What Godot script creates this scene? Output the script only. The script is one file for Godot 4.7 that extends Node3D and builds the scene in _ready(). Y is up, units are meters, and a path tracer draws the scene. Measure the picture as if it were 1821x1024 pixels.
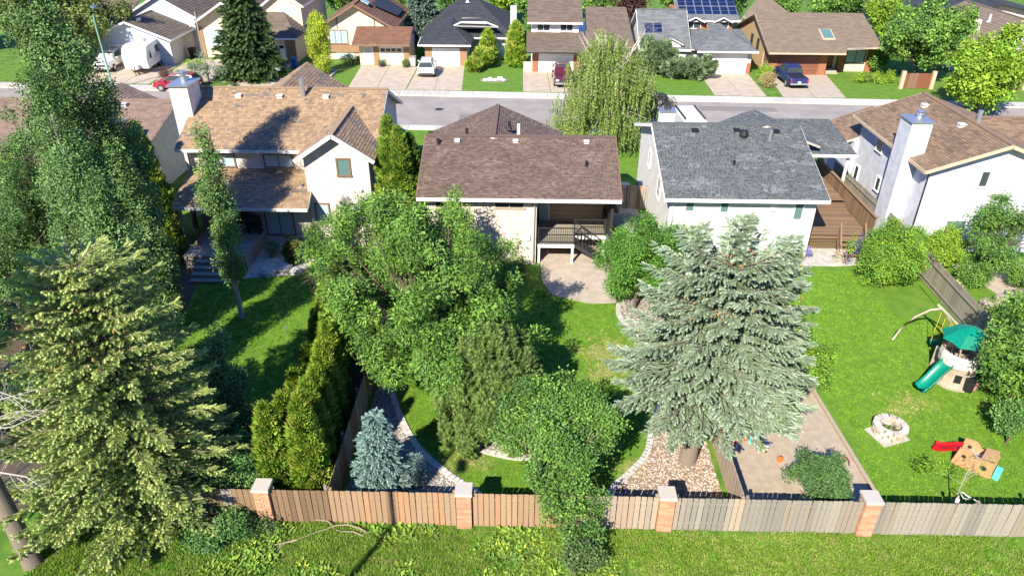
extends Node3D
# A quiet block of houses seen from above the back lane: camera, light and exposure first, then ground, houses, fences, trees and small things.

var rng := RandomNumberGenerator.new()
var M := {}
var T := {}
var L := {}
var used := {}

func _ready():
	rng.seed = 20240617
	# ---- camera
	var cam := Camera3D.new()
	cam.name = "camera"
	add_child(cam)
	cam.transform = Transform3D(Basis(Vector3(0.99975099, 0.00451146, -0.02185414), Vector3(-0.0149783, 0.86161735, -0.50733736), Vector3(0.01654108, 0.50753836, 0.86147037)).orthonormalized(), Vector3(0, 19.5, 0))
	cam.fov = 43.29
	cam.near = 0.1
	cam.far = 600.0
	cam.current = true
	# ---- sky and exposure
	var env := Environment.new()
	env.background_mode = Environment.BG_SKY
	var sky := Sky.new()
	var sm := ProceduralSkyMaterial.new()
	sm.sky_top_color = Color(0.24, 0.44, 0.78)
	sm.sky_horizon_color = Color(0.70, 0.80, 0.92)
	sm.sky_curve = 0.12
	sm.ground_horizon_color = Color(0.55, 0.56, 0.5)
	sm.ground_bottom_color = Color(0.25, 0.28, 0.18)
	sky.sky_material = sm
	env.sky = sky
	env.background_energy_multiplier = 0.68
	env.tonemap_mode = Environment.TONE_MAPPER_LINEAR
	env.tonemap_exposure = 2.12
	env.sdfgi_enabled = true
	env.ssao_enabled = true
	env.ssil_enabled = true
	var we := WorldEnvironment.new()
	we.name = "world_environment"
	we.environment = env
	add_child(we)
	# ---- sun, behind the camera and to its side
	var sun := DirectionalLight3D.new()
	sun.name = "sun"
	add_child(sun)
	sun.look_at_from_position(Vector3(0, 30, 0), Vector3(0.87, 28.4, -1.88), Vector3.UP)
	sun.light_color = Color(1.0, 0.965, 0.90)
	sun.light_energy = 1.5
	sun.light_angular_distance = 0.5
	sun.shadow_enabled = true
	materials()
	leaf_meshes()
	ground()
	near_houses()
	far_houses()
	fences()
	decks()
	trees()
	yard_things()
	vehicles()
	street_things()

# ------------------------------------------------------------------ helpers
func lin(r, g, b, a = 1.0):
	return Color(r, g, b, a).linear_to_srgb()

func numbered(called):
	if not used.has(called):
		used[called] = 0
		return called
	used[called] += 1
	return "%s_%03d" % [called, used[called]]

func tag(o, label, category = "", group = "", kind = ""):
	if label:
		o.set_meta("label", label)
	if category:
		o.set_meta("category", category)
	if group:
		o.set_meta("group", group)
	if kind:
		o.set_meta("kind", kind)
	return o

func thing(called, label, category, at = Vector3.ZERO, turn = 0.0, group = ""):
	var o := Node3D.new()
	o.name = numbered(called)
	add_child(o)
	o.position = at
	o.rotation.y = turn
	return tag(o, label, category, group)

func S():
	var st := SurfaceTool.new()
	st.begin(Mesh.PRIMITIVE_TRIANGLES)
	st.set_smooth_group(-1)
	st.set_color(Color.WHITE)
	return st

func commit(st):
	st.generate_normals()
	return st.commit()

func obj(called, st, mat, parent = self, at = Vector3.ZERO):
	var mi := MeshInstance3D.new()
	mi.mesh = st if st is Mesh else commit(st)
	mi.material_override = mat
	mi.position = at
	if parent == self:
		mi.name = numbered(called)
		add_child(mi)
	else:
		mi.name = called
		parent.add_child(mi, true)
	return mi

func struct(called, st, mat):
	var o = obj(called, st, mat)
	o.set_meta("kind", "structure")
	return o

func tri(st, a, b, c):
	st.add_vertex(a)
	st.add_vertex(b)
	st.add_vertex(c)

func quad(st, a, b, c, d):
	st.add_vertex(a)
	st.add_vertex(b)
	st.add_vertex(c)
	st.add_vertex(a)
	st.add_vertex(c)
	st.add_vertex(d)

func box(st, c, s, b = Basis()):
	var x = b.x * s.x * 0.5
	var y = b.y * s.y * 0.5
	var z = b.z * s.z * 0.5
	quad(st, c - x + y + z, c + x + y + z, c + x - y + z, c - x - y + z)
	quad(st, c + x + y - z, c - x + y - z, c - x - y - z, c + x - y - z)
	quad(st, c + x + y + z, c + x + y - z, c + x - y - z, c + x - y + z)
	quad(st, c - x + y - z, c - x + y + z, c - x - y + z, c - x - y - z)
	quad(st, c - x + y - z, c + x + y - z, c + x + y + z, c - x + y + z)
	quad(st, c - x - y + z, c + x - y + z, c + x - y - z, c - x - y - z)

func span(st, a, b):   # an axis-aligned box between two corners
	var lo = Vector3(min(a.x, b.x), min(a.y, b.y), min(a.z, b.z))
	var hi = Vector3(max(a.x, b.x), max(a.y, b.y), max(a.z, b.z))
	box(st, (lo + hi) * 0.5, hi - lo)

func B(s, at = Vector3.ZERO, b = Basis()):   # a box as a SurfaceTool of its own
	var st = S()
	box(st, at, s, b)
	return st

func SP(a, b):
	var st = S()
	span(st, a, b)
	return st

func bar(st, a, b, w, h):   # a beam from a to b, w wide, h tall
	var d = b - a
	var z = d.normalized()
	var up = Vector3.UP if abs(z.y) < 0.95 else Vector3.RIGHT
	var x = up.cross(z).normalized()
	var y = z.cross(x)
	box(st, (a + b) * 0.5, Vector3(w, h, d.length()), Basis(x, y, z))

func BAR(a, b, w, h):
	var st = S()
	bar(st, a, b, w, h)
	return st

func prism(st, pts, off):   # a flat polygon pushed along off
	var n = pts.size()
	for i in range(1, n - 1):
		tri(st, pts[0], pts[i], pts[i + 1])
		tri(st, pts[0] + off, pts[i + 1] + off, pts[i] + off)
	for i in n:
		var j = (i + 1) % n
		quad(st, pts[i], pts[i] + off, pts[j] + off, pts[j])

func ring(c, x, y, n, rx, ry):
	var a = []
	for i in n:
		var t = TAU * i / n
		a.append(c + x * cos(t) * rx + y * sin(t) * ry)
	return a

func loft(st, rings, caps = true):
	for k in rings.size() - 1:
		var a = rings[k]
		var b = rings[k + 1]
		var n = a.size()
		for i in n:
			var j = (i + 1) % n
			quad(st, a[i], a[j], b[j], b[i])
	if caps:
		for e in [rings[0], rings[-1]]:
			var m = Vector3.ZERO
			for p in e:
				m += p
			m /= e.size()
			for i in e.size():
				tri(st, m, e[i], e[(i + 1) % e.size()])

func tube(st, pts, r0, r1, n = 7):
	var rings = []
	var m = pts.size()
	for k in m:
		var d = (pts[min(k + 1, m - 1)] - pts[max(k - 1, 0)]).normalized()
		var up = Vector3.UP if abs(d.y) < 0.9 else Vector3.RIGHT
		var x = up.cross(d).normalized()
		var r = lerp(r0, r1, float(k) / max(m - 1, 1))
		rings.append(ring(pts[k], x, d.cross(x), n, r, r))
	loft(st, rings)

func TUBE(pts, r0, r1, n = 7):
	var st = S()
	st.set_smooth_group(0)
	tube(st, pts, r0, r1, n)
	return st

func cyl(st, a, b, r, n = 12, r2 = -1.0):
	tube(st, [a, b], r, r if r2 < 0 else r2, n)

func CYL(a, b, r, n = 12, r2 = -1.0):
	var st = S()
	cyl(st, a, b, r, n, r2)
	return st

func poly_sheet(pts, y):   # a flat ground sheet from [x, z] pairs (any simple outline)
	var pv = PackedVector2Array()
	for p in pts:
		pv.append(Vector2(p[0], p[1]))
	var idx = Geometry2D.triangulate_polygon(pv)
	var st = S()
	for i in range(0, idx.size(), 3):
		var q = []
		for k in 3:
			q.append(Vector3(pv[idx[i + k]].x, y, pv[idx[i + k]].y))
		if (q[1] - q[0]).cross(q[2] - q[0]).y > 0:
			q = [q[0], q[2], q[1]]
		tri(st, q[0], q[1], q[2])
	return st

func slab(pts, y0, y1):   # a ground slab with thickness
	var a = []
	for p in pts:
		a.append(Vector3(p[0], y1, p[1]))
	var st = poly_sheet(pts, y1)
	for i in a.size():
		var j = (i + 1) % a.size()
		quad(st, a[i], a[j], a[j] + Vector3(0, y0 - y1, 0), a[i] + Vector3(0, y0 - y1, 0))
	return st

func smooth_path(pts, per = 6):
	var out = []
	for i in pts.size() - 1:
		var p0 = pts[max(i - 1, 0)]
		var p1 = pts[i]
		var p2 = pts[i + 1]
		var p3 = pts[min(i + 2, pts.size() - 1)]
		for k in per:
			var t = float(k) / per
			out.append([cubic_interpolate(p1[0], p2[0], p0[0], p3[0], t), cubic_interpolate(p1[1], p2[1], p0[1], p3[1], t)])
	out.append(pts[-1])
	return out

# ------------------------------------------------------------------ materials
func noise_tex(freq, c0, c1, octaves = 4, sd = 1, size = 512, kind = FastNoiseLite.TYPE_SIMPLEX_SMOOTH):
	var n := FastNoiseLite.new()
	n.noise_type = kind
	n.frequency = freq
	n.fractal_octaves = octaves
	n.seed = sd
	var t := NoiseTexture2D.new()
	t.width = size
	t.height = size
	t.seamless = true
	t.noise = n
	var g := Gradient.new()
	g.set_color(0, c0)
	g.set_color(1, c1)
	g.set_offset(0, 0.25)
	g.set_offset(1, 0.75)
	t.color_ramp = g
	return t

func mat(r, g, b, rough = 0.85, tex = null, size = 1.0, metal = 0.0, detail = null, dsize = 1.0):
	var m := StandardMaterial3D.new()
	m.albedo_color = lin(r, g, b)
	m.roughness = rough
	m.metallic = metal
	if tex:
		m.albedo_texture = tex
		m.uv1_triplanar = true
		m.uv1_world_triplanar = true
		m.uv1_scale = Vector3.ONE / size
	if detail:
		m.detail_enabled = true
		m.detail_blend_mode = BaseMaterial3D.BLEND_MODE_MUL
		m.detail_albedo = detail
		m.detail_uv_layer = BaseMaterial3D.DETAIL_UV_2
		m.uv2_triplanar = true
		m.uv2_world_triplanar = true
		m.uv2_scale = Vector3.ONE / dsize
	return m

func materials():
	T.fine = noise_tex(0.08, Color(0.87, 0.87, 0.87), Color(1, 1, 1), 4, 3)
	T.blotch = noise_tex(0.012, Color(0.88, 0.88, 0.87), Color(1, 1, 1), 5, 5)
	T.lawn = noise_tex(0.014, Color(0.86, 0.91, 0.80), Color(1.0, 0.98, 0.95), 5, 7)
	T.rough = noise_tex(0.016, Color(0.72, 0.82, 0.62), Color(1.0, 0.97, 0.88), 5, 9)
	T.blades = noise_tex(0.16, Color(0.72, 0.75, 0.68), Color(1, 1, 1), 3, 11)
	T.speck = noise_tex(0.22, Color(0.62, 0.61, 0.60), Color(1, 1, 1), 2, 13)
	T.patch = noise_tex(0.01, Color(0.93, 0.925, 0.92), Color(1, 1, 1), 5, 17)
	T.grain = noise_tex(0.05, Color(0.68, 0.66, 0.63), Color(1, 1, 1), 4, 19)
	M.vc = mat(1, 1, 1, 0.92, T.fine, 1.2)
	M.vc.vertex_color_use_as_albedo = true
	M.vcs = mat(1, 1, 1, 0.5)
	M.vcs.vertex_color_use_as_albedo = true
	M.leaf = leaf_mat(0.5, Color(0.36, 0.42, 0.12))
	M.needle = leaf_mat(0.6, Color(0.16, 0.2, 0.12))
	M.grassblade = leaf_mat(0.65, Color(0.4, 0.5, 0.12))
	M.ground = mat(0.165, 0.31, 0.036, 0.95, T.rough, 9.0, 0.0, T.blades, 1.1)
	M.lawn = mat(0.16, 0.305, 0.022, 0.95, T.lawn, 7.0, 0.0, T.blades, 0.8)
	M.asphalt = mat(0.36, 0.325, 0.295, 0.95, T.patch, 14.0, 0.0, T.fine, 0.8)
	M.concrete = mat(0.62, 0.58, 0.52, 0.9, T.blotch, 3.0, 0.0, T.fine, 0.5)
	M.walk = mat(0.70, 0.67, 0.61, 0.9, T.blotch, 2.0, 0.0, T.fine, 0.5)
	M.drive = mat(0.56, 0.46, 0.36, 0.9, T.patch, 6.0, 0.0, T.fine, 0.6)
	M.drive2 = mat(0.52, 0.44, 0.35, 0.9, T.patch, 4.0, 0.0, T.fine, 0.6)
	M.sand = mat(0.47, 0.385, 0.28, 0.95, T.patch, 2.2, 0.0, T.fine, 0.7)
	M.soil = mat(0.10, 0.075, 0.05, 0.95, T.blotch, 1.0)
	M.gravelbed = mat(0.40, 0.35, 0.30, 0.95, T.speck, 0.9, 0.0, T.blotch, 2.0)
	M.stucco_cream = mat(0.78, 0.70, 0.635, 0.95, T.patch, 3.5, 0.0, T.fine, 0.4)
	M.stucco_tan = mat(0.77, 0.67, 0.58, 0.95, T.patch, 3.0, 0.0, T.fine, 0.4)
	M.stucco_white = mat(0.84, 0.84, 0.82, 0.95, T.patch, 4.0, 0.0, T.fine, 0.4)
	M.stucco_blue = mat(0.70, 0.73, 0.80, 0.95, T.patch, 4.0, 0.0, T.fine, 0.4)
	M.cream = mat(0.76, 0.64, 0.46, 0.9, T.patch, 3.0)
	M.siding_white = mat(0.82, 0.82, 0.80, 0.7)
	M.siding_blue = mat(0.42, 0.50, 0.57, 0.7)
	M.siding_grey = mat(0.55, 0.54, 0.52, 0.7, T.patch, 3.0)
	M.siding_beige = mat(0.62, 0.49, 0.33, 0.8, T.grain, 2.0)
	M.ochre = mat(0.52, 0.38, 0.20, 0.9, T.patch, 2.0)
	M.brick = mat(0.50, 0.20, 0.10, 0.9, T.speck, 0.8)
	M.brick_tan = mat(0.48, 0.30, 0.17, 0.9, T.speck, 0.8)
	M.trim_white = mat(0.82, 0.82, 0.80, 0.55)
	M.trim_brown = mat(0.20, 0.12, 0.075, 0.7)
	M.trim_tan = mat(0.52, 0.40, 0.28, 0.7)
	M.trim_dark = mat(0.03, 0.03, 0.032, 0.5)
	M.gutter = mat(0.62, 0.60, 0.57, 0.45)
	M.soffit = mat(0.55, 0.50, 0.44, 0.8)
	M.glass = mat(0.045, 0.06, 0.065, 0.06)
	M.glass.metallic_specular = 0.4
	M.glass_green = mat(0.10, 0.19, 0.18, 0.06)
	M.glass_green.metallic_specular = 0.4
	M.glass_pale = mat(0.36, 0.48, 0.50, 0.08)
	M.glass_pale.metallic_specular = 0.4
	M.blind = mat(0.66, 0.72, 0.72, 0.25)
	M.metal = mat(0.55, 0.58, 0.60, 0.35, null, 1.0, 0.8)
	M.metal_dark = mat(0.06, 0.06, 0.065, 0.45, null, 1.0, 0.5)
	M.solar = mat(0.012, 0.02, 0.07, 0.12, null, 1.0, 0.2)
	M.rubber = mat(0.02, 0.02, 0.022, 0.85)
	M.bark = mat(0.17, 0.13, 0.10, 0.95, T.speck, 0.5)
	M.bark_pale = mat(0.46, 0.44, 0.37, 0.9, T.speck, 0.6)
	M.bark_spruce = mat(0.27, 0.22, 0.17, 0.95, T.speck, 0.35)
	M.twig_grey = mat(0.42, 0.38, 0.35, 0.9)
	M.deadwood = mat(0.40, 0.33, 0.25, 0.9, T.grain, 0.6)
	M.door_white = mat(0.84, 0.84, 0.82, 0.5)
	M.door_cream = mat(0.66, 0.57, 0.46, 0.6)
	M.door_brown = mat(0.20, 0.075, 0.04, 0.55)
	M.stone_cap = mat(0.72, 0.66, 0.58, 0.9, T.speck, 0.7)
	M.mortar = mat(0.66, 0.52, 0.41, 0.95)
	M.black = mat(0.012, 0.012, 0.013, 0.6)
	M.teal = mat(0.0, 0.27, 0.17, 0.4, T.blotch, 0.7, 0.0, T.fine, 0.3)
	M.plastic_tan = mat(0.56, 0.46, 0.36, 0.55, T.blotch, 0.7, 0.0, T.fine, 0.3)
	M.plastic_sand = mat(0.62, 0.36, 0.18, 0.55, T.blotch, 0.7, 0.0, T.fine, 0.3)
	M.red = mat(0.62, 0.012, 0.02, 0.35, T.blotch, 0.7, 0.0, T.fine, 0.3)
	M.blue = mat(0.02, 0.13, 0.42, 0.45)
	M.yellow = mat(0.8, 0.5, 0.03, 0.5)
	M.orange = mat(0.75, 0.18, 0.03, 0.5)
	M.green_toy = mat(0.05, 0.5, 0.08, 0.5)
	M.cyan_toy = mat(0.12, 0.55, 0.5, 0.5)
	M.cone = mat(0.42, 0.20, 0.07, 0.85)
	# weathered timbers, a handful of tones each
	M.gold = []
	for c in [[0.52, 0.34, 0.205], [0.48, 0.32, 0.195], [0.55, 0.36, 0.215], [0.49, 0.345, 0.225], [0.46, 0.30, 0.18], [0.56, 0.33, 0.18]]:
		M.gold.append(wood(c))
	M.tanwood = []
	for c in [[0.53, 0.44, 0.335], [0.50, 0.415, 0.315], [0.56, 0.455, 0.34], [0.48, 0.405, 0.32], [0.53, 0.405, 0.29]]:
		M.tanwood.append(wood(c))
	M.greywood = []
	for c in [[0.41, 0.375, 0.315], [0.37, 0.34, 0.29], [0.45, 0.41, 0.345], [0.33, 0.305, 0.265], [0.40, 0.345, 0.27]]:
		M.greywood.append(wood(c))
	M.brownwood = []
	for c in [[0.27, 0.175, 0.10], [0.31, 0.20, 0.115], [0.23, 0.15, 0.09], [0.34, 0.225, 0.13]]:
		M.brownwood.append(wood(c))
	M.bricks = []
	for c in [[0.60, 0.31, 0.18], [0.55, 0.28, 0.165], [0.65, 0.36, 0.215], [0.51, 0.25, 0.15]]:
		M.bricks.append(mat(c[0], c[1], c[2], 0.92, T.fine, 0.5))

func wood(c):
	var m = mat(c[0], c[1], c[2], 0.9, T.grain, 0.9)
	m.uv1_scale = Vector3(3.2, 0.6, 3.2)
	return m

func leaf_mat(rough, back):
	var m := StandardMaterial3D.new()
	m.albedo_color = Color.WHITE
	m.vertex_color_use_as_albedo = true
	m.roughness = rough
	m.metallic_specular = 0.35
	m.backlight_enabled = true
	m.backlight = back
	m.cull_mode = BaseMaterial3D.CULL_DISABLED
	return m

# ------------------------------------------------------------------ ground
func sz(x, z):   # the street runs a touch askew to the back lane
	return z + 0.033 * (x + 8.0)

func ground():
	var st = S()
	var rows = [[40.0, 0.0], [-30.0, 0.0], [-60.2, 0.0], [-60.21, -0.12], [-69.4, -0.12], [-69.41, 0.0], [-110.0, 0.0], [-200.0, 0.0], [-420.0, 0.0]]
	for i in rows.size() - 1:
		if i == 3:
			continue
		var a = rows[i]
		var b = rows[i + 1]
		for k in 12:
			var x0 = -240.0 + 40.0 * k
			var x1 = x0 + 40.0
			quad(st, Vector3(x0, a[1], sz(x0, a[0])), Vector3(x0, b[1], sz(x0, b[0])), Vector3(x1, b[1], sz(x1, b[0])), Vector3(x1, a[1], sz(x1, a[0])))
	struct("ground", st, M.ground)
	st = S()
	for k in 12:
		var x0 = -240.0 + 40.0 * k
		var x1 = x0 + 40.0
		quad(st, Vector3(x0, -0.116, sz(x0, -60.2)), Vector3(x0, -0.116, sz(x0, -69.4)), Vector3(x1, -0.116, sz(x1, -69.4)), Vector3(x1, -0.116, sz(x1, -60.2)))
	struct("road", st, M.asphalt)
	# tar seams on the asphalt
	for s in [[-30, -62.9, -6, -62.7], [-12, -64.6, 14, -64.7], [2, -67.2, 40, -66.9], [-44, -66.0, -20, -66.2]]:
		var q = []
		for k in 13:
			var t = k / 12.0
			var x = lerp(float(s[0]), float(s[2]), t)
			q.append(Vector3(x, -0.111, sz(x, lerp(s[1], s[3], t)) + rng.randf_range(-0.05, 0.05)))
		var so = S()
		for k in 12:
			quad(so, q[k] + Vector3(0, 0, -0.03), q[k + 1] + Vector3(0, 0, -0.03), q[k + 1] + Vector3(0, 0, 0.03), q[k] + Vector3(0, 0, 0.03))
		struct("road_seam", so, mat(0.25, 0.225, 0.2, 0.9))
	for p in [[-6.0, -62.4, 5.0, 1.6], [16.0, -66.6, 7.0, 1.4], [-20.0, -67.6, 4.0, 1.2], [2.0, -64.9, 2.2, 1.0]]:
		struct("road_patch", slab([[p[0], sz(p[0], p[1])], [p[0] + p[2], sz(p[0] + p[2], p[1])], [p[0] + p[2], sz(p[0] + p[2], p[1] - p[3])], [p[0], sz(p[0], p[1] - p[3])]], -0.118, -0.1125), mat(0.31, 0.285, 0.26, 0.95, T.speck, 0.6))
	var mh = obj("manhole_cover", CYL(Vector3(-8.0, -0.116, -65.3), Vector3(-8.0, -0.105, -65.3), 0.4, 18), M.metal_dark)
	tag(mh, "round iron manhole cover set in the asphalt street", "manhole cover")
	# sidewalks of single slabs; their outer face is the kerb
	for w in [["sidewalk_far", -71.0, -69.4, -58.0, 64.0], ["sidewalk_near", -60.2, -58.9, -46.0, 46.0]]:
		var n3 := Node3D.new()
		n3.name = w[0]
		add_child(n3)
		n3.set_meta("kind", "structure")
		var x = w[3]
		while x < w[4]:
			var x1 = x + 2.4
			var so = slab([[x + 0.012, sz(x, w[1])], [x1 - 0.012, sz(x1, w[1])], [x1 - 0.012, sz(x1, w[2])], [x + 0.012, sz(x, w[2])]], -0.13, 0.02)
			obj("slab", so, M.walk if rng.randf() < 0.62 else M.concrete, n3)
			x = x1
	# lawns laid over the rough ground
	for p in [
		["lawn_behind_tan_house", [[-17.5, -33.5], [-8.2, -37.5], [-6.5, -37.5], [-6.5, -17.4], [-17.5, -17.4]]],
		["lawn_behind_brown_house", [[-6.2, -37], [0.4, -35.2], [1.2, -32.4], [4.7, -31.6], [7.2, -31], [7.2, -17.3], [-6.2, -17.3]]],
		["lawn_behind_grey_house", [[7.5, -35.8], [19.3, -36.2], [21.2, -34], [20.6, -17.3], [7.5, -17.3]]],
		["lawn_behind_white_house", [[21.2, -36.5], [42, -36.5], [42, -17.4], [20.8, -17.4]]],
		["lawn_beside_brown_house", [[-8.2, -37.6], [-5.6, -37.6], [-5.6, -58.9], [-8.2, -58.9]]],
		["lawn_before_brown_house", [[-13, -49], [-5.6, -49], [-5.6, -58.7], [-13, -59]]],
		["lawn_before_grey_house", [[5.4, -37], [7.4, -37], [9.5, -50], [9.5, -58.3], [3.5, -58.5], [3.5, -50]]]]:
		struct(p[0], poly_sheet(p[1], 0.006), M.lawn)
	var far = [
		["lawn_of_cream_house", [[-24.8, -78.2], [-18.4, -80.4], [-17.9, -71.5], [-24.6, -71.8]]],
		["lawn_of_dark_roofed_house", [[-6.8, -77.5], [-3.2, -80.3], [-0.6, -80.0], [-0.4, -70.9], [-6.3, -71.1]]],
		["lawn_of_solar_house", [[8.2, -76.6], [18.3, -76.8], [18.1, -70.3], [8.0, -70.6]]],
		["lawn_of_brick_house", [[31.3, -77.4], [36.8, -77.6], [52, -74.0], [64, -74], [64, -68.8], [30.7, -69.9]]],
		["lawn_of_grey_sided_house", [[-56, -82], [-47.0, -80.5], [-46.4, -72.6], [-56, -73]]]]
	for p in far:
		struct(p[0], poly_sheet(p[1], 0.006), M.lawn)
	# driveways, in panels with open joints
	for d in [
		["driveway_of_grey_sided_house", [[-46.3, -83], [-38.4, -82.5], [-38.0, -72.4], [-46.2, -72.7]], 3, M.drive],
		["driveway_of_cream_house", [[-18.3, -80.8], [-12.0, -80.8], [-12.0, -71.3], [-17.8, -71.5]], 2, M.drive],
		["driveway_of_dark_roofed_house", [[-11.9, -81.2], [-6.9, -81.2], [-6.4, -71.2], [-11.9, -71.3]], 2, M.drive],
		["driveway_of_white_sided_house", [[-0.5, -79.2], [7.4, -79.2], [7.8, -70.8], [-0.4, -71.0]], 3, M.drive],
		["driveway_of_solar_house", [[18.4, -79.0], [23.6, -79.0], [23.2, -70.2], [18.2, -70.4]], 2, M.drive],
		["driveway_of_brick_house", [[25.6, -78.8], [31.9, -78.8], [30.7, -70.0], [24.7, -70.1]], 2, M.drive2],
		["driveway_of_gabled_cream_house", [[-30.0, -82.4], [-26.2, -82.4], [-25.0, -72.0], [-30.0, -72.0]], 2, M.drive],
		["driveway_before_brown_house", [[-4.5, -49], [2.8, -49], [2.8, -58.6], [-4.5, -58.8]], 2, M.drive],
		["driveway_before_grey_house", [[9.8, -49], [16.8, -49], [16.8, -58.0], [9.8, -58.2]], 2, M.drive]]:
		var n3 := Node3D.new()
		n3.name = d[0]
		add_child(n3)
		n3.set_meta("kind", "structure")
		var q = []
		for p in d[1]:
			q.append(Vector2(p[0], p[1]))
		var nx = d[2]
		for i in nx:
			for j in 3:
				var c = []
				for uv in [[i, j], [i + 1, j], [i + 1, j + 1], [i, j + 1]]:
					var u = clamp(float(uv[0]) / nx + (0.004 if uv[0] == i else -0.004), 0, 1)
					var v = clamp(uv[1] / 3.0 + (0.003 if uv[1] == j else -0.003), 0, 1)
					var a = q[0].lerp(q[1], u).lerp(q[3].lerp(q[2], u), v)
					c.append([a.x, a.y])
				obj("panel", slab(c, -0.05, 0.014), d[3], n3)
	# patios, gravel and sand
	struct("patio", slab([[0.75, -38.8], [4.6, -38.8], [4.9, -35], [4.75, -31.75], [3.4, -31.6], [1.5, -32.4], [1.0, -33.8]], -0.05, 0.03), M.drive2)
	struct("patio_beside_white_wall", slab([[15.0, -38.4], [19.4, -38.2], [19.3, -36.25], [17.5, -36.0], [14.5, -36.05]], -0.05, 0.03), M.concrete)
	struct("patio_behind_white_house", slab([[24.0, -36.5], [33, -36.5], [33, -31.0], [26.6, -31.2], [25.2, -32.0]], -0.05, 0.03), M.drive2)
	struct("path_behind_tan_house", slab([[-15.2, -33.6], [-12.2, -34.2], [-11.8, -36], [-12.8, -38], [-15.2, -38]], -0.05, 0.03), M.concrete)
	struct("path_between_houses", slab([[5.35, -48], [7.3, -48], [7.3, -36.8], [5.35, -36.8]], -0.05, 0.03), M.concrete)
	var cl = smooth_path([[-5.9, -25.2], [-5.3, -23.5], [-4.55, -21.8], [-3.7, -20.5], [-2.6, -19.4], [-1.7, -18.7], [-0.9, -17.9]])
	edging("gravel_edging", cl)
	struct("gravel_bed", poly_sheet(cl + [[-0.9, -17.25], [-6.25, -17.25], [-6.25, -25.2]], 0.012), M.gravelbed)
	var ci = smooth_path([[-3.2, -24.2], [-3.15, -23.3], [-2.95, -22.2], [-2.25, -21.2], [-1.2, -20.65], [0.2, -20.4], [1.4, -21.0], [2.0, -22.2], [1.4, -23.8]])
	edging("island_edging", ci)
	struct("gravel_island", poly_sheet(ci, 0.012), M.gravelbed)
	var cr = smooth_path([[6.8, -25.5], [5.6, -23.4], [5.1, -21.8], [4.75, -20.7], [4.0, -19.7], [3.3, -18.9], [3.1, -17.9]])
	edging("gravel_edging", cr)
	struct("gravel_under_spruce", poly_sheet(cr + [[3.1, -17.25], [7.2, -17.25], [7.2, -25.5]], 0.012), mat(0.44, 0.31, 0.21, 0.95, T.speck, 0.9, 0.0, T.blotch, 2.0))
	var cs = smooth_path([[4.85, -31.6], [4.75, -30.6], [5.05, -29.5], [5.7, -28.5], [6.6, -27.8]])
	edging("gravel_edging", cs)
	struct("gravel_under_lilac", poly_sheet(cs + [[7.2, -27.6], [7.2, -32.2], [5.2, -32.2]], 0.012), M.gravelbed)
	struct("sand_pit", poly_sheet([[7.6, -22.8], [9.2, -24.6], [11.2, -25.4], [12.35, -25.1], [12.62, -19], [12.7, -17.3], [7.6, -17.3]], 0.012), M.sand)
	var tb = obj("sandpit_timber", BAR(Vector3(12.42, 0.05, -25.0), Vector3(12.75, 0.05, -17.7), 0.14, 0.14), M.tanwood[0])
	tag(tb, "long weathered timber edging the sand play area beside the lawn", "timber")
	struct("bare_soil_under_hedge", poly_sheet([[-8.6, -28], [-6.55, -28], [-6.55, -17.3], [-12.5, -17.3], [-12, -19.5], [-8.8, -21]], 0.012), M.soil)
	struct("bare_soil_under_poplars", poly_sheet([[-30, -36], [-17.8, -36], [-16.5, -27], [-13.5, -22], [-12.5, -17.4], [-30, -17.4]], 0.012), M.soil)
	struct("shrub_bed_of_gabled_house", poly_sheet([[-38.0, -83], [-30.3, -82.6], [-30.3, -73.2], [-38.0, -74]], 0.008), M.drive2)
	# pebbles lying on the gravel, too many to count
	var pb = pebble_mesh()
	var xf = []
	var co = []
	for reg in [[cl + [[-0.9, -17.25], [-6.25, -17.25], [-6.25, -25.2]], 9000, 0], [ci, 3600, 0], [cr + [[3.1, -17.25], [7.2, -17.25], [7.2, -25.5]], 9000, 1], [cs + [[7.2, -27.6], [7.2, -32.2], [5.2, -32.2]], 1200, 0]]:
		var pv = PackedVector2Array()
		var lo = Vector2(99, 99)
		var hi = Vector2(-99, -99)
		for p in reg[0]:
			var v = Vector2(p[0], p[1])
			pv.append(v)
			lo = lo.min(v)
			hi = hi.max(v)
		for k in reg[1]:
			var p = Vector2(rng.randf_range(lo.x, hi.x), rng.randf_range(lo.y, hi.y))
			if not Geometry2D.is_point_in_polygon(p, pv):
				continue
			var s = rng.randf_range(0.025, 0.05)
			xf.append(Transform3D(Basis(Vector3.UP, rng.randf() * TAU).scaled(Vector3(s, s * 0.7, s)), Vector3(p.x, 0.02, p.y)))
			var v = rng.randf_range(0.22, 0.62)
			var warm = reg[2] == 1 and rng.randf() < 0.4
			co.append(Color(v, v * 0.72, v * 0.5) if warm else Color(v, v * 0.92, v * 0.84))
	var g = multi(self, "gravel", pb, M.vcs, xf, co)
	tag(g, "loose pale and rusty landscaping pebbles filling the curved garden beds", "gravel", "", "stuff")

func edging(called, path):
	var st = S()
	for i in path.size() - 1:
		var a = Vector3(path[i][0], 0.02, path[i][1])
		var b = Vector3(path[i + 1][0], 0.02, path[i + 1][1])
		var d = (b - a).normalized()
		bar(st, a - d * 0.02, b + d * 0.02, 0.24, 0.09)
	struct(called, st, M.walk)

func pebble_mesh():
	var st = S()
	var top = Vector3(0, 1, 0)
	var bot = Vector3(0, -0.6, 0)
	var r = []
	for i in 6:
		var t = TAU * i / 6
		var k = 0.8 + 0.35 * sin(i * 2.7)
		r.append(Vector3(cos(t) * k, 0.25 * sin(i * 1.9), sin(t) * k))
	for i in 6:
		tri(st, top, r[i], r[(i + 1) % 6])
		tri(st, bot, r[(i + 1) % 6], r[i])
	return commit(st)

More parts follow.
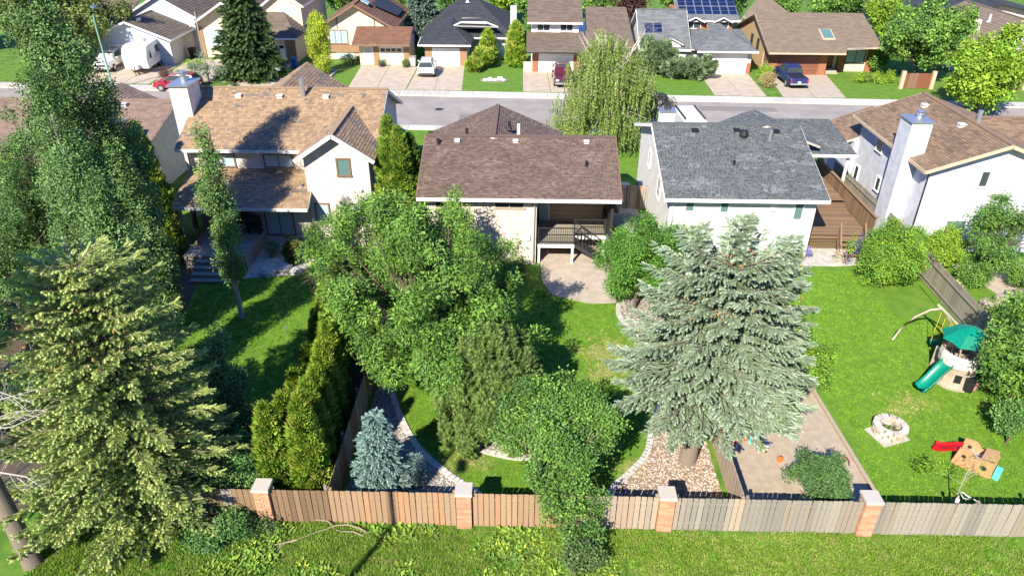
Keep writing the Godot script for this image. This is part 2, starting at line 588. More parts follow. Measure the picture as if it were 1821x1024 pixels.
func multi(parent, called, mesh, material, xf, co):
	var mm := MultiMesh.new()
	mm.transform_format = MultiMesh.TRANSFORM_3D
	mm.use_colors = true
	mm.mesh = mesh
	mm.instance_count = xf.size()
	for i in xf.size():
		mm.set_instance_transform(i, xf[i])
		mm.set_instance_color(i, co[i])
	var mi := MultiMeshInstance3D.new()
	mi.multimesh = mm
	mi.material_override = material
	if parent == self:
		mi.name = numbered(called)
		add_child(mi)
	else:
		mi.name = called
		parent.add_child(mi, true)
	return mi

# ------------------------------------------------------------------ building pieces
func settle(h, base):   # put a house's own origin at its base
	h.position = base
	for c in h.get_children():
		c.position -= base

func uv_bounds(poly, v):
	var lo = INF
	var hi = -INF
	for i in poly.size():
		var a = poly[i]
		var b = poly[(i + 1) % poly.size()]
		if (a.y - v) * (b.y - v) <= 0 and abs(a.y - b.y) > 1e-5:
			var x = lerp(a.x, b.x, (v - a.y) / (b.y - a.y))
			lo = min(lo, x)
			hi = max(hi, x)
	return Vector2(lo, hi)

func roof(h, pts, pal, course = 0.17, tab = 0.34, thick = 0.14, lift = 0.028):
	# pts: eave first (two points), then round the slope. A deck board and, on it, every shingle as its own slip.
	var u = (pts[1] - pts[0]).normalized()
	var n = (pts[1] - pts[0]).cross(pts[2] - pts[0]).normalized()
	if n.y < 0:
		n = -n
	var v = n.cross(u)
	if v.y < 0:
		v = -v
	var o = pts[0]
	var poly = []
	var top = 0.0
	for p in pts:
		var q = Vector2((p - o).dot(u), (p - o).dot(v))
		poly.append(q)
		top = max(top, q.y)
	var st = S()
	prism(st, pts, -n * thick)
	var r = obj("roof", st, M.soffit, h)
	var nz := FastNoiseLite.new()
	nz.seed = int(o.x * 13 + o.z * 7)
	nz.frequency = 0.35
	st = S()
	var y = 0.0
	while y < top - 0.01:
		var y1 = min(y + course, top)
		var b0 = uv_bounds(poly, max(y, 0.001))
		var b1 = uv_bounds(poly, min(y1, top - 0.001))
		var x = min(b0.x, b1.x) - rng.randf() * tab
		var x_end = max(b0.y, b1.y)
		while x < x_end:
			var w = tab * rng.randf_range(0.7, 1.3)
			var a0 = clamp(x, b0.x, b0.y)
			var a1 = clamp(x + w - 0.008, b0.x, b0.y)
			var c0 = clamp(x, b1.x, b1.y)
			var c1 = clamp(x + w - 0.008, b1.x, b1.y)
			x += w
			if a1 - a0 < 0.01 and c1 - c0 < 0.01:
				continue
			var k = 1.0 + rng.randf_range(-pal.vary, pal.vary)
			var col = pal.base * k
			if pal.has("alt") and nz.get_noise_2d(x, y * 2.2) + rng.randf_range(-0.25, 0.25) > pal.alt_at:
				col = pal.alt * k
			st.set_color(Color(col.r, col.g, col.b))
			var l0 = lift * rng.randf_range(0.8, 1.3)
			var A = o + u * a0 + v * y + n * l0
			var Bq = o + u * a1 + v * y + n * l0
			var Cq = o + u * c1 + v * y1 + n * 0.005
			var D = o + u * c0 + v * y1 + n * 0.005
			quad(st, A, D, Cq, Bq)
			quad(st, A, Bq, Bq - n * l0, A - n * l0)
		y = y1
	var s = obj("shingles", st, M.vc, r)
	s.set_meta("kind", "stuff")
	return r

func window(h, c, turn, w, ht, nx = 2, frame = null, pane = null, fw = 0.07, proud = 0.06):
	if frame == null:
		frame = M.trim_white
	if pane == null:
		pane = M.glass
	var st = S()
	box(st, Vector3(0, ht / 2 + fw / 2, 0), Vector3(w + fw * 2, fw, proud * 2))
	box(st, Vector3(0, -ht / 2 - fw / 2, 0.01), Vector3(w + fw * 2 + 0.06, fw, proud * 2 + 0.03))
	for s in [-1, 1]:
		box(st, Vector3(s * (w / 2 + fw / 2), 0, 0), Vector3(fw, ht, proud * 2 - 0.004))
	for i in range(1, nx):
		box(st, Vector3(-w / 2 + w * i / nx, 0, 0), Vector3(fw * 0.8, ht, proud * 2 - 0.02))
	var f = obj("window", st, frame, h, c)
	f.rotation.y = turn
	for i in nx:
		obj("pane", B(Vector3(w / nx - 0.01, ht, 0.012)), pane, f, Vector3(-w / 2 + w * (i + 0.5) / nx, 0, 0.012))
	return f

func garage_door(h, c, turn, w, ht, m, lights = false):
	var st = S()
	for s in [-1, 1]:
		box(st, Vector3(s * (w / 2 + 0.06), ht / 2, 0), Vector3(0.12, ht, 0.1))
	box(st, Vector3(0, ht + 0.06, 0), Vector3(w + 0.24, 0.12, 0.1))
	var f = obj("garage_door", st, M.trim_white if m != M.door_brown else M.trim_brown, h, c)
	f.rotation.y = turn
	for k in 4:
		obj("door_panel", B(Vector3(w, ht / 4 - 0.02, 0.05)), m, f, Vector3(0, ht * (k + 0.5) / 4, 0.0))
	if lights:
		for k in 4:
			obj("pane", B(Vector3(w / 4 - 0.14, ht / 4 - 0.16, 0.02)), M.glass, f, Vector3(-w / 2 + w * (k + 0.5) / 4, ht * 3.5 / 4, 0.03))
	return f

func entry_door(h, c, turn, w, ht, m):
	var st = S()
	for s in [-1, 1]:
		box(st, Vector3(s * (w / 2 + 0.04), ht / 2, 0), Vector3(0.08, ht, 0.1))
	box(st, Vector3(0, ht + 0.04, 0), Vector3(w + 0.16, 0.08, 0.1))
	var f = obj("door", st, M.trim_white, h, c)
	f.rotation.y = turn
	obj("door_leaf", B(Vector3(w, ht, 0.05)), m, f, Vector3(0, ht / 2, 0.0))
	obj("handle", B(Vector3(0.05, 0.12, 0.08)), M.metal, f, Vector3(w * 0.38, ht * 0.48, 0.05))
	return f

func wall_box(h, a, b, m, called = "wall"):
	return obj(called, SP(a, b), m, h)

func fascia(h, a, b, m = null, ht = 0.16, w = 0.06):
	return obj("fascia", BAR(a, b, w, ht), m if m else M.trim_white, h)

func body_x(h, x0, x1, z0, z1, y0, yw, zm, yr, m):   # gabled body, ridge along x
	var st = S()
	prism(st, [Vector3(x0, y0, z0), Vector3(x0, yw, z0), Vector3(x0, yr, zm), Vector3(x0, yw, z1), Vector3(x0, y0, z1)], Vector3(x1 - x0, 0, 0))
	return obj("wall", st, m, h)

func body_z(h, x0, x1, z0, z1, y0, yw, xm, yr, m):   # gabled body, ridge along z
	var st = S()
	prism(st, [Vector3(x0, y0, z0), Vector3(x0, yw, z0), Vector3(xm, yr, z0), Vector3(x1, yw, z0), Vector3(x1, y0, z0)], Vector3(0, 0, z1 - z0))
	return obj("wall", st, m, h)

func gable_x(h, x0, x1, zr, zf, he, zm, hm, pal, trim, wall, ox = 0.4, oz = 0.5, y0 = 0.0, course = 0.17, tab = 0.34):
	# roof extents x0..x1, eaves at zr (camera side) and zf, ridge along x at zm
	var k = (hm - he) / (zr - zm)
	body_x(h, x0 + ox, x1 - ox, zr - oz, zf + oz, y0, he + k * oz - 0.17, zm, hm - 0.19, wall)
	var a = Vector3(x0, he, zr)
	var b = Vector3(x1, he, zr)
	var c = Vector3(x1, hm, zm)
	var d = Vector3(x0, hm, zm)
	roof(h, [a, b, c, d], pal, course, tab)
	roof(h, [Vector3(x1, he, zf), Vector3(x0, he, zf), d, c], pal, course * 2, tab * 2)
	obj("ridge_cap", BAR(d + Vector3(0, 0.02, 0), c + Vector3(0, 0.02, 0), 0.26, 0.05), flat_mat(pal.base), h)
	fascia(h, a + Vector3(0, -0.1, 0.035), b + Vector3(0, -0.1, 0.035), trim, 0.17, 0.07)
	for x in [x0, x1]:
		var s = -0.02 if x == x0 else 0.02
		fascia(h, Vector3(x + s, he - 0.12, zr), Vector3(x + s, hm - 0.12, zm), trim, 0.19, 0.03)
		fascia(h, Vector3(x + s, he - 0.12, zf), Vector3(x + s, hm - 0.12, zm), trim, 0.19, 0.03)

func gable_z(h, x0, x1, zn, zf, he, xm, hm, pal, trim, wall, ox = 0.45, oz = 0.45, y0 = 0.0, course = 0.17, tab = 0.34, near_wall = true):
	var k = (hm - he) / (xm - x0)
	body_z(h, x0 + ox, x1 - ox, zn - (oz if near_wall else 0.3), zf + oz, y0, he + k * ox - 0.17, xm, hm - 0.19, wall)
	var a = Vector3(x0, he, zf)
	var b = Vector3(x0, he, zn)
	var c = Vector3(xm, hm, zn)
	var d = Vector3(xm, hm, zf)
	roof(h, [a, b, c, d], pal, course, tab)
	roof(h, [Vector3(x1, he, zn), Vector3(x1, he, zf), d, c], pal, course, tab)
	obj("ridge_cap", BAR(d + Vector3(0, 0.02, 0), c + Vector3(0, 0.02, 0), 0.26, 0.05), flat_mat(pal.base), h)
	for z in ([zn, zf] if near_wall else [zf]):
		var s = 0.03 if z == zn else -0.03
		for x in [x0, x1]:
			fascia(h, Vector3(x, he - 0.09, z + s), Vector3(xm, hm - 0.09, z + s), trim, 0.19, 0.05)
	for x in [x0, x1]:
		var s = -0.035 if x == x0 else 0.035
		fascia(h, Vector3(x + s, he - 0.1, zn), Vector3(x + s, he - 0.1, zf), trim, 0.17, 0.07)

func flat_mat(c):
	var key = "flat%s" % c
	if not M.has(key):
		M[key] = mat(c.r, c.g, c.b, 0.92, T.fine, 1.0)
	return M[key]

func pal(r, g, b, vary, ar = -1.0, ag = 0.0, ab = 0.0, at = 0.4):
	var d = {"base": Color(r, g, b), "vary": vary}
	if ar >= 0:
		d.alt = Color(ar, ag, ab)
		d.alt_at = at
	return d

func slope_y(p0, h0, p1, h1, p):
	return lerp(h0, h1, (p - p0) / (p1 - p0))

func roof_vent(h, p, m = null, s = 0.34):
	var st = S()
	box(st, Vector3(0, 0.1, 0), Vector3(s, 0.2, s))
	box(st, Vector3(0, 0.22, 0.03), Vector3(s * 1.15, 0.05, s * 1.2))
	return obj("roof_vent", st, m if m else M.gutter, h, p)

func vent_pipe(h, p, m = null, r = 0.06, ht = 0.45):
	var st = S()
	cyl(st, Vector3(0, -0.1, 0), Vector3(0, ht, 0), r, 10)
	cyl(st, Vector3(0, -0.1, 0), Vector3(0, 0.06, 0), r * 2.2, 10, r)
	return obj("vent_pipe", st, m if m else M.black, h, p)

func flue(h, p, ht = 0.5, r = 0.14):
	var st = S()
	cyl(st, Vector3.ZERO, Vector3(0, ht, 0), r, 12)
	cyl(st, Vector3(0, ht, 0), Vector3(0, ht + 0.08, 0), r * 1.6, 12)
	cyl(st, Vector3(0, ht + 0.14, 0), Vector3(0, ht + 0.2, 0), r * 1.4, 12, r * 0.8)
	cyl(st, Vector3(0, ht + 0.05, 0), Vector3(0, ht + 0.16, 0), r * 0.7, 12)
	return obj("flue", st, M.metal, h, p)

# ------------------------------------------------------------------ the houses along the lane
func near_houses():
	# --- tan house with the two roofs
	var P = pal(0.36, 0.245, 0.145, 0.26, 0.21, 0.175, 0.145, 0.45)
	var h = thing("tan_house", "cream stucco two-storey house with mottled tan shake roofs and rear gable", "house")
	gable_x(h, -20.0, -8.5, -39.1, -48.9, 5.3, -44.0, 7.5, P, M.gutter, M.stucco_cream, 0.35, 0.6, 0.0, 0.17, 0.22)
	# rear gable bay
	var k = (6.85 - 5.45) / 2.2
	body_z(h, -12.3, -8.7, -37.8, -44.0, 0.0, 5.42, -10.45, 6.62, M.stucco_cream)
	roof(h, [Vector3(-12.65, 5.42, -43.2), Vector3(-12.65, 5.42, -37.25), Vector3(-10.45, 6.88, -37.25), Vector3(-10.45, 6.88, -43.2)], P, 0.17, 0.22)
	roof(h, [Vector3(-8.25, 5.42, -37.25), Vector3(-8.25, 5.42, -43.2), Vector3(-10.45, 6.88, -43.2), Vector3(-10.45, 6.88, -37.25)], P, 0.17, 0.22)
	for x in [-12.65, -8.25]:
		fascia(h, Vector3(x, 5.33, -37.22), Vector3(-10.45, 6.79, -37.22), M.trim_white, 0.2, 0.05)
	obj("ridge_cap", BAR(Vector3(-10.45, 6.9, -37.25), Vector3(-10.45, 6.9, -42.4), 0.26, 0.05), flat_mat(P.base), h)
	# lower roof over the porch
	roof(h, [Vector3(-19.6, 2.95, -36.35), Vector3(-12.0, 2.95, -36.35), Vector3(-12.32, 3.95, -39.75), Vector3(-19.6, 3.95, -39.75)], P, 0.17, 0.22)
	fascia(h, Vector3(-19.6, 2.86, -36.31), Vector3(-12.0, 2.86, -36.31), M.gutter, 0.16, 0.08)
	fascia(h, Vector3(-12.0, 2.86, -36.35), Vector3(-12.3, 3.86, -39.7), M.gutter, 0.16, 0.05)
	wall_box(h, Vector3(-15.7, 0, -38.0), Vector3(-12.3, 3.25, -40), M.stucco_tan)
	for x in [-19.3, -17.4]:
		obj("porch_post", SP(Vector3(x - 0.08, 0, -36.72), Vector3(x + 0.08, 2.9, -36.56)), M.trim_tan, h)
	window(h, Vector3(-14.25, 1.32, -37.98), 0, 1.55, 1.5, 2, M.trim_brown, M.glass_pale)
	window(h, Vector3(-14.35, 4.45, -39.68), 0, 1.6, 0.7, 2, M.trim_brown, M.glass_pale)
	window(h, Vector3(-17.6, 4.45, -39.68), 0, 1.3, 0.7, 2, M.trim_brown, M.glass_pale)
	window(h, Vector3(-10.1, 4.83, -37.78), 0, 0.62, 0.9, 1, M.trim_brown, M.glass_green, 0.09)
	window(h, Vector3(-11.6, 2.05, -37.78), 0, 0.7, 1.1, 1, M.trim_brown, M.glass_pale)
	window(h, Vector3(-9.6, 2.05, -37.78), 0, 0.7, 1.1, 1, M.trim_brown, M.glass_pale)
	window(h, Vector3(-17.6, 1.3, -39.68), 0, 1.6, 1.9, 2, M.trim_brown, M.glass)
	var ch = obj("chimney", SP(Vector3(-20.75, 0, -41.55), Vector3(-19.66, 8.15, -43.2)), M.stucco_cream, h)
	obj("chimney_cap", SP(Vector3(-20.85, 8.15, -41.45), Vector3(-19.56, 8.24, -43.3)), M.metal, ch)
	flue(ch, Vector3(-20.2, 8.24, -42.5), 0.4, 0.17)
	for x in [-17.4, -14.9, -12.1]:
		roof_vent(h, Vector3(x, 7.06, -43.25))
	vent_pipe(h, Vector3(-13.5, 7.0, -43.3), M.metal, 0.14, 1.25)
	vent_pipe(h, Vector3(-10.0, 5.9, -40.4), M.black, 0.08, 0.3)
	vent_pipe(h, Vector3(-12.75, 3.5, -38.1), M.metal, 0.06, 0.3)
	obj("downspout", TUBE([Vector3(-19.4, 5.2, -39.3), Vector3(-19.5, 4.9, -39.65), Vector3(-19.5, 3.9, -39.65)], 0.05, 0.05, 6), M.gutter, h)
	# far gable peeping over the ridge
	roof(h, [Vector3(-20.2, 4.2, -47.0), Vector3(-20.2, 4.2, -54.0), Vector3(-16.2, 6.7, -54.0), Vector3(-16.2, 6.7, -47.0)], P, 0.22, 0.32)
	roof(h, [Vector3(-12.4, 4.2, -54.0), Vector3(-12.4, 4.2, -47.0), Vector3(-16.2, 6.7, -47.0), Vector3(-16.2, 6.7, -54.0)], P, 0.22, 0.32)
	body_z(h, -19.9, -12.7, -47.5, -53.7, 0.0, 4.15, -16.2, 6.45, M.stucco_cream)
	settle(h, Vector3(-14.25, 0, -44))
	# --- brown roofed house with the rear deck
	P = pal(0.158, 0.108, 0.083, 0.3, 0.20, 0.14, 0.11, 0.25)
	h = thing("brown_roofed_house", "beige stucco bungalow with brown shingle roof and covered rear deck", "house")
	var a = Vector3(-5.74, 4.2, -35.2)
	var b = Vector3(5.06, 4.2, -35.2)
	roof(h, [a, b, Vector3(5.06, 6.0, -39.95), Vector3(-5.74, 6.0, -39.95)], P, 0.125, 0.21)
	roof(h, [Vector3(5.06, 4.2, -44.7), Vector3(-5.74, 4.2, -44.7), Vector3(-5.74, 6.0, -39.95), Vector3(5.06, 6.0, -39.95)], P, 0.3, 0.6)
	obj("ridge_cap", BAR(Vector3(-5.74, 6.02, -39.95), Vector3(5.06, 6.02, -39.95), 0.28, 0.05), flat_mat(P.base), h)
	obj("gutter", BAR(a + Vector3(0, -0.09, 0.05), b + Vector3(0, -0.09, 0.05), 0.1, 0.15), M.trim_white, h)
	for x in [-5.77, 5.09]:
		fascia(h, Vector3(x, 4.11, -35.2), Vector3(x, 5.91, -39.95), M.trim_brown, 0.19, 0.05)
		fascia(h, Vector3(x, 4.11, -44.7), Vector3(x, 5.91, -39.95), M.trim_brown, 0.19, 0.05)
	body_x(h, -5.3, 0.62, -35.75, -44.2, 0.0, 4.22, -39.95, 5.82, M.stucco_tan)
	obj("wall", prism_st([Vector3(0.63, 0, -38.9), Vector3(0.63, 5.42, -38.9), Vector3(0.63, 5.8, -39.95), Vector3(0.63, 4.2, -44.2), Vector3(0.63, 0, -44.2)], Vector3(4.12, 0, 0)), M.siding_beige, h)
	roof(h, [Vector3(-6.05, 4.25, -42.0), Vector3(-6.05, 4.25, -46.0), Vector3(-1.86, 6.03, -46.0), Vector3(-1.86, 6.03, -39.6)], P, 0.125, 0.21)
	roof(h, [Vector3(2.33, 4.25, -46.0), Vector3(2.33, 4.25, -42.0), Vector3(-1.86, 6.03, -39.6), Vector3(-1.86, 6.03, -46.0)], P, 0.125, 0.21)
	obj("ridge_cap", BAR(Vector3(-1.86, 6.05, -39.8), Vector3(-1.86, 6.05, -46.0), 0.26, 0.05), flat_mat(P.base), h)
	body_z(h, -5.6, 1.9, -43.5, -45.6, 0.0, 4.2, -1.86, 5.8, M.stucco_tan)
	window(h, Vector3(-0.85, 3.78, -35.73), 0, 1.5, 0.62, 2, M.trim_tan, M.glass, 0.06)
	window(h, Vector3(-4.2, 3.75, -35.73), 0, 1.2, 0.62, 2, M.trim_tan, M.glass, 0.06)
	window(h, Vector3(-2.0, 0.75, -35.73), 0, 1.2, 0.6, 2, M.trim_white, M.glass, 0.06)
	entry_door(h, Vector3(0.95, 1.25, -38.87), 0, 0.8, 2.05, M.glass_pale)
	window(h, Vector3(4.05, 3.2, -38.87), 0, 0.8, 0.7, 1, M.trim_tan, M.glass, 0.09)
	for y in 8:
		obj("siding_board", SP(Vector3(1.5, 1.3 + y * 0.3, -38.9), Vector3(4.72, 1.585 + y * 0.3, -38.875)), M.siding_beige, h)
	wall_box(h, Vector3(4.62, 0.0, -35.8), Vector3(4.78, 4.1, -38.9), M.trim_dark)
	window(h, Vector3(1.95, 0.72, -38.87), 0, 1.2, 0.55, 1, M.trim_white, M.glass, 0.06)
	for x in [-3.9, -0.6, 3.4]:
		roof_vent(h, Vector3(x, 5.7, -39.5), null, 0.28)
	for p in [[-4.95, -39.2], [-3.4, -40.2], [-1.0, -41.5]]:
		vent_pipe(h, Vector3(p[0], slope_y(-35.2, 4.2, -39.95, 6.0, max(p[1], -39.95)), p[1]), M.black, 0.09, 0.35)
	vent_pipe(h, Vector3(3.3, slope_y(-35.2, 4.2, -39.95, 6.0, -37.6), -37.6), M.black, 0.07, 0.35)
	vent_pipe(h, Vector3(-0.45, 5.5, -41.2), M.trim_white, 0.09, 0.8)
	obj("downspout", TUBE([Vector3(0.5, 4.0, -35.3), Vector3(0.5, 3.8, -35.68), Vector3(0.5, 0.1, -35.68)], 0.04, 0.04, 6), M.gutter, h)
	for p in [[0.1, 1.55, 0.2, 0.3], [-0.35, 0.5, 0.14, 0.12], [-3.0, 2.2, 0.2, 0.16]]:
		obj("wall_fitting", SP(Vector3(p[0], p[1], -35.75), Vector3(p[0] + p[2], p[1] + p[3], -35.64)), M.gutter, h)
	settle(h, Vector3(-0.3, 0, -40))
	# --- white house with the grey roof
	P = pal(0.115, 0.13, 0.137, 0.32, 0.18, 0.198, 0.205, 0.34)
	h = thing("grey_roofed_house", "white stucco house with slate-grey shingle roof and narrow green windows", "house")
	gable_x(h, 7.45, 16.2, -35.85, -48.8, 4.05, -42.3, 6.1, P, M.trim_white, M.stucco_white, 0.42, 0.55, 0.0, 0.125, 0.21)
	roof(h, [Vector3(10.2, 4.4, -43.0), Vector3(10.2, 4.4, -45.2), Vector3(14.2, 6.15, -45.2), Vector3(14.2, 6.15, -41.9)], P, 0.125, 0.21)
	roof(h, [Vector3(18.2, 4.4, -45.2), Vector3(18.2, 4.4, -43.4), Vector3(14.2, 6.15, -41.9), Vector3(14.2, 6.15, -45.2)], P, 0.125, 0.21)
	body_z(h, 10.6, 15.7, -43.0, -45.0, 0.0, 4.4, 14.2, 5.9, M.stucco_white)
	# breezeway roof to the side
	roof(h, [Vector3(16.0, 3.85, -43.5), Vector3(20.6, 3.85, -43.5), Vector3(19.9, 4.95, -47.2), Vector3(16.0, 4.95, -47.2)], P, 0.125, 0.21)
	roof(h, [Vector3(20.6, 3.85, -43.5), Vector3(20.6, 3.85, -50.0), Vector3(19.9, 4.95, -47.2)], P, 0.125, 0.21)
	fascia(h, Vector3(16.0, 3.76, -43.46), Vector3(20.6, 3.76, -43.46), M.trim_white)
	fascia(h, Vector3(20.64, 3.76, -43.5), Vector3(20.64, 3.76, -50.0), M.trim_white)
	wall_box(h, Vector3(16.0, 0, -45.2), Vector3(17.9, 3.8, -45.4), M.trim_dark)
	for z in [-43.8, -47.0]:
		obj("porch_post", SP(Vector3(20.2, 0, z), Vector3(20.34, 3.75, z - 0.14)), M.trim_white, h)
	for w in [[8.95, 3.52, 0.42, 0.82], [10.82, 3.5, 0.4, 0.86], [14.85, 3.35, 0.42, 1.3]]:
		window(h, Vector3(w[0], w[1], -36.38), 0, w[2], w[3], 1, M.trim_white, M.glass_green, 0.05, 0.04)
	window(h, Vector3(14.0, 0.95, -36.38), 0, 0.9, 0.7, 1, M.trim_white, M.glass_pale, 0.06)
	window(h, Vector3(12.6, 0.95, -36.38), 0, 0.9, 0.7, 1, M.trim_white, M.glass_pale, 0.06)
	window(h, Vector3(7.85, 3.3, -43.9), -PI / 2, 0.7, 1.0, 2, M.trim_white, M.glass, 0.05, 0.04)
	window(h, Vector3(7.85, 3.0, -39.9), -PI / 2, 0.8, 1.2, 2, M.trim_white, M.glass, 0.05, 0.04)
	window(h, Vector3(7.85, 0.8, -39.0), -PI / 2, 0.8, 0.6, 1, M.trim_white, M.glass, 0.05, 0.04)
	roof_vent(h, Vector3(9.9, 5.75, -41.6), M.black)
	roof_vent(h, Vector3(12.35, 5.75, -41.7), M.black)
	roof_vent(h, Vector3(14.6, 5.75, -41.6), M.black)
	var st = S()
	cyl(st, Vector3(0, -0.1, 0), Vector3(0, 0.3, 0), 0.2, 14)
	cyl(st, Vector3(0, 0.3, 0), Vector3(0, 0.55, 0), 0.27, 14, 0.2)
	obj("turbine_vent", st, M.black, h, Vector3(12.65, 5.55, -41.1))
	vent_pipe(h, Vector3(14.1, 5.45, -40.8), M.metal, 0.1, 0.8)
	vent_pipe(h, Vector3(11.6, 4.85, -38.6), M.black, 0.07, 0.35)
	for p in [[13.35, 3.2, 0.2, 0.12], [10.0, 1.7, 0.22, 0.3], [13.2, 2.1, 0.14, 0.14], [8.5, 1.4, 0.3, 0.42]]:
		obj("wall_fitting", SP(Vector3(p[0], p[1], -36.4), Vector3(p[0] + p[2], p[1] + p[3], -36.28)), M.gutter, h)
	obj("downspout", TUBE([Vector3(8.05, 3.95, -35.95), Vector3(8.05, 3.7, -36.34), Vector3(8.05, 0.1, -36.34)], 0.04, 0.04, 6), M.trim_white, h)
	ch = obj("chimney", SP(Vector3(8.1, 3.0, -43.1), Vector3(8.95, 6.5, -43.9)), M.siding_white, h)
	obj("chimney_cap", SP(Vector3(8.04, 6.5, -43.04), Vector3(9.01, 6.56, -43.96)), M.metal, ch)
	for x in [8.4, 8.62]:
		obj("flue_pipe", CYL(Vector3(x, 6.56, -43.5), Vector3(x, 6.95, -43.5), 0.09, 10), M.metal_dark, ch)
	settle(h, Vector3(11.8, 0, -42.3))
	# --- pale blue-white house with the tall chimney
	P = pal(0.255, 0.172, 0.11, 0.24, 0.20, 0.135, 0.09, 0.2)
	h = thing("white_house", "pale blue-white stucco house with tan-brown roof and tall boxed chimney", "house")
	gable_z(h, 21.75, 30.1, -37.6, -47.8, 5.1, 25.9, 6.6, P, M.trim_tan, M.stucco_blue, 0.5, 0.5, 0.0, 0.17, 0.36)
	gable_x(h, 26.0, 41.0, -38.9, -46.4, 5.05, -42.6, 6.58, P, M.trim_tan, M.stucco_blue, 0.4, 0.5, 0.0, 0.17, 0.36)
	# lower garage roof towards the street
	roof(h, [Vector3(21.5, 3.4, -51.5), Vector3(21.5, 3.4, -47.4), Vector3(24.6, 4.6, -47.4), Vector3(24.6, 4.6, -51.5)], P, 0.2, 0.4)
	body_z(h, 22.0, 27.6, -47.2, -51.2, 0, 3.4, 24.6, 4.4, M.stucco_blue)
	ch = obj("chimney", SP(Vector3(21.35, 0, -39.6), Vector3(22.5, 7.1, -41.0)), M.stucco_blue, h)
	obj("chimney_cap", SP(Vector3(21.27, 7.1, -39.52), Vector3(22.58, 7.18, -41.08)), M.metal, ch)
	flue(ch, Vector3(22.1, 7.18, -40.5), 0.2, 0.16)
	window(h, Vector3(25.3, 4.5, -38.07), 0, 0.42, 0.85, 1, M.trim_white, M.glass, 0.07)
	window(h, Vector3(24.6, 1.25, -38.07), 0, 1.1, 1.4, 1, M.trim_white, M.glass_green, 0.07)
	window(h, Vector3(28.0, 1.4, -38.07), 0, 1.6, 1.4, 2, M.trim_white, M.glass_pale, 0.07)
	window(h, Vector3(22.22, 1.5, -46.4), -PI / 2, 0.55, 1.0, 1, M.trim_white, M.glass, 0.06)
	window(h, Vector3(22.22, 2.05, -43.2), -PI / 2, 0.5, 0.8, 1, M.trim_white, M.glass, 0.08)
	window(h, Vector3(22.22, 4.2, -44.2), -PI / 2, 0.8, 0.7, 1, M.trim_white, M.glass, 0.05)
	obj("downspout", TUBE([Vector3(22.05, 4.9, -38.0), Vector3(22.2, 4.6, -38.02), Vector3(22.2, 1.4, -38.02)], 0.04, 0.04, 6), M.trim_dark, h)
	obj("downspout", TUBE([Vector3(22.2, 5.0, -41.2), Vector3(22.2, 0.3, -41.2)], 0.035, 0.035, 6), M.trim_dark, h)
	obj("gas_pipe", TUBE([Vector3(22.2, 1.4, -38.02), Vector3(21.5, 1.1, -39.0)], 0.03, 0.03, 6), M.trim_dark, h)
	roof_vent(h, Vector3(25.0, 6.25, -45.6))
	roof_vent(h, Vector3(25.2, 6.3, -41.5))
	vent_pipe(h, Vector3(26.5, 6.4, -42.2), M.metal, 0.14, 0.7)
	settle(h, Vector3(26, 0, -42.7))
	# --- low house beyond the poplars
	P = pal(0.275, 0.19, 0.145, 0.16, 0.24, 0.165, 0.13, 0.2)
	h = thing("low_house", "low house with pinkish-brown shingle roof half hidden behind tall poplars", "house")
	gable_x(h, -44.0, -24.2, -40.5, -57.5, 2.8, -49.4, 5.1, P, M.trim_tan, M.siding_grey, 0.5, 0.5, 0.0, 0.2, 0.4)
	roof(h, [Vector3(-34.5, 3.2, -48.5), Vector3(-34.5, 3.2, -53.6), Vector3(-30.2, 5.15, -53.6), Vector3(-30.2, 5.15, -48.5)], P, 0.2, 0.4)
	roof(h, [Vector3(-26.0, 3.2, -53.6), Vector3(-26.0, 3.2, -48.5), Vector3(-30.2, 5.15, -48.5), Vector3(-30.2, 5.15, -53.6)], P, 0.2, 0.4)
	ch = obj("chimney", SP(Vector3(-26.6, 0, -43.2), Vector3(-25.5, 5.2, -44.4)), M.stucco_cream, h)
	obj("chimney_cap", SP(Vector3(-26.7, 5.2, -43.1), Vector3(-25.4, 5.3, -44.5)), M.metal, ch)
	roof_vent(h, Vector3(-27.6, 4.85, -48.6))
	settle(h, Vector3(-34, 0, -49))

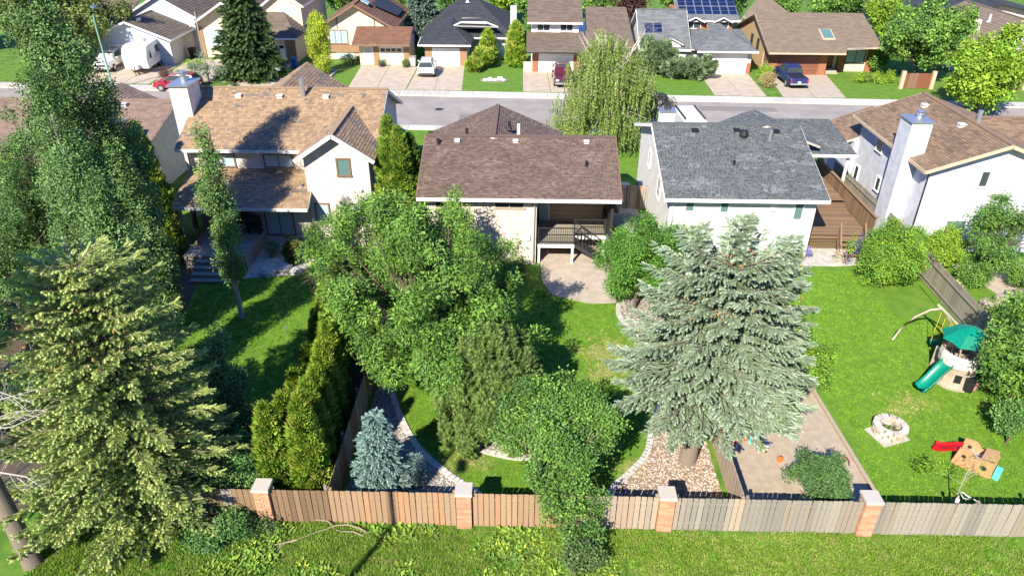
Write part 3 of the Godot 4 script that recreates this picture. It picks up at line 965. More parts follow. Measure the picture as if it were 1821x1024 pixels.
# ------------------------------------------------------------------ the houses across the street
func far_houses():
	var G = pal(0.165, 0.125, 0.095, 0.18)
	# --- grey sided house
	var h = thing("grey_sided_house", "grey house with blue sided gable behind the parked travel trailer", "house")
	gable_z(h, -46.4, -37.9, -86.0, -100.0, 3.95, -42.0, 6.3, G, M.trim_white, M.siding_blue, 0.4, 0.4, 0.0, 0.35, 0.7)
	gable_z(h, -47.5, -38.4, -79.8, -87.5, 2.75, -43.0, 4.6, G, M.trim_white, M.siding_blue, 0.4, 0.5, 0.0, 0.35, 0.7)
	garage_door(h, Vector3(-43.2, 0, -80.28), 0, 4.6, 2.0, M.door_cream)
	roof(h, [Vector3(-58, 3.0, -84.0), Vector3(-46, 3.0, -84.0), Vector3(-46, 5.8, -92.0), Vector3(-58, 5.8, -92.0)], G, 0.35, 0.7)
	wall_box(h, Vector3(-57.5, 0, -84.6), Vector3(-46.2, 3.0, -95), M.siding_grey)
	for x in [-49.6, -51.2]:
		window(h, Vector3(x, 1.5, -84.57), 0, 0.8, 1.6, 1, M.trim_white, M.glass_pale)
	wall_box(h, Vector3(-38.9, 0, -80.4), Vector3(-38.78, 2.7, -86.5), M.siding_grey)
	roof_vent(h, Vector3(-42.2, 4.4, -81.5), M.trim_white)
	roof_vent(h, Vector3(-44.0, 4.1, -82.5), M.trim_white)
	settle(h, Vector3(-42.5, 0, -89))
	# --- cream house with brick garage
	h = thing("gabled_cream_house", "cream house with white-trimmed gables and brick garage behind a dark spruce", "house")
	gable_z(h, -37.4, -29.6, -83.0, -96.0, 3.7, -33.5, 6.1, G, M.trim_white, M.cream, 0.5, 0.9, 0.0, 0.35, 0.7)
	window(h, Vector3(-35.0, 2.2, -83.88), 0, 2.0, 1.7, 3, M.trim_white, M.glass_pale)
	obj("brick_pier", SP(Vector3(-37.0, 0, -83.95), Vector3(-36.5, 3.4, -83.8)), M.brick_tan, h)
	gable_z(h, -30.0, -25.2, -85.2, -97.0, 5.4, -27.6, 7.1, G, M.trim_white, M.cream, 0.4, 0.5, 0.0, 0.35, 0.7)
	window(h, Vector3(-27.25, 4.7, -85.68), 0, 1.4, 0.85, 2, M.trim_white, M.glass_pale)
	wall_box(h, Vector3(-30.0, 0, -82.0), Vector3(-25.6, 2.75, -88), M.cream)
	roof(h, [Vector3(-30.5, 2.75, -81.2), Vector3(-25.1, 2.75, -81.2), Vector3(-27.6, 4.7, -85.7), Vector3(-30.5, 4.7, -85.7)], G, 0.35, 0.7)
	roof(h, [Vector3(-25.1, 2.75, -81.2), Vector3(-25.1, 2.75, -88.0), Vector3(-27.6, 4.7, -85.7)], G, 0.35, 0.7)
	fascia(h, Vector3(-30.5, 2.66, -81.16), Vector3(-25.1, 2.66, -81.16))
	garage_door(h, Vector3(-28.2, 0, -81.97), 0, 2.6, 1.9, M.door_white, true)
	obj("brick_pier", SP(Vector3(-26.75, 0, -82.0), Vector3(-25.65, 2.6, -81.88)), M.brick_tan, h)
	settle(h, Vector3(-31, 0, -89))
	# --- cream and brown split level
	var Bq = pal(0.20, 0.10, 0.06, 0.16)
	h = thing("split_level_house", "cream split-level house with reddish-brown roof and black pool-heating mats", "house")
	gable_z(h, -23.4, -14.6, -83.0, -95.0, 3.5, -19.0, 6.0, Bq, M.trim_brown, M.cream, 0.5, 0.7, 0.0, 0.35, 0.7)
	obj("roof_mat", prism_st([Vector3(-17.6, 5.48, -86.2), Vector3(-15.0, 4.02, -87.6), Vector3(-15.0, 4.02, -92.0), Vector3(-17.6, 5.48, -92.0)], Vector3(0, 0.06, 0)), M.trim_dark, h)
	obj("skylight", prism_st([Vector3(-18.6, 6.05, -85.0), Vector3(-17.8, 5.6, -85.0), Vector3(-17.8, 5.6, -86.2), Vector3(-18.6, 6.05, -86.2)], Vector3(0, 0.12, 0)), M.glass_pale, h)
	wall_box(h, Vector3(-18.4, 0, -81.0), Vector3(-13.0, 2.5, -86), M.cream)
	roof(h, [Vector3(-18.9, 2.45, -79.9), Vector3(-12.7, 2.45, -79.9), Vector3(-12.7, 3.7, -83.2), Vector3(-18.9, 3.7, -83.2)], Bq, 0.3, 0.6)
	roof(h, [Vector3(-12.7, 2.45, -87.2), Vector3(-16.0, 2.45, -87.2), Vector3(-16.0, 3.7, -83.2), Vector3(-12.7, 3.7, -83.2)], Bq, 0.3, 0.6)
	fascia(h, Vector3(-18.9, 2.36, -79.86), Vector3(-12.7, 2.36, -79.86), M.trim_brown)
	garage_door(h, Vector3(-14.9, 0, -80.97), 0, 2.4, 1.9, M.door_cream, true)
	for x in [-16.5, -13.2]:
		obj("brick_pier", SP(Vector3(x - 0.3, 0, -81.0), Vector3(x + 0.3, 2.3, -80.86)), M.brick_tan, h)
	entry_door(h, Vector3(-17.4, 0.1, -80.97), 0, 0.85, 1.9, M.siding_grey)
	window(h, Vector3(-21.2, 2.45, -83.68), 0, 2.0, 1.4, 3, M.trim_brown, M.glass_pale)
	obj("brick_band", SP(Vector3(-22.9, 0.8, -83.72), Vector3(-18.6, 1.6, -83.5)), M.brick_tan, h)
	window(h, Vector3(-20.6, 0.4, -83.68), 0, 1.8, 0.5, 2, M.trim_white, M.glass_pale)
	for x in [-21.2, -17.0]:
		obj("gable_batten", SP(Vector3(x - 0.06, 3.3, -83.66), Vector3(x + 0.06, 4.5, -83.72)), M.trim_brown, h)
	settle(h, Vector3(-18, 0, -88))
	# --- dark hip roofed bungalow
	var Dk = pal(0.042, 0.047, 0.058, 0.22)
	h = thing("dark_roofed_house", "brick-fronted bungalow with charcoal hip roof and one white garage door", "house")
	wall_box(h, Vector3(-11.2, 0, -81.1), Vector3(-6.6, 2.4, -86), M.siding_grey)
	wall_box(h, Vector3(-11.4, 0, -85.0), Vector3(-2.1, 2.45, -97), M.siding_grey)
	roof(h, [Vector3(-11.8, 2.4, -80.3), Vector3(-6.1, 2.4, -80.3), Vector3(-8.6, 3.95, -84.0)], Dk, 0.3, 0.6)
	roof(h, [Vector3(-6.1, 2.4, -80.3), Vector3(-6.1, 2.4, -86.5), Vector3(-8.6, 3.95, -88), Vector3(-8.6, 3.95, -84.0)], Dk, 0.3, 0.6)
	roof(h, [Vector3(-11.8, 2.4, -88.0), Vector3(-11.8, 2.4, -80.3), Vector3(-8.6, 3.95, -84.0), Vector3(-8.6, 3.95, -88)], Dk, 0.3, 0.6)
	roof(h, [Vector3(-12.2, 2.4, -84.3), Vector3(-1.5, 2.4, -84.3), Vector3(-6.2, 5.6, -91.0), Vector3(-7.6, 5.6, -91.0)], Dk, 0.3, 0.6)
	roof(h, [Vector3(-1.5, 2.4, -84.3), Vector3(-1.5, 2.4, -98.0), Vector3(-6.2, 5.6, -91.0)], Dk, 0.3, 0.6)
	roof(h, [Vector3(-12.2, 2.4, -98.0), Vector3(-12.2, 2.4, -84.3), Vector3(-7.6, 5.6, -91.0)], Dk, 0.3, 0.6)
	for e in [[-11.8, -80.26, -6.1], [-6.1, -84.26, -1.5]]:
		fascia(h, Vector3(e[0], 2.31, e[1]), Vector3(e[2], 2.31, e[1]))
	fascia(h, Vector3(-11.84, 2.31, -80.3), Vector3(-12.2, 2.31, -88.0))
	# clipped false gable above the door
	wall_box(h, Vector3(-7.6, 3.35, -84.3), Vector3(-4.6, 3.9, -86.2), M.siding_grey)
	roof(h, [Vector3(-8.3, 3.75, -83.9), Vector3(-3.4, 3.65, -83.9), Vector3(-4.6, 4.25, -85.6), Vector3(-7.4, 4.25, -85.6)], Dk, 0.3, 0.6)
	fascia(h, Vector3(-8.3, 3.68, -83.86), Vector3(-7.4, 4.1, -83.86), M.trim_white, 0.14)
	fascia(h, Vector3(-7.4, 4.1, -83.86), Vector3(-4.6, 4.1, -83.86), M.trim_white, 0.14)
	fascia(h, Vector3(-4.6, 4.1, -83.86), Vector3(-3.3, 3.6, -83.86), M.trim_white, 0.14)
	garage_door(h, Vector3(-8.9, 0, -81.07), 0, 2.75, 1.78, M.door_white)
	for x in [-10.75, -6.95]:
		obj("brick_pier", SP(Vector3(x - 0.45, 0, -81.12), Vector3(x + 0.35, 2.15, -81.0)), M.brick_tan, h)
	window(h, Vector3(-3.2, 1.3, -84.97), 0, 1.5, 1.4, 1, M.trim_white, M.blind)
	vent_pipe(h, Vector3(-7.1, 5.3, -90.0), M.trim_white, 0.12, 0.8)
	wall_box(h, Vector3(-2.0, 2, -86), Vector3(-1.3, 5.4, -87), M.siding_grey, "chimney")
	settle(h, Vector3(-6.8, 0, -89))
	# --- white two storey
	h = thing("white_sided_house", "two-storey white-sided house with brown-grey roofs and white double garage door", "house")
	wall_box(h, Vector3(0.5, 0, -79.0), Vector3(5.6, 2.5, -84), M.siding_white)
	roof(h, [Vector3(-0.1, 2.35, -77.7), Vector3(6.1, 2.35, -77.7), Vector3(6.1, 3.5, -82.4), Vector3(-0.1, 3.5, -82.4)], G, 0.3, 0.6)
	wall_box(h, Vector3(0.4, 0, -82.1), Vector3(5.5, 4.75, -91), M.siding_white)
	roof(h, [Vector3(-0.1, 4.6, -81.4), Vector3(5.9, 4.6, -81.4), Vector3(5.9, 7.0, -87.0), Vector3(-0.1, 7.0, -87.0)], G, 0.3, 0.6)
	roof(h, [Vector3(5.9, 4.6, -92.6), Vector3(-0.1, 4.6, -92.6), Vector3(-0.1, 7.0, -87.0), Vector3(5.9, 7.0, -87.0)], G, 0.6, 1.2)
	fascia(h, Vector3(-0.1, 2.26, -77.66), Vector3(6.1, 2.26, -77.66), M.trim_dark)
	fascia(h, Vector3(-0.1, 4.5, -81.36), Vector3(5.9, 4.5, -81.36))
	for x in [1.7, 4.2]:
		window(h, Vector3(x, 3.98, -82.08), 0, 1.3, 0.7, 2, M.trim_white, M.glass)
	garage_door(h, Vector3(3.0, 0, -78.97), 0, 3.6, 1.75, M.door_white)
	for x in [0.85, 5.25]:
		obj("brick_pier", SP(Vector3(x - 0.32, 0, -79.0), Vector3(x + 0.32, 2.1, -78.88)), M.brick, h)
	wall_box(h, Vector3(5.9, 0, -82.4), Vector3(11.2, 2.6, -93), M.siding_white)
	roof(h, [Vector3(6.2, 2.5, -79.5), Vector3(11.4, 2.5, -79.5), Vector3(11.0, 5.4, -86.5), Vector3(6.4, 5.4, -86.5)], G, 0.3, 0.6)
	obj("gate", SP(Vector3(-0.4, 0, -79.1), Vector3(0.45, 1.0, -79.0)), M.door_cream, h)
	settle(h, Vector3(4, 0, -86))
	# --- grey roof with solar panels
	var Gr = pal(0.16, 0.17, 0.178, 0.2)
	h = thing("solar_house", "grey-roofed house with blue solar panels, twin dormers and white double garage", "house")
	gable_x(h, 11.9, 17.4, -79.6, -90.0, 2.3, -84.6, 5.5, Gr, M.trim_white, M.siding_grey, 0.4, 0.4, 0.0, 0.3, 0.6)
	wall_box(h, Vector3(16.8, 0, -80.5), Vector3(24.0, 2.2, -95), M.siding_grey)
	roof(h, [Vector3(16.6, 2.3, -79.8), Vector3(24.2, 2.3, -79.8), Vector3(24.2, 3.2, -86.1), Vector3(16.6, 3.2, -86.1)], Gr, 0.3, 0.6)
	wall_box(h, Vector3(17.3, 2.8, -86.0), Vector3(23.1, 4.3, -95), M.brick)
	roof(h, [Vector3(16.7, 4.2, -85.6), Vector3(23.8, 4.2, -85.6), Vector3(23.4, 7.0, -92.0), Vector3(16.9, 7.0, -92.0)], Gr, 0.3, 0.6)
	fascia(h, Vector3(16.7, 4.12, -85.56), Vector3(23.8, 4.12, -85.56))
	for x in [18.7, 21.8]:
		window(h, Vector3(x, 3.65, -85.98), 0, 1.5, 0.72, 2, M.trim_white, M.glass)
		roof(h, [Vector3(x - 1.1, 4.12, -86.6), Vector3(x - 1.1, 4.12, -85.2), Vector3(x, 4.62, -85.2), Vector3(x, 4.62, -86.9)], Gr, 0.3, 0.6, 0.1)
		roof(h, [Vector3(x + 1.1, 4.12, -85.2), Vector3(x + 1.1, 4.12, -86.6), Vector3(x, 4.62, -86.9), Vector3(x, 4.62, -85.2)], Gr, 0.3, 0.6, 0.1)
		fascia(h, Vector3(x - 1.1, 4.05, -85.17), Vector3(x, 4.55, -85.17), M.trim_white, 0.12)
		fascia(h, Vector3(x + 1.1, 4.05, -85.17), Vector3(x, 4.55, -85.17), M.trim_white, 0.12)
	var kk = 2.8 / 6.4
	for i in 7:
		for j in 3:
			solar(h, Vector3(17.55 + i * 0.94, 4.95 + j * 0.66, -87.3 - j * 1.5), 0.88, 1.5, atan(kk))
	for i in 2:
		for j in 2:
			solar(h, Vector3(13.1 + i * 0.98, 3.95 + j * 0.83, -82.2 - j * 1.36), 0.92, 1.5, atan(0.64))
	# garage wing with its clipped gable
	wall_box(h, Vector3(18.2, 0, -78.9), Vector3(23.7, 2.5, -84), M.siding_grey)
	roof(h, [Vector3(17.7, 2.5, -78.0), Vector3(24.1, 2.5, -78.0), Vector3(22.4, 3.4, -80.8), Vector3(19.4, 3.4, -80.8)], Gr, 0.3, 0.6)
	roof(h, [Vector3(24.1, 2.5, -78.0), Vector3(24.1, 2.5, -86.0), Vector3(22.4, 3.4, -86), Vector3(22.4, 3.4, -80.8)], Gr, 0.3, 0.6)
	roof(h, [Vector3(17.7, 2.5, -86.0), Vector3(17.7, 2.5, -78.0), Vector3(19.4, 3.4, -80.8), Vector3(19.4, 3.4, -86)], Gr, 0.3, 0.6)
	roof(h, [Vector3(19.4, 3.4, -80.8), Vector3(22.4, 3.4, -80.8), Vector3(21.4, 4.0, -86.0), Vector3(20.2, 4.0, -86.0)], Gr, 0.3, 0.6)
	fascia(h, Vector3(17.7, 2.42, -77.96), Vector3(24.1, 2.42, -77.96))
	garage_door(h, Vector3(21.0, 0, -78.87), 0, 4.3, 1.95, M.door_white)
	obj("brick_pier", SP(Vector3(23.25, 0, -78.94), Vector3(23.72, 1.1, -78.82)), M.brick, h)
	# little gable to the side
	roof(h, [Vector3(13.9, 2.8, -82.0), Vector3(13.9, 2.8, -79.6), Vector3(15.2, 3.5, -79.6), Vector3(15.2, 3.5, -82.0)], Gr, 0.3, 0.6)
	roof(h, [Vector3(16.6, 2.8, -79.6), Vector3(16.6, 2.8, -82.0), Vector3(15.2, 3.5, -82.0), Vector3(15.2, 3.5, -79.6)], Gr, 0.3, 0.6)
	body_z(h, 14.2, 16.3, -79.9, -82, 0, 2.8, 15.2, 3.3, M.siding_white)
	window(h, Vector3(15.2, 1.8, -79.88), 0, 0.9, 1.0, 1, M.trim_white, M.glass_pale)
	settle(h, Vector3(18, 0, -86))
	# --- brick house with steep brown roof
	var Br = pal(0.215, 0.165, 0.12, 0.12)
	h = thing("steep_roofed_house", "brick house with one steep brown roof, skylight and brown garage door", "house")
	body_x(h, 25.4, 36.4, -80.6, -92.0, 0, 3.2, -84.6, 4.85, M.ochre)
	roof(h, [Vector3(24.9, 2.6, -77.2), Vector3(32.8, 2.6, -77.2), Vector3(33.3, 3.0, -78.3), Vector3(36.9, 3.0, -78.3), Vector3(36.7, 5.25, -84.6), Vector3(24.9, 5.25, -84.6)], Br, 0.3, 0.6)
	roof(h, [Vector3(36.7, 2.6, -92), Vector3(24.9, 2.6, -92), Vector3(24.9, 5.25, -84.6), Vector3(36.7, 5.25, -84.6)], Br, 0.6, 1.2)
	fascia(h, Vector3(24.9, 2.51, -77.16), Vector3(32.8, 2.51, -77.16), M.trim_tan)
	fascia(h, Vector3(33.2, 2.9, -78.26), Vector3(36.9, 2.9, -78.26), M.trim_tan)
	fascia(h, Vector3(24.86, 2.5, -77.2), Vector3(24.86, 5.15, -84.6), M.trim_brown)
	wall_box(h, Vector3(25.5, 0, -78.7), Vector3(31.6, 2.6, -82), M.trim_brown)
	garage_door(h, Vector3(28.6, 0, -78.67), 0, 4.2, 1.8, M.door_brown)
	for x in [26.0, 31.2]:
		obj("brick_pier", SP(Vector3(x - 0.38, 0, -78.72), Vector3(x + 0.38, 2.2, -78.58)), M.brick, h)
	wall_box(h, Vector3(33.9, 0, -80.4), Vector3(36.6, 2.9, -84), M.cream)
	for x in [33.75, 36.75]:
		obj("brick_pier", SP(Vector3(x - 0.35, 0, -80.2), Vector3(x + 0.35, 2.75, -80.6)), M.brick, h)
	window(h, Vector3(35.2, 1.6, -80.38), 0, 1.9, 1.35, 2, M.trim_dark, M.glass_pale)
	entry_door(h, Vector3(32.6, 0.15, -80.57), 0, 0.9, 1.95, M.door_brown)
	for k2 in 3:
		obj("step", SP(Vector3(31.9, 0, -79.2 - k2 * 0.35), Vector3(33.2, 0.12 * (k2 + 1), -80.5)), M.drive2, h)
	var sk = obj("skylight", prism_st([Vector3(31.0, 3.42, -79.5), Vector3(32.3, 3.42, -79.5), Vector3(32.3, 4.06, -81.3), Vector3(31.0, 4.06, -81.3)], Vector3(0, 0.14, 0)), M.trim_tan, h)
	obj("pane", prism_st([Vector3(31.12, 3.61, -79.62), Vector3(32.18, 3.61, -79.62), Vector3(32.18, 4.18, -81.18), Vector3(31.12, 4.18, -81.18)], Vector3(0, 0.02, 0)), M.glass_green, sk)
	for z in [-83.0, -85.5]:
		window(h, Vector3(25.38, 2.2, z), -PI / 2, 0.6, 1.1, 1, M.trim_dark, M.glass)
	roof(h, [Vector3(24.6, 4.2, -88), Vector3(30.6, 4.2, -88), Vector3(28.2, 5.9, -92), Vector3(27.4, 5.9, -92)], Br, 0.4, 0.8)
	settle(h, Vector3(31, 0, -85))
	# --- cream house at the corner, brown roof and another dark roof behind
	h = thing("corner_house", "cream stucco house with brown-grey roof behind a dark board fence", "house")
	gable_z(h, 46.0, 58.5, -80.0, -93.0, 2.25, 52.3, 5.4, Br, M.trim_tan, M.stucco_cream, 0.4, 0.6, 0.0, 0.4, 0.8)
	obj("chimney", SP(Vector3(47.6, 0, -83.4), Vector3(49.2, 4.9, -84.4)), M.stucco_cream, h)
	vent_pipe(h, Vector3(50.6, 4.6, -84.5), M.trim_white, 0.12, 0.7)
	settle(h, Vector3(52, 0, -86))
	h = thing("dark_gabled_house", "cream house with charcoal roof and wide white gable behind leafy trees", "house")
	gable_z(h, 44.0, 68.0, -91.5, -110.0, 2.7, 56.0, 5.2, Dk, M.trim_dark, M.stucco_cream, 0.5, 0.6, 0.0, 0.4, 0.8)
	settle(h, Vector3(56, 0, -100))

func prism_st(pts, off):
	var st = S()
	prism(st, pts, off)
	return st

func solar(h, c, w, l, tilt):
	var b = Basis(Vector3.RIGHT, tilt)
	var f = obj("solar_panel", B(Vector3(w, 0.05, l)), M.metal, h, c)
	f.basis = b
	for i in 2:
		obj("cell_sheet", B(Vector3(w - 0.06, 0.012, l / 2 - 0.05)), M.solar, f, Vector3(0, 0.03, (i - 0.5) * l / 2))

# ------------------------------------------------------------------ leaves, needles and blades (small meshes, copied through the crowns)
func leaf(st, p, dir, nrm, ln, wd):
	var d = dir.normalized()
	var side = d.cross(nrm)
	if side.length() < 0.05:
		side = d.cross(Vector3(0.3, 0.8, 0.5))
	side = side.normalized() * wd * 0.5
	var up = side.cross(d).normalized() * wd * 0.14
	var m = p + d * ln * 0.45
	tri(st, p, m + side + up, p + d * ln)
	tri(st, p, p + d * ln, m - side + up)

func rvec(s = 1.0):
	return Vector3(rng.randf_range(-s, s), rng.randf_range(-s, s), rng.randf_range(-s, s))

func shade(st, lo, hi):
	var k = rng.randf_range(lo * 0.85, hi * 1.08)
	st.set_color(Color(k, k, k * rng.randf_range(0.85, 1.1)))

func spray(n, r, thick, ln, wd, lift):
	var st = S()
	for i in n:
		var t = rng.randf() * TAU
		var q = sqrt(rng.randf()) * r
		var p = Vector3(cos(t) * q, rng.randf_range(-thick, thick), sin(t) * q)
		var d = Vector3(cos(t + rng.randf_range(-0.9, 0.9)), rng.randf_range(-0.55, 0.5) + lift, sin(t + rng.randf_range(-0.9, 0.9)))
		shade(st, 0.72, 1.2)
		leaf(st, p, d, Vector3(0, 1, 0) + rvec(0.7), ln * rng.randf_range(0.7, 1.25), wd * rng.randf_range(0.75, 1.2))
	return commit(st)

func leaf_meshes():
	L.broad = [spray(34, 0.30, 0.16, 0.125, 0.055, 0.0), spray(34, 0.32, 0.14, 0.12, 0.055, -0.25), spray(32, 0.28, 0.18, 0.13, 0.055, 0.1)]
	L.small = [spray(32, 0.26, 0.2, 0.085, 0.058, 0.0), spray(32, 0.24, 0.22, 0.08, 0.06, 0.2)]
	L.tiny = [spray(34, 0.22, 0.13, 0.075, 0.045, 0.1), spray(34, 0.24, 0.12, 0.07, 0.045, 0.0)]
	# far crowns: bigger leaf bunches
	L.far = [spray(22, 0.5, 0.25, 0.26, 0.17, 0.0), spray(22, 0.48, 0.28, 0.24, 0.16, 0.1)]
	# cedar: upright flat fans
	L.cedar = []
	for v in 2:
		var st = S()
		for f in 5:
			var a = rng.randf() * TAU
			var ax = Vector3(cos(a), 0, sin(a))
			for i in 7:
				var t = lerp(-1.0, 1.0, i / 6.0)
				shade(st, 0.7, 1.2)
				leaf(st, Vector3(0, -0.05, 0) + rvec(0.08), ax * t * 0.8 + Vector3(0, 1.0 - abs(t) * 0.3, 0) + rvec(0.15), ax.cross(Vector3.UP) + rvec(0.3), rng.randf_range(0.16, 0.26), 0.05)
		L.cedar.append(commit(st))
	# spruce twig along +z, one metre long
	L.spruce = []
	for v in 2:
		var st = S()
		for i in 13:
			var z = i / 13.0
			for k in 6:
				var a = TAU * (k + 0.37 * i) / 6 + rng.randf_range(-0.4, 0.4)
				var rad = Vector3(cos(a), sin(a), 0)
				var ln = 0.36 * (1.0 - 0.35 * z)
				var base = Vector3(0, 0, z)
				var tip = base + rad * ln * 0.72 + Vector3(0, 0, ln * 0.85)
				var w = rad.cross(Vector3(0, 0, 1)) * 0.04
				shade(st, 0.72, 1.22)
				tri(st, base - w, tip, base + w)
		st.set_color(Color(0.9, 0.75, 0.55))
		L.spruce.append(commit(st))
	# pine candle along +y
	var st = S()
	for i in 40:
		var a = rng.randf() * TAU
		var y = rng.randf_range(-0.12, 0.2)
		var rad = Vector3(cos(a), 0, sin(a))
		var base = Vector3(0, y, 0)
		var tip = base + rad * rng.randf_range(0.07, 0.13) + Vector3(0, rng.randf_range(0.06, 0.15), 0)
		var w = rad.cross(Vector3.UP) * 0.016
		shade(st, 0.7, 1.2)
		tri(st, base - w, tip, base + w)
	L.pine = [commit(st)]
	# hanging strand
	L.strand = []
	for v in 2:
		st = S()
		var p = Vector3.ZERO
		for i in 26:
			p += Vector3(rng.randf_range(-0.02, 0.02), -0.055, rng.randf_range(-0.02, 0.02))
			shade(st, 0.7, 1.25)
			leaf(st, p, Vector3(rng.randf_range(-0.7, 0.7), -1.0, rng.randf_range(-0.7, 0.7)), rvec(), 0.14, 0.055)
		L.strand.append(commit(st))
	# grass tuft and broad weeds
	L.grass = []
	for v in 3:
		st = S()
		for i in 16:
			var t = rng.randf() * TAU
			var q = rng.randf() * 0.14
			var base = Vector3(cos(t) * q, 0, sin(t) * q)
			var tip = base + Vector3(rng.randf_range(-0.07, 0.07), rng.randf_range(0.05, 0.12), rng.randf_range(-0.07, 0.07))
			var w = Vector3(cos(t * 3), 0, sin(t * 3)) * 0.011
			shade(st, 0.75, 1.2)
			tri(st, base - w, tip, base + w)
		L.grass.append(commit(st))
	L.weed = [spray(14, 0.16, 0.05, 0.14, 0.07, 0.35), spray(14, 0.14, 0.07, 0.12, 0.06, 0.5)]
	L.cone = []
	st = S()
	var rings = []
	for i in 5:
		var y = -0.12 * i / 4.0
		var r = 0.022 * sin(PI * (0.12 + 0.8 * i / 4.0)) + 0.004
		rings.append(ring(Vector3(0, y, 0), Vector3.RIGHT, Vector3.BACK, 6, r, r))
	loft(st, rings)
	L.cone = [commit(st)]

func aim(dir, spin):   # a basis whose y axis points along dir
	var y = dir.normalized()
	var x = y.cross(Vector3.FORWARD if abs(y.z) < 0.9 else Vector3.RIGHT).normalized()
	return Basis(x, y, x.cross(y)).rotated(y, spin)

func aim_z(dir, roll):
	var z = dir.normalized()
	var x = Vector3.UP.cross(z)
	if x.length() < 0.05:
		x = Vector3.RIGHT
	x = x.normalized()
	return Basis(x, z.cross(x), z).rotated(z, roll)

func pick(cols):
	var i = rng.randi() % cols.size()
	var a = cols[i]
	var b = cols[rng.randi() % cols.size()]
	var c = a.lerp(b, rng.randf())
	var k = rng.randf_range(0.75, 1.25) * 1.42
	return Color(c.r * k, c.g * k, c.b * k)

func put(parent, called, meshes, material, xf, co):   # spread the copies over the mesh variants
	var n = meshes.size()
	for v in n:
		var a = []
		var c = []
		for i in range(v, xf.size(), n):
			a.append(xf[i])
			c.append(co[i])
		if a.size():
			var o = multi(parent, called, meshes[v], material, a, c)
			o.set_meta("kind", "stuff")

func foliage(parent, called, lobes, meshes, cols, spacing, up = 0.5, smin = 0.8, smax = 1.25, material = null, inner = 0.45, clump = 0.9):
	# leaf sprays through the outer depth of every lobe, thinned by noise into clumps with gaps between them
	var xf = []
	var co = []
	var nz := FastNoiseLite.new()
	nz.seed = rng.randi()
	nz.frequency = clump / (spacing * 4.6)
	for li in lobes.size():
		var l = lobes[li]
		var r = l[1]
		var mean = (r.x + r.y + r.z) / 3.0
		var n = int(4.0 * PI * mean * mean / (spacing * spacing) * 1.45) + 4
		var tint = rng.randf_range(0.88, 1.12)
		for i in n:
			var d = rvec()
			while d.length() > 1.0 or d.length() < 0.1:
				d = rvec()
			d = d.normalized()
			var f = lerp(inner, 1.05, pow(rng.randf(), 0.55))
			if rng.randf() < 0.05:
				f += rng.randf_range(0.0, 0.28)
			var p = l[0] + d * r * f
			if p.y < 0.12:
				continue
			if nz.get_noise_3dv(p) < -0.04 and rng.randf() < 0.9:
				continue
			var buried = false
			for lj in lobes.size():
				if lj != li:
					var q = (p - lobes[lj][0]) / lobes[lj][1]
					if q.length_squared() < 0.3:
						buried = true
						break
			if buried and rng.randf() < 0.8:
				continue
			var nrm = (d / r).normalized() + Vector3(0, up, 0) + rvec(0.55)
			var s = rng.randf_range(smin, smax)
			xf.append(Transform3D(aim(nrm, rng.randf() * TAU).scaled(Vector3.ONE * s), p))
			var c = pick(cols)
			co.append(Color(c.r * tint, c.g * tint, c.b * tint))
	put(parent, called, meshes, material if material else M.leaf, xf, co)

func lobes_in(c, r, n, lr0, lr1, top = 0.0):
	var out = []
	for i in n:
		var d = rvec()
		while d.length() > 1.0:
			d = rvec()
		if top > 0 and d.y < -0.6:
			d.y *= 0.5
		var k = rng.randf_range(lr0, lr1)
		var rr = Vector3(k, k * rng.randf_range(0.7, 0.95), k)
		var lim = Vector3(max(r.x - k, 0.1), max(r.y - k * 0.8, 0.1), max(r.z - k, 0.1))
		out.append([c + d.normalized() * pow(d.length(), 0.6) * lim, rr])
	for i in int(n * 0.6):   # shoots that break the outline
		var d = rvec()
		while d.length() > 1.0 or d.length() < 0.1:
			d = rvec()
		d = d.normalized()
		if d.y < -0.2:
			d.y = -d.y
		var k = lr0 * rng.randf_range(0.35, 0.6)
		out.append([c + d * r * rng.randf_range(0.9, 1.08), Vector3(k, k * 1.2, k)])
	return out

func limbs(t, at, trunk_h, r, lobes, m, every = 1, lean = Vector3.ZERO):
	var top = Vector3(0, trunk_h, 0) + lean
	obj("trunk", TUBE([Vector3(0, -0.05, 0), Vector3(0, trunk_h * 0.15, 0) + lean * 0.1, Vector3(0, trunk_h * 0.55, 0) + lean * 0.5, top], r * 1.15, r * 0.6, 9), m, t)
	var st = S()
	for i in range(0, lobes.size(), every):
		var e = lobes[i][0] - at
		var s = Vector3(0, trunk_h, 0).lerp(Vector3.ZERO, rng.randf_range(0.0, 0.45)) + lean * 0.7
		var mid = s.lerp(e, 0.5) + Vector3(0, 0.2, 0) + rvec(0.25)
		tube(st, [s, mid, e + rvec(0.2)], r * 0.4, r * 0.08, 5)
	obj("limbs", st, m, t)

func leafy(called, label, category, at, trunk_h, tr, lobes, meshes, cols, spacing, bark, group = "", up = 0.5, smin = 0.6, smax = 1.4):
	var t = thing(called, label, category, at, 0.0, group)
	limbs(t, at, trunk_h, tr, lobes, bark)
	var rel = []
	for l in lobes:
		rel.append([l[0] - at, l[1]])
	foliage(t, "crown", rel, meshes, cols, spacing, up, smin, smax)
	return t

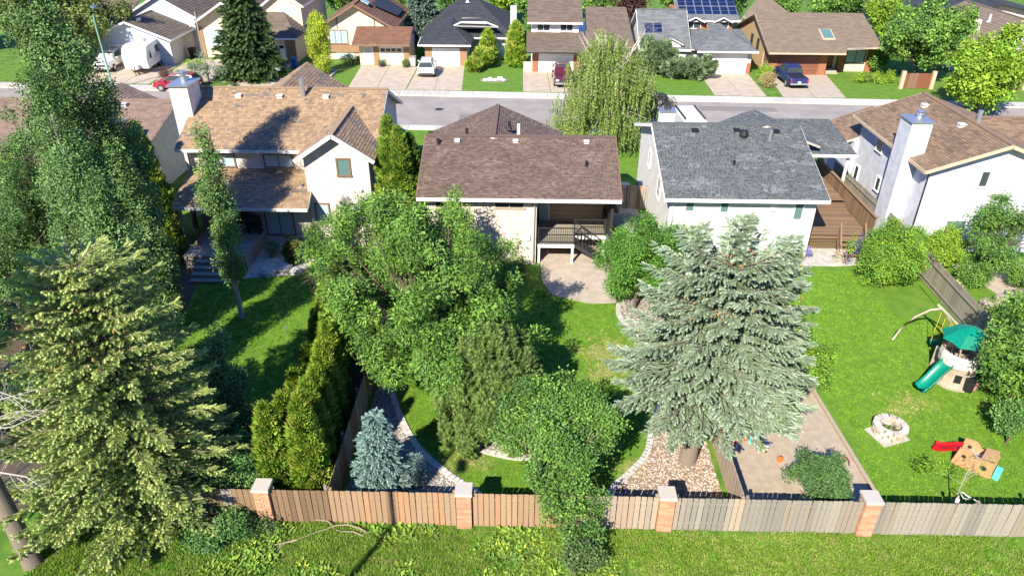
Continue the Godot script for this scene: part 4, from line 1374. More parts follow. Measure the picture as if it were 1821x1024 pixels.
func poplar(called, label, at, h, r, cols, spacing, y0 = 1.2, group = "", meshes = null, bark = null):
	var lobes = []
	var y = y0
	while y < h - 0.3:
		var t = (y - y0) / (h - y0)
		var env = r * (0.55 + 0.75 * sin(PI * pow(t, 0.75))) * (1.0 - 0.5 * pow(t, 4))
		env = min(env, r * 1.05)
		var cnt = 3 if env > 0.9 else 2
		for i in cnt:
			var a = rng.randf() * TAU
			var k = env * rng.randf_range(0.4, 0.62)
			var off = max(env - k, 0.0) * rng.randf_range(0.5, 1.0)
			lobes.append([at + Vector3(cos(a) * off, y + rng.randf_range(-0.4, 0.4), sin(a) * off), Vector3(k, k * rng.randf_range(1.3, 1.9), k)])
		y += r * 0.5 + 0.12
	lobes.append([at + Vector3(0, h - 0.5, 0), Vector3(r * 0.2, 0.7, r * 0.2)])
	var t2 = thing(called, label, "tree", at, 0.0, group)
	var m = bark if bark else M.bark_pale
	obj("trunk", TUBE([Vector3(0, -0.05, 0), Vector3(0.03, h * 0.3, 0.02), Vector3(-0.02, h * 0.7, 0), Vector3(0, h - 0.4, 0)], 0.035 + h * 0.011, 0.02, 8), m, t2)
	var st = S()
	for l in lobes:
		var e = l[0] - at
		tube(st, [Vector3(0, max(e.y - 1.4, 0.4), 0), e * Vector3(0.6, 1, 0.6) + Vector3(0, -0.3, 0), e + Vector3(0, 0.4, 0)], 0.035, 0.01, 5)
	obj("limbs", st, m, t2)
	var rel = []
	for l in lobes:
		rel.append([l[0] - at, l[1]])
	foliage(t2, "crown", rel, meshes if meshes else L.small, cols, spacing, 0.25, 0.85, 1.4)
	return t2

func cedar(label, at, h, r, cols, spacing = 0.17, group = "", called = "cedar_tree", s0 = 0.8, s1 = 1.3):
	var t = thing(called, label, "tree", at, 0.0, group)
	obj("trunk", TUBE([Vector3(0, -0.05, 0), Vector3(0, h * 0.8, 0)], r * 0.13, 0.02, 6), M.bark, t)
	var nz := FastNoiseLite.new()
	nz.seed = rng.randi()
	nz.frequency = 1.1
	var xf = []
	var co = []
	var n = int(TAU * r * h * 0.75 / (spacing * spacing))
	for i in n:
		var v = pow(rng.randf(), 1.15)
		var env = r * pow(max(1.0 - pow(v, 2.2), 0.0), 0.75) * (0.86 + 0.14 * min(v * 6.0, 1.0))
		var a = rng.randf() * TAU
		var w = 1.0 + 0.3 * nz.get_noise_3d(cos(a) * r * 1.6, v * h, sin(a) * r * 1.6)
		var q = env * w * lerp(0.66, 1.0, sqrt(rng.randf()))
		var d = Vector3(cos(a), 0, sin(a))
		var p = d * q + Vector3(0, 0.1 + v * (h - 0.15), 0)
		xf.append(Transform3D(aim(Vector3.UP + d * 0.45 + rvec(0.25), rng.randf() * TAU).scaled(Vector3.ONE * rng.randf_range(s0, s1)), p))
		co.append(pick(cols))
	put(t, "crown", L.cedar, M.needle, xf, co)
	return t

func spruce(called, label, at, h, r, y0, cols, step, per, tw, droop = 0.25, trunk_r = 0.2, cat = "tree", group = "", lean = Vector3.ZERO, pw = 0.85, bare = 0.3, dip = -0.45, perk = 0.12):
	var t = thing(called, label, cat, at, 0.0, group)
	obj("trunk", TUBE([Vector3(0, -0.05, 0), Vector3(0, h * 0.5, 0) + lean * 0.4, Vector3(0, h * 0.97, 0) + lean], trunk_r, 0.02, 10), M.bark_spruce, t)
	var xf = []
	var co = []
	var st = S()
	var y = y0
	while y < h - 0.15:
		var u = (y - y0) / (h - y0)
		var len0 = r * pow(1.0 - u, pw) + 0.12
		var ax = lean * pow(y / h, 1.5)
		var n = max(int(per * (0.45 + 0.55 * (1.0 - u))), 4)
		var ph = rng.randf() * TAU
		for i in n:
			var a = ph + TAU * i / n + rng.randf_range(-0.3, 0.3)
			var ln = len0 * rng.randf_range(0.72, 1.12)
			var out = Vector3(cos(a), 0, sin(a))
			var side = Vector3(-sin(a), 0, cos(a))
			var base = ax + Vector3(0, y + rng.randf_range(-step, step) * 0.5, 0)
			var rise = lerp(0.05, 0.75, u * u) - droop * 0.3
			if ln > 0.7:
				tube(st, [base, base + out * ln * 0.5 + Vector3(0, rise * ln * 0.5 - droop * ln * 0.1, 0), base + out * ln * 0.9 + Vector3(0, rise * ln * 0.9 - droop * ln * 0.2, 0)], 0.03, 0.008, 4)
			var s = bare
			var gap = tw * 0.42
			while s <= 1.0:
				var sag = rise * s - droop * s * (1.0 - 0.75 * s)
				var p = base + out * ln * s + Vector3(0, sag * ln, 0)
				var spread = 1.0 - 0.55 * s
				for k in [-1, 1]:
					var d = out * rng.randf_range(0.55, 1.0) + side * k * rng.randf_range(0.6, 1.2) * spread + Vector3(0, rng.randf_range(dip, perk), 0)
					var l2 = tw * rng.randf_range(0.75, 1.25) * (0.75 + 0.5 * (1.0 - s))
					xf.append(Transform3D(aim_z(d, rng.randf() * TAU).scaled(Vector3(tw, tw, l2) * 1.05), p + rvec(0.1) * tw + side * k * rng.randf_range(0, 0.25) * ln * (1.0 - s)))
					co.append(pick(cols))
				if rng.randf() < 0.6:
					xf.append(Transform3D(aim_z(out + Vector3(0, rng.randf_range(-0.9, 0.3), 0) + rvec(0.3), rng.randf() * TAU).scaled(Vector3(tw, tw, tw)), p))
					co.append(pick(cols))
				s += gap / max(ln, 0.3)
			var tip = base + out * ln + Vector3(0, (rise - droop * 0.25) * ln, 0)
			xf.append(Transform3D(aim_z(out + Vector3(0, 0.15, 0), 0).scaled(Vector3(tw, tw, tw) * 0.95), tip - out * tw * 0.5))
			co.append(pick(cols))
		y += step
	obj("limbs", st, M.bark_spruce, t)
	for k in 4:
		xf.append(Transform3D(aim_z(Vector3.UP + rvec(0.2), 0).scaled(Vector3(tw, tw, tw)), lean + Vector3(0, h - tw * (0.3 + 0.35 * k), 0)))
		co.append(pick(cols))
	put(t, "crown", L.spruce, M.needle, xf, co)
	return t

func cones_on(t, c, r, n):
	var xf = []
	var co = []
	for i in n:
		var p = c + rvec() * r
		xf.append(Transform3D(Basis(Vector3.UP, rng.randf() * TAU).scaled(Vector3.ONE * rng.randf_range(0.7, 1.1)), p))
		var k = rng.randf_range(0.8, 1.25)
		co.append(Color(0.36 * k, 0.19 * k, 0.085 * k))
	put(t, "cones", L.cone, M.vcs, xf, co)

func shrub(called, label, at, r, cols, meshes, spacing, group = "", n = 7, up = 0.6, smin = 0.8, smax = 1.2, cat = "shrub"):
	var lobes = lobes_in(at + Vector3(0, r.y * 0.95, 0), r, n, min(r.x, min(r.y, r.z)) * 0.45, min(r.x, min(r.y, r.z)) * 0.7, 1.0)
	return leafy(called, label, cat, at, max(r.y * 0.8, 0.3), 0.03 + r.x * 0.025, lobes, meshes, cols, spacing, M.bark, group, up, smin, smax)

func dead_branches(t, base, dirs, ln, m):
	var st = S()
	for d in dirs:
		var e = base + d * ln
		var mid = base.lerp(e, 0.5) + rvec(0.2)
		tube(st, [base, mid, e], 0.028, 0.007, 5)
		for k in 9:
			var s = base.lerp(mid, 0.5).lerp(e, 0.1 + k * 0.1)
			tube(st, [s, s + d * ln * 0.12 + rvec(0.25), s + d * ln * 0.2 + rvec(0.4)], 0.01, 0.003, 4)
	obj("dead_branches", st, m, t)

# ------------------------------------------------------------------ trees and shrubs
func C3(a):
	var o = []
	for c in a:
		o.append(Color(c[0], c[1], c[2]))
	return o

func trees():
	var popl = C3([[0.07, 0.135, 0.038], [0.10, 0.18, 0.05], [0.135, 0.225, 0.07], [0.075, 0.145, 0.046]])
	var lush = C3([[0.155, 0.27, 0.042], [0.064, 0.138, 0.026], [0.095, 0.19, 0.03], [0.048, 0.105, 0.024], [0.115, 0.215, 0.036]])
	var ced = C3([[0.14, 0.25, 0.025], [0.21, 0.30, 0.03], [0.10, 0.195, 0.02], [0.27, 0.30, 0.045]])
	var ced_green = C3([[0.07, 0.15, 0.022], [0.10, 0.19, 0.025], [0.05, 0.11, 0.02]])
	var blue = C3([[0.245, 0.315, 0.23], [0.205, 0.275, 0.175], [0.295, 0.365, 0.295], [0.165, 0.225, 0.13]])
	var yel = C3([[0.37, 0.435, 0.15], [0.30, 0.375, 0.125], [0.46, 0.50, 0.20], [0.24, 0.325, 0.105]])
	var dkspr = C3([[0.05, 0.10, 0.035], [0.075, 0.135, 0.045], [0.10, 0.16, 0.06]])
	var lilac = C3([[0.07, 0.165, 0.022], [0.10, 0.22, 0.03], [0.05, 0.125, 0.02]])
	var limey = C3([[0.16, 0.28, 0.022], [0.12, 0.23, 0.025], [0.22, 0.32, 0.03]])
	var mugo = C3([[0.105, 0.17, 0.042], [0.14, 0.21, 0.05], [0.08, 0.135, 0.038]])
	var dull = C3([[0.085, 0.175, 0.04], [0.11, 0.215, 0.055], [0.065, 0.14, 0.04]])
	# --- lane side: the spruce and the bare trunk beside it
	var t = spruce("yellow_green_spruce", "broad yellow-green spruce full of cones overhanging the shaded fence", Vector3(-13.2, 0, -17.9), 9.6, 3.6, 0.6, yel, 0.3, 14, 0.25, 0.06, 0.2, "tree", "", Vector3(0.3, 0, 0), 0.4, 0.12, -0.15, 0.55)
	cones_on(t, Vector3(0, 8.9, 0), Vector3(0.7, 0.7, 0.7), 90)
	cones_on(t, Vector3(0.2, 7.4, 0.6), Vector3(1.6, 0.7, 1.4), 80)
	t = spruce("bare_trunked_spruce", "tall spruce with bare scaly trunk and grey dead lower branches", Vector3(-15.6, 0, -15.2), 13.6, 1.2, 10.4, dkspr, 0.4, 8, 0.45, 0.3, 0.3)
	var dirs = []
	for k in 22:
		var a = rng.randf() * TAU
		dirs.append(Vector3(cos(a), rng.randf_range(-0.25, 0.2), sin(a)))
	for k in 7:
		dead_branches(t, Vector3(0, 2.6 + k * 0.75, 0), dirs.slice(k * 3, k * 3 + 4), 2.2, M.twig_grey)
	# --- poplars in the corner garden
	poplar("columnar_poplar", "tallest broad poplar towering over the low house roof", Vector3(-19.6, 0, -29.8), 17.2, 2.15, popl, 0.37, 1.0)
	poplar("columnar_poplar", "slim poplar between the tall poplars and the tan house deck", Vector3(-17.9, 0, -30.6), 11.2, 1.1, popl, 0.28, 1.0)
	poplar("columnar_poplar", "pale-barked poplar rising behind the yellow-green spruce", Vector3(-15.6, 0, -24.2), 9.6, 1.25, popl, 0.3, 0.8)
	poplar("columnar_poplar", "lower leafy poplar beside the wooden steps of the deck", Vector3(-16.8, 0, -28.0), 9.4, 1.0, popl, 0.28, 0.8)
	poplar("slender_aspen", "slender aspen with bare lower trunk standing on the tan house lawn", Vector3(-13.9, 0, -29.8), 9.5, 0.72, C3([[0.10, 0.19, 0.05], [0.15, 0.25, 0.06], [0.08, 0.155, 0.045]]), 0.37, 2.3)
	poplar("young_aspen", "young aspen with small pale leaves beside the cedar hedge", Vector3(-11.0, 0, -21.2), 4.9, 0.62, C3([[0.12, 0.2, 0.07], [0.16, 0.25, 0.09], [0.09, 0.16, 0.06]]), 0.22, 0.5)
	leafy("lime_green_tree", "bright lime-green tree at the foot of the tall poplars", "tree", Vector3(-26.8, 0, -35.4), 3.0, 0.14, lobes_in(Vector3(-26.8, 3.8, -35.4), Vector3(2.4, 2.2, 2.2), 14, 0.8, 1.2), L.small, limey, 0.3, M.bark)
	poplar("columnar_poplar", "middle-sized poplar close beside the tallest poplar, nearer the lane", Vector3(-18.4, 0, -27.2), 12.6, 1.35, popl, 0.32, 0.8)
	for p in [[-24.2, -29.0, 2.9, 2.2, "round dull tree at the foot of the tallest poplar"], [-26.6, -27.0, 3.4, 2.4, "leafy dull tree beyond the grey side fence"], [-28.4, -31.5, 4.2, 2.6, "tall dull tree behind the lime-green tree"], [-24.6, -33.0, 4.6, 2.0, "upright dull tree between the lime-green tree and the low house"], [-22.6, -24.6, 2.7, 2.0, "low dull tree between the bare spruce trunk and the poplars"]]:
		var q = Vector3(p[0], 0, p[1])
		leafy("garden_maple", p[4], "tree", q, 2.0, 0.13, lobes_in(q + Vector3(0, p[2] + 0.6, 0), Vector3(p[3], p[2] * 0.85, p[3]), 16, 0.5, 0.9), L.small, dull + popl, 0.32, M.bark)
	shrub("shade_shrub", "dull green bush between the lime-green tree and the poplars", Vector3(-22.6, 0, -29.5), Vector3(1.9, 1.7, 1.6), dull, L.small, 0.3, "", 12)
	shrub("shade_shrub", "leafy bush behind the yellow-green spruce by the dark side fence", Vector3(-19.0, 0, -22.4), Vector3(1.6, 1.3, 1.4), dull, L.small, 0.3, "", 10)
	cedar("tall cedar beside the chimney of the tan house", Vector3(-20.9, 0, -37.2), 7.4, 1.0, ced, 0.2)
	cedar("shorter cedar tucked beside the tan house porch", Vector3(-19.9, 0, -35.6), 6.2, 0.8, ced, 0.19)
	cedar("slim cedar between the low house and the poplars", Vector3(-22.2, 0, -38.6), 6.0, 0.85, ced, 0.2)
	poplar("feathery_poplar", "feathery poplar with two tips in front of the low brown roof", Vector3(-22.0, 0, -36.2), 9.0, 0.8, popl, 0.28, 1.0)
	# --- cedars beside the tan house
	cedar("tall dense cedar growing against the tan house gable wall", Vector3(-7.6, 0, -38.4), 7.5, 0.98, ced_green + ced, 0.16)
	cedar("second tall cedar between the tan house and the brown roof", Vector3(-7.0, 0, -38.1), 7.0, 0.9, ced_green + ced, 0.16)
	cedar("dark cedar shading the corner of the brown roof", Vector3(-6.55, 0, -38.9), 6.4, 0.85, ced_green, 0.16)
	# --- cedar hedge along the side fence
	for p in [[-7.25, -18.2, 4.7, 0.64], [-7.4, -19.5, 4.3, 0.6], [-8.5, -18.3, 4.2, 0.62], [-8.5, -19.8, 3.4, 0.52], [-7.5, -20.8, 3.9, 0.62], [-8.5, -21.4, 3.3, 0.55], [-7.6, -22.1, 4.0, 0.62], [-7.7, -23.4, 4.0, 0.6], [-8.5, -23.3, 3.1, 0.5], [-8.0, -24.7, 4.0, 0.6], [-8.7, -25.4, 3.3, 0.5], [-8.3, -26.2, 4.1, 0.62], [-8.8, -27.4, 3.7, 0.55], [-8.6, -28.4, 4.1, 0.6], [-9.0, -29.8, 3.8, 0.58]]:
		cedar("golden-green cedar standing in the row along the side fence", Vector3(p[0], 0, p[1]), p[2], p[3], ced, 0.13, "cedar hedge row", "hedge_cedar", 0.7, 1.1)
	for p in [[-9.9, -18.3, 1.1, 1.3], [-11.2, -18.4, 1.2, 1.1], [-9.8, -20.0, 1.0, 1.1], [-11.9, -20.0, 1.2, 1.3], [-9.7, -21.6, 0.7, 0.8]]:
		shrub("hedge_shrub", "mid-green leafy shrub behind the fence beside the cedar hedge", Vector3(p[0], 0, p[1]), Vector3(p[2], p[3], p[2]), dull, L.small, 0.26, "shrubs beside the cedar hedge")
	# --- the large spreading tree behind the brown house
	var at = Vector3(-3.8, 0, -24.9)
	var lobes = lobes_in(at + Vector3(-0.3, 4.6, 0), Vector3(4.2, 3.0, 3.6), 60, 0.45, 0.95)
	lobes += lobes_in(at + Vector3(0.8, 3.2, 1.6), Vector3(3.8, 1.8, 2.5), 28, 0.45, 0.85)
	lobes.append([at + Vector3(-0.6, 7.2, -0.6), Vector3(0.7, 0.9, 0.7)])
	lobes.append([at + Vector3(-1.6, 7.5, -1.2), Vector3(0.6, 0.8, 0.6)])
	leafy("spreading_tree", "large spreading fruit tree with glossy green leaves behind the brown house", "tree", at, 2.6, 0.2, lobes, L.broad, lush, 0.32, M.bark, "", 0.55)
	at = Vector3(-7.2, 0, -31.0)
	lobes = lobes_in(at + Vector3(0, 3.9, 0), Vector3(2.9, 2.0, 2.3), 28, 0.4, 0.75)
	lobes += [[at + Vector3(-2.9, 3.5, 0.8), Vector3(0.6, 0.4, 0.5)], [at + Vector3(-2.2, 4.0, 1.0), Vector3(0.7, 0.5, 0.6)]]
	t = leafy("crab_apple_tree", "leafy tree with bare drooping twigs reaching over the tan house patio", "tree", at, 2.2, 0.14, lobes, L.broad, lush, 0.32, M.bark)
	dead_branches(t, Vector3(-1.8, 3.4, 1.4), [Vector3(-1, -0.7, 0.4), Vector3(-0.7, -0.9, 0.7), Vector3(-1, -0.4, 0.1)], 1.3, M.bark)
	at = Vector3(-3.4, 0, -32.6)
	leafy("wall_tree", "upright young tree in front of the beige stucco wall", "tree", at, 2.6, 0.09, lobes_in(at + Vector3(0, 3.9, 0), Vector3(1.0, 1.7, 0.9), 9, 0.45, 0.65), L.broad, limey + lush, 0.33, M.bark)
	shrub("wall_shrub", "small shrub by the corner of the beige wall", Vector3(-0.5, 0, -34.2), Vector3(0.7, 0.6, 0.6), lush, L.small, 0.24)
	# --- mugo pines and the big lilac over the fence
	at = Vector3(-0.9, 0, -22.0)
	t = thing("mugo_pine", "upright olive-green mugo pine with many candles on the gravel island", "tree", at)
	obj("trunk", TUBE([Vector3(0, -0.05, 0), Vector3(0.1, 1.0, 0), Vector3(0, 2.6, 0)], 0.14, 0.05, 8), M.bark, t)
	lobes = []
	var st = S()
	for i in 30:
		var a = i * 2.39996
		var q = 2.05 * sqrt((i + 0.4) / 30.0)
		var px = cos(a) * q - 0.35
		var pz = sin(a) * q * 0.72 + 0.35
		var top = 5.0 - 0.42 * q * q - 0.55 * pz - 0.25 * abs(px + 0.2) + rng.randf_range(-0.35, 0.3)
		top = max(top, 1.3)
		var ln = min(top * 0.5, rng.randf_range(1.0, 1.4))
		lobes.append([Vector3(px, top - ln, pz), Vector3(0.33, ln, 0.33)])
		tube(st, [Vector3(0, 0.3, 0), Vector3(px * 0.7, (top - ln) * 0.6, pz * 0.7), Vector3(px, top - ln * 0.5, pz)], 0.05, 0.015, 5)
	obj("limbs", st, M.bark, t)
	foliage(t, "crown", lobes, L.pine, mugo, 0.095, 1.4, 0.65, 1.05, M.needle, 0.55, 0.4)
	at = Vector3(1.3, 0, -18.7)
	lobes = lobes_in(at + Vector3(-0.2, 2.95, -0.8), Vector3(1.75, 1.2, 1.3), 22, 0.3, 0.55)
	lobes += lobes_in(at + Vector3(1.0, 2.3, -0.6), Vector3(1.2, 1.5, 1.0), 16, 0.3, 0.5)
	lobes += lobes_in(at + Vector3(-1.4, 2.0, -1.4), Vector3(1.3, 0.9, 1.0), 12, 0.3, 0.5)
	lobes += lobes_in(at + Vector3(0.1, 1.9, 0.5), Vector3(1.25, 1.4, 1.0), 20, 0.3, 0.5)
	lobes += lobes_in(at + Vector3(0.25, 1.2, 1.6), Vector3(1.25, 1.0, 0.8), 12, 0.2, 0.42)
	lobes += lobes_in(at + Vector3(0.4, 0.6, 2.5), Vector3(1.0, 0.45, 0.7), 5, 0.15, 0.3)
	leafy("overhanging_lilac", "large lilac spilling over the board fence in front of the mugo pine", "shrub", at, 1.9, 0.1, lobes, L.small, dull + lush, 0.215, M.bark, "", 0.4)
	shrub("lane_shrub", "dark twiggy shrub on the lane grass below the overhanging lilac", Vector3(1.9, 0, -15.6), Vector3(0.6, 0.5, 0.55), C3([[0.05, 0.1, 0.03], [0.1, 0.13, 0.05], [0.07, 0.14, 0.03]]), L.small, 0.22)
	# --- small blue spruce by the fence
	spruce("small_blue_spruce", "small silvery-blue spruce on the gravel right behind the fence", Vector3(-4.95, 0, -18.6), 3.6, 0.85, 0.12, C3([[0.22, 0.33, 0.30], [0.27, 0.38, 0.36], [0.18, 0.27, 0.235]]), 0.13, 13, 0.24, 0.05, 0.06, "tree", "", Vector3.ZERO, 0.8, 0.1)
	shrub("bluish_shrub", "small bluish shrub leaning against the small blue spruce", Vector3(-3.95, 0, -19.0), Vector3(0.5, 0.75, 0.5), C3([[0.15, 0.22, 0.2], [0.1, 0.16, 0.14]]), L.tiny, 0.17)
	# --- lilac and the big blue spruce
	at = Vector3(5.6, 0, -31.2)
	lobes = lobes_in(at + Vector3(0, 2.3, 0), Vector3(2.1, 2.4, 1.8), 30, 0.5, 0.8, 1.0)
	lobes += lobes_in(at + Vector3(1.4, 2.3, -0.6), Vector3(1.5, 2.1, 1.2), 14, 0.5, 0.7, 1.0)
	leafy("garden_lilac", "dense bright green lilac between the deck and the big blue spruce", "shrub", at, 1.5, 0.09, lobes, L.small, lilac, 0.23, M.bark, "", 0.7)
	t = spruce("big_blue_spruce", "huge silvery blue spruce with cones in its tops, beside the side fence", Vector3(6.25, 0, -20.4), 8.6, 3.3, 3.5, blue, 0.24, 18, 0.24, 0.2, 0.33, "tree", "", Vector3(0.55, 0, 0), 0.24, 0.1, -0.5, 0.3)
	cones_on(t, Vector3(0.5, 8.3, 0), Vector3(0.45, 0.6, 0.45), 70)
	cones_on(t, Vector3(0.5, 7.8, 0.6), Vector3(1.7, 0.5, 1.3), 70)
	# side leaders of the same spruce
	for p in [[-0.8, 0.1, 7.7, 2.1], [0.55, 0.0, 8.0, 2.2], [2.1, -0.2, 7.5, 1.9]]:
		leader(t, Vector3(p[0], p[2], p[1]), p[3], blue)
		cones_on(t, Vector3(p[0], p[2] + 0.7, p[1]), Vector3(0.3, 0.5, 0.3), 40)
	for p in [[12.4, -24.9, 0.8, 1.5], [11.6, -25.6, 0.8, 1.3], [12.2, -27.0, 0.7, 1.3], [11.4, -28.4, 0.7, 1.2]]:
		shrub("green_ash_shrub", "yellow-green leafy shrub half hidden beneath the big blue spruce", Vector3(p[0], 0, p[1]), Vector3(p[2], p[3], p[2]), limey + lilac, L.small, 0.24, "shrubs under the blue spruce")
	shrub("creeping_shrub", "low bright shrub spreading over the sand beneath the blue spruce", Vector3(9.9, 0, -22.9), Vector3(1.3, 0.4, 0.8), limey + lilac, L.small, 0.24)
	shrub("round_shrub", "round twiggy shrub at the edge of the sand beside the fence", Vector3(10.45, 0, -18.5), Vector3(1.0, 1.0, 0.85), C3([[0.06, 0.13, 0.035], [0.10, 0.18, 0.05], [0.045, 0.09, 0.03]]), L.tiny, 0.15, "", 10, 0.6, 0.8, 1.15)
	shrub("wall_grass_shrub", "grassy shrub growing against the white stucco wall", Vector3(15.0, 0, -35.9), Vector3(0.4, 0.6, 0.35), C3([[0.2, 0.22, 0.1], [0.15, 0.2, 0.07]]), L.tiny, 0.17)
	shrub("wall_grass_shrub", "brownish low shrub below the pale basement window", Vector3(12.9, 0, -35.7), Vector3(0.8, 0.5, 0.5), C3([[0.12, 0.13, 0.06], [0.16, 0.12, 0.07]]), L.tiny, 0.19)
	# --- playground garden
	shrub("mock_orange_bush", "large round bright green bush between the deck stairs and the swing", Vector3(19.4, 0, -34.2), Vector3(2.0, 1.65, 1.6), limey + lilac, L.small, 0.23, "", 18)
	shrub("mock_orange_bush", "golden-topped bush by the corner of the pale blue-white house", Vector3(22.9, 0, -36.4), Vector3(1.4, 1.2, 1.2), limey, L.small, 0.24, "", 10)
	shrub("mock_orange_bush", "lower bush beside the grey fence behind the swing", Vector3(20.9, 0, -35.6), Vector3(1.2, 1.2, 1.1), lilac + limey, L.small, 0.24, "", 9)
	at = Vector3(24.9, 0, -35.0)
	leafy("loose_ash_tree", "loose leafy tree in front of the pale blue-white house", "tree", at, 1.8, 0.11, lobes_in(at + Vector3(0.3, 2.6, 0), Vector3(2.2, 2.1, 1.8), 22, 0.45, 0.75), L.broad, dull + lush, 0.36, M.bark)
	for p in [[23.8, -33.9, 0.9, 0.8, "low dark shrub under the loose leafy tree beside the rockery"], [26.4, -34.0, 0.9, 0.7, "low green shrub at the patio edge under the loose leafy tree"]]:
		shrub("rockery_shrub", p[4], Vector3(p[0], 0, p[1]), Vector3(p[2], p[3], p[2]), lush, L.small, 0.26)
	at = Vector3(19.9, 0, -23.6)
	leafy("playground_maple", "leafy tree overhanging the play tower", "tree", at, 1.7, 0.12, lobes_in(at + Vector3(0.2, 2.9, 0), Vector3(1.9, 2.1, 1.9), 22, 0.55, 0.9), L.broad, lush, 0.32, M.bark)
	at = Vector3(18.0, 0, -21.6)
	leafy("garden_sapling", "small dark sapling on the lawn between the play tower and the climber", "tree", Vector3(18.9, 0, -21.7), 1.0, 0.05, lobes_in(Vector3(18.9, 1.3, -21.7), Vector3(0.7, 0.6, 0.6), 7, 0.3, 0.42), L.small, dull, 0.25, M.bark)
	shrub("boundary_shrub", "green shrub behind the grey boundary fence beside the rocks", Vector3(23.4, 0, -29.0), Vector3(1.4, 1.1, 1.3), lush, L.broad, 0.34, "", 9)
	shrub("boundary_shrub", "dark green shrub behind the boundary fence next to the play tower", Vector3(22.2, 0, -26.0), Vector3(1.3, 1.4, 1.2), lush, L.broad, 0.34, "", 9)
	shrub("ornamental_grass", "tuft of pale ornamental grass at the end of the grey boundary fence", Vector3(22.2, 0, -33.2), Vector3(0.6, 0.45, 0.5), C3([[0.3, 0.33, 0.14], [0.2, 0.28, 0.08]]), L.weed, 0.2)
	# staked sapling by the fence
	at = Vector3(15.0, 0, -18.2)
	leafy("staked_sapling", "thin staked sapling with pale leaves beside the grey fence", "tree", at, 1.9, 0.025, [[at + Vector3(0.3, 1.9, -0.2), Vector3(0.4, 0.35, 0.35)], [at + Vector3(0.1, 1.6, 0.1), Vector3(0.35, 0.3, 0.3)], [at + Vector3(-0.7, 1.5, -0.5), Vector3(0.3, 0.2, 0.25)], [at + Vector3(0.7, 2.2, -0.5), Vector3(0.35, 0.3, 0.3)], [at + Vector3(0.9, 1.7, -0.1), Vector3(0.3, 0.25, 0.3)]], L.tiny, limey, 0.46, M.bark_pale)
	# lane shrubs by the fence
	for p in [[-9.5, -16.4, 0.65, 0.6], [-10.3, -16.2, 0.6, 0.55], [-8.5, -16.6, 0.4, 0.3]]:
		shrub("lane_bush", "dark leafy bush outside the fence beside the shaded brick pillar", Vector3(p[0], 0, p[1]), Vector3(p[2], p[3], p[2]), dull, L.small, 0.25, "bushes outside the fence")
	# --- weeping birch by the street
	at = Vector3(6.0, 0, -54.8)
	t = thing("weeping_birch", "weeping birch with hanging foliage and bare white top branches by the street", "tree", at)
	obj("trunk", TUBE([Vector3(0, -0.05, 0), Vector3(0.1, 2.5, 0), Vector3(-0.1, 5.5, 0), Vector3(0.2, 8.0, 0)], 0.25, 0.05, 8), M.bark_pale, t)
	st = S()
	var xf = []
	var co = []
	var wil = C3([[0.13, 0.21, 0.045], [0.18, 0.25, 0.06], [0.095, 0.165, 0.035], [0.22, 0.25, 0.08]])
	for i in 110:
		var a = rng.randf() * TAU
		var y = rng.randf_range(1.9, 8.7)
		var q = rng.randf_range(0.65, 1.0) * 3.9 * sqrt(max(1.0 - pow((y - 3.0) / 6.0, 2), 0.05))
		var e = Vector3(cos(a) * q, y, sin(a) * q * 0.9)
		tube(st, [Vector3(0, y * 0.7, 0), e * Vector3(0.6, 1.0, 0.6) + Vector3(0, 0.3, 0), e], 0.06, 0.015, 5)
		for k in 34:
			var s = rng.randf_range(0.4, 1.1)
			var p = e * Vector3(s, 1, s) + rvec(0.5)
			xf.append(Transform3D(Basis(Vector3.UP, rng.randf() * TAU).scaled(Vector3(1.2, rng.randf_range(0.5, 1.3), 1.2)), p))
			co.append(pick(wil))
	obj("limbs", st, M.bark_pale, t)
	put(t, "crown", L.strand, M.leaf, xf, co)
	st = S()
	for i in 16:
		var a = rng.randf() * TAU
		var s = Vector3(cos(a) * 0.5, rng.randf_range(5.0, 6.6), sin(a) * 0.5)
		var e = s + Vector3(cos(a) * rng.randf_range(0.6, 2.3), rng.randf_range(1.4, 3.2), sin(a) * 1.2)
		tube(st, [s, s.lerp(e, 0.5) + rvec(0.2), e], 0.06, 0.014, 5)
		for k in 3:
			var m = s.lerp(e, 0.4 + 0.2 * k)
			tube(st, [m, m + rvec(0.5) + Vector3(0, 0.4, 0)], 0.02, 0.006, 4)
	obj("dead_branches", st, mat(0.6, 0.52, 0.42, 0.9), t)
	at = Vector3(9.3, 0, -57.0)
	leafy("dark_leaved_tree", "small dark purple-leaved tree beside the weeping birch", "tree", at, 1.8, 0.1, lobes_in(at + Vector3(0.6, 3.0, 0), Vector3(1.6, 1.2, 1.3), 8, 0.5, 0.8), L.broad, C3([[0.03, 0.03, 0.025], [0.06, 0.05, 0.03]]), 0.45, M.bark)
	far_trees(dkspr, ced, ced_green, lush, limey, dull, blue)
	grass_cover()

func leader(t, base, h, cols):   # a second top on a spruce
	var xf = []
	var co = []
	obj("leader", TUBE([base - Vector3(0, 0.6, 0), base + Vector3(0, h, 0)], 0.05, 0.012, 6), M.bark_spruce, t)
	var y = 0.0
	while y < h:
		var ln = 0.62 * (1.0 - y / h) + 0.14
		for i in 8:
			var a = rng.randf() * TAU
			var out = Vector3(cos(a), rng.randf_range(0.0, 0.5), sin(a))
			xf.append(Transform3D(aim_z(out, rng.randf() * TAU).scaled(Vector3(0.4, 0.4, ln)), base + Vector3(0, y, 0)))
			co.append(pick(cols))
		y += 0.13
	put(t, "leader_needles", L.spruce, M.needle, xf, co)

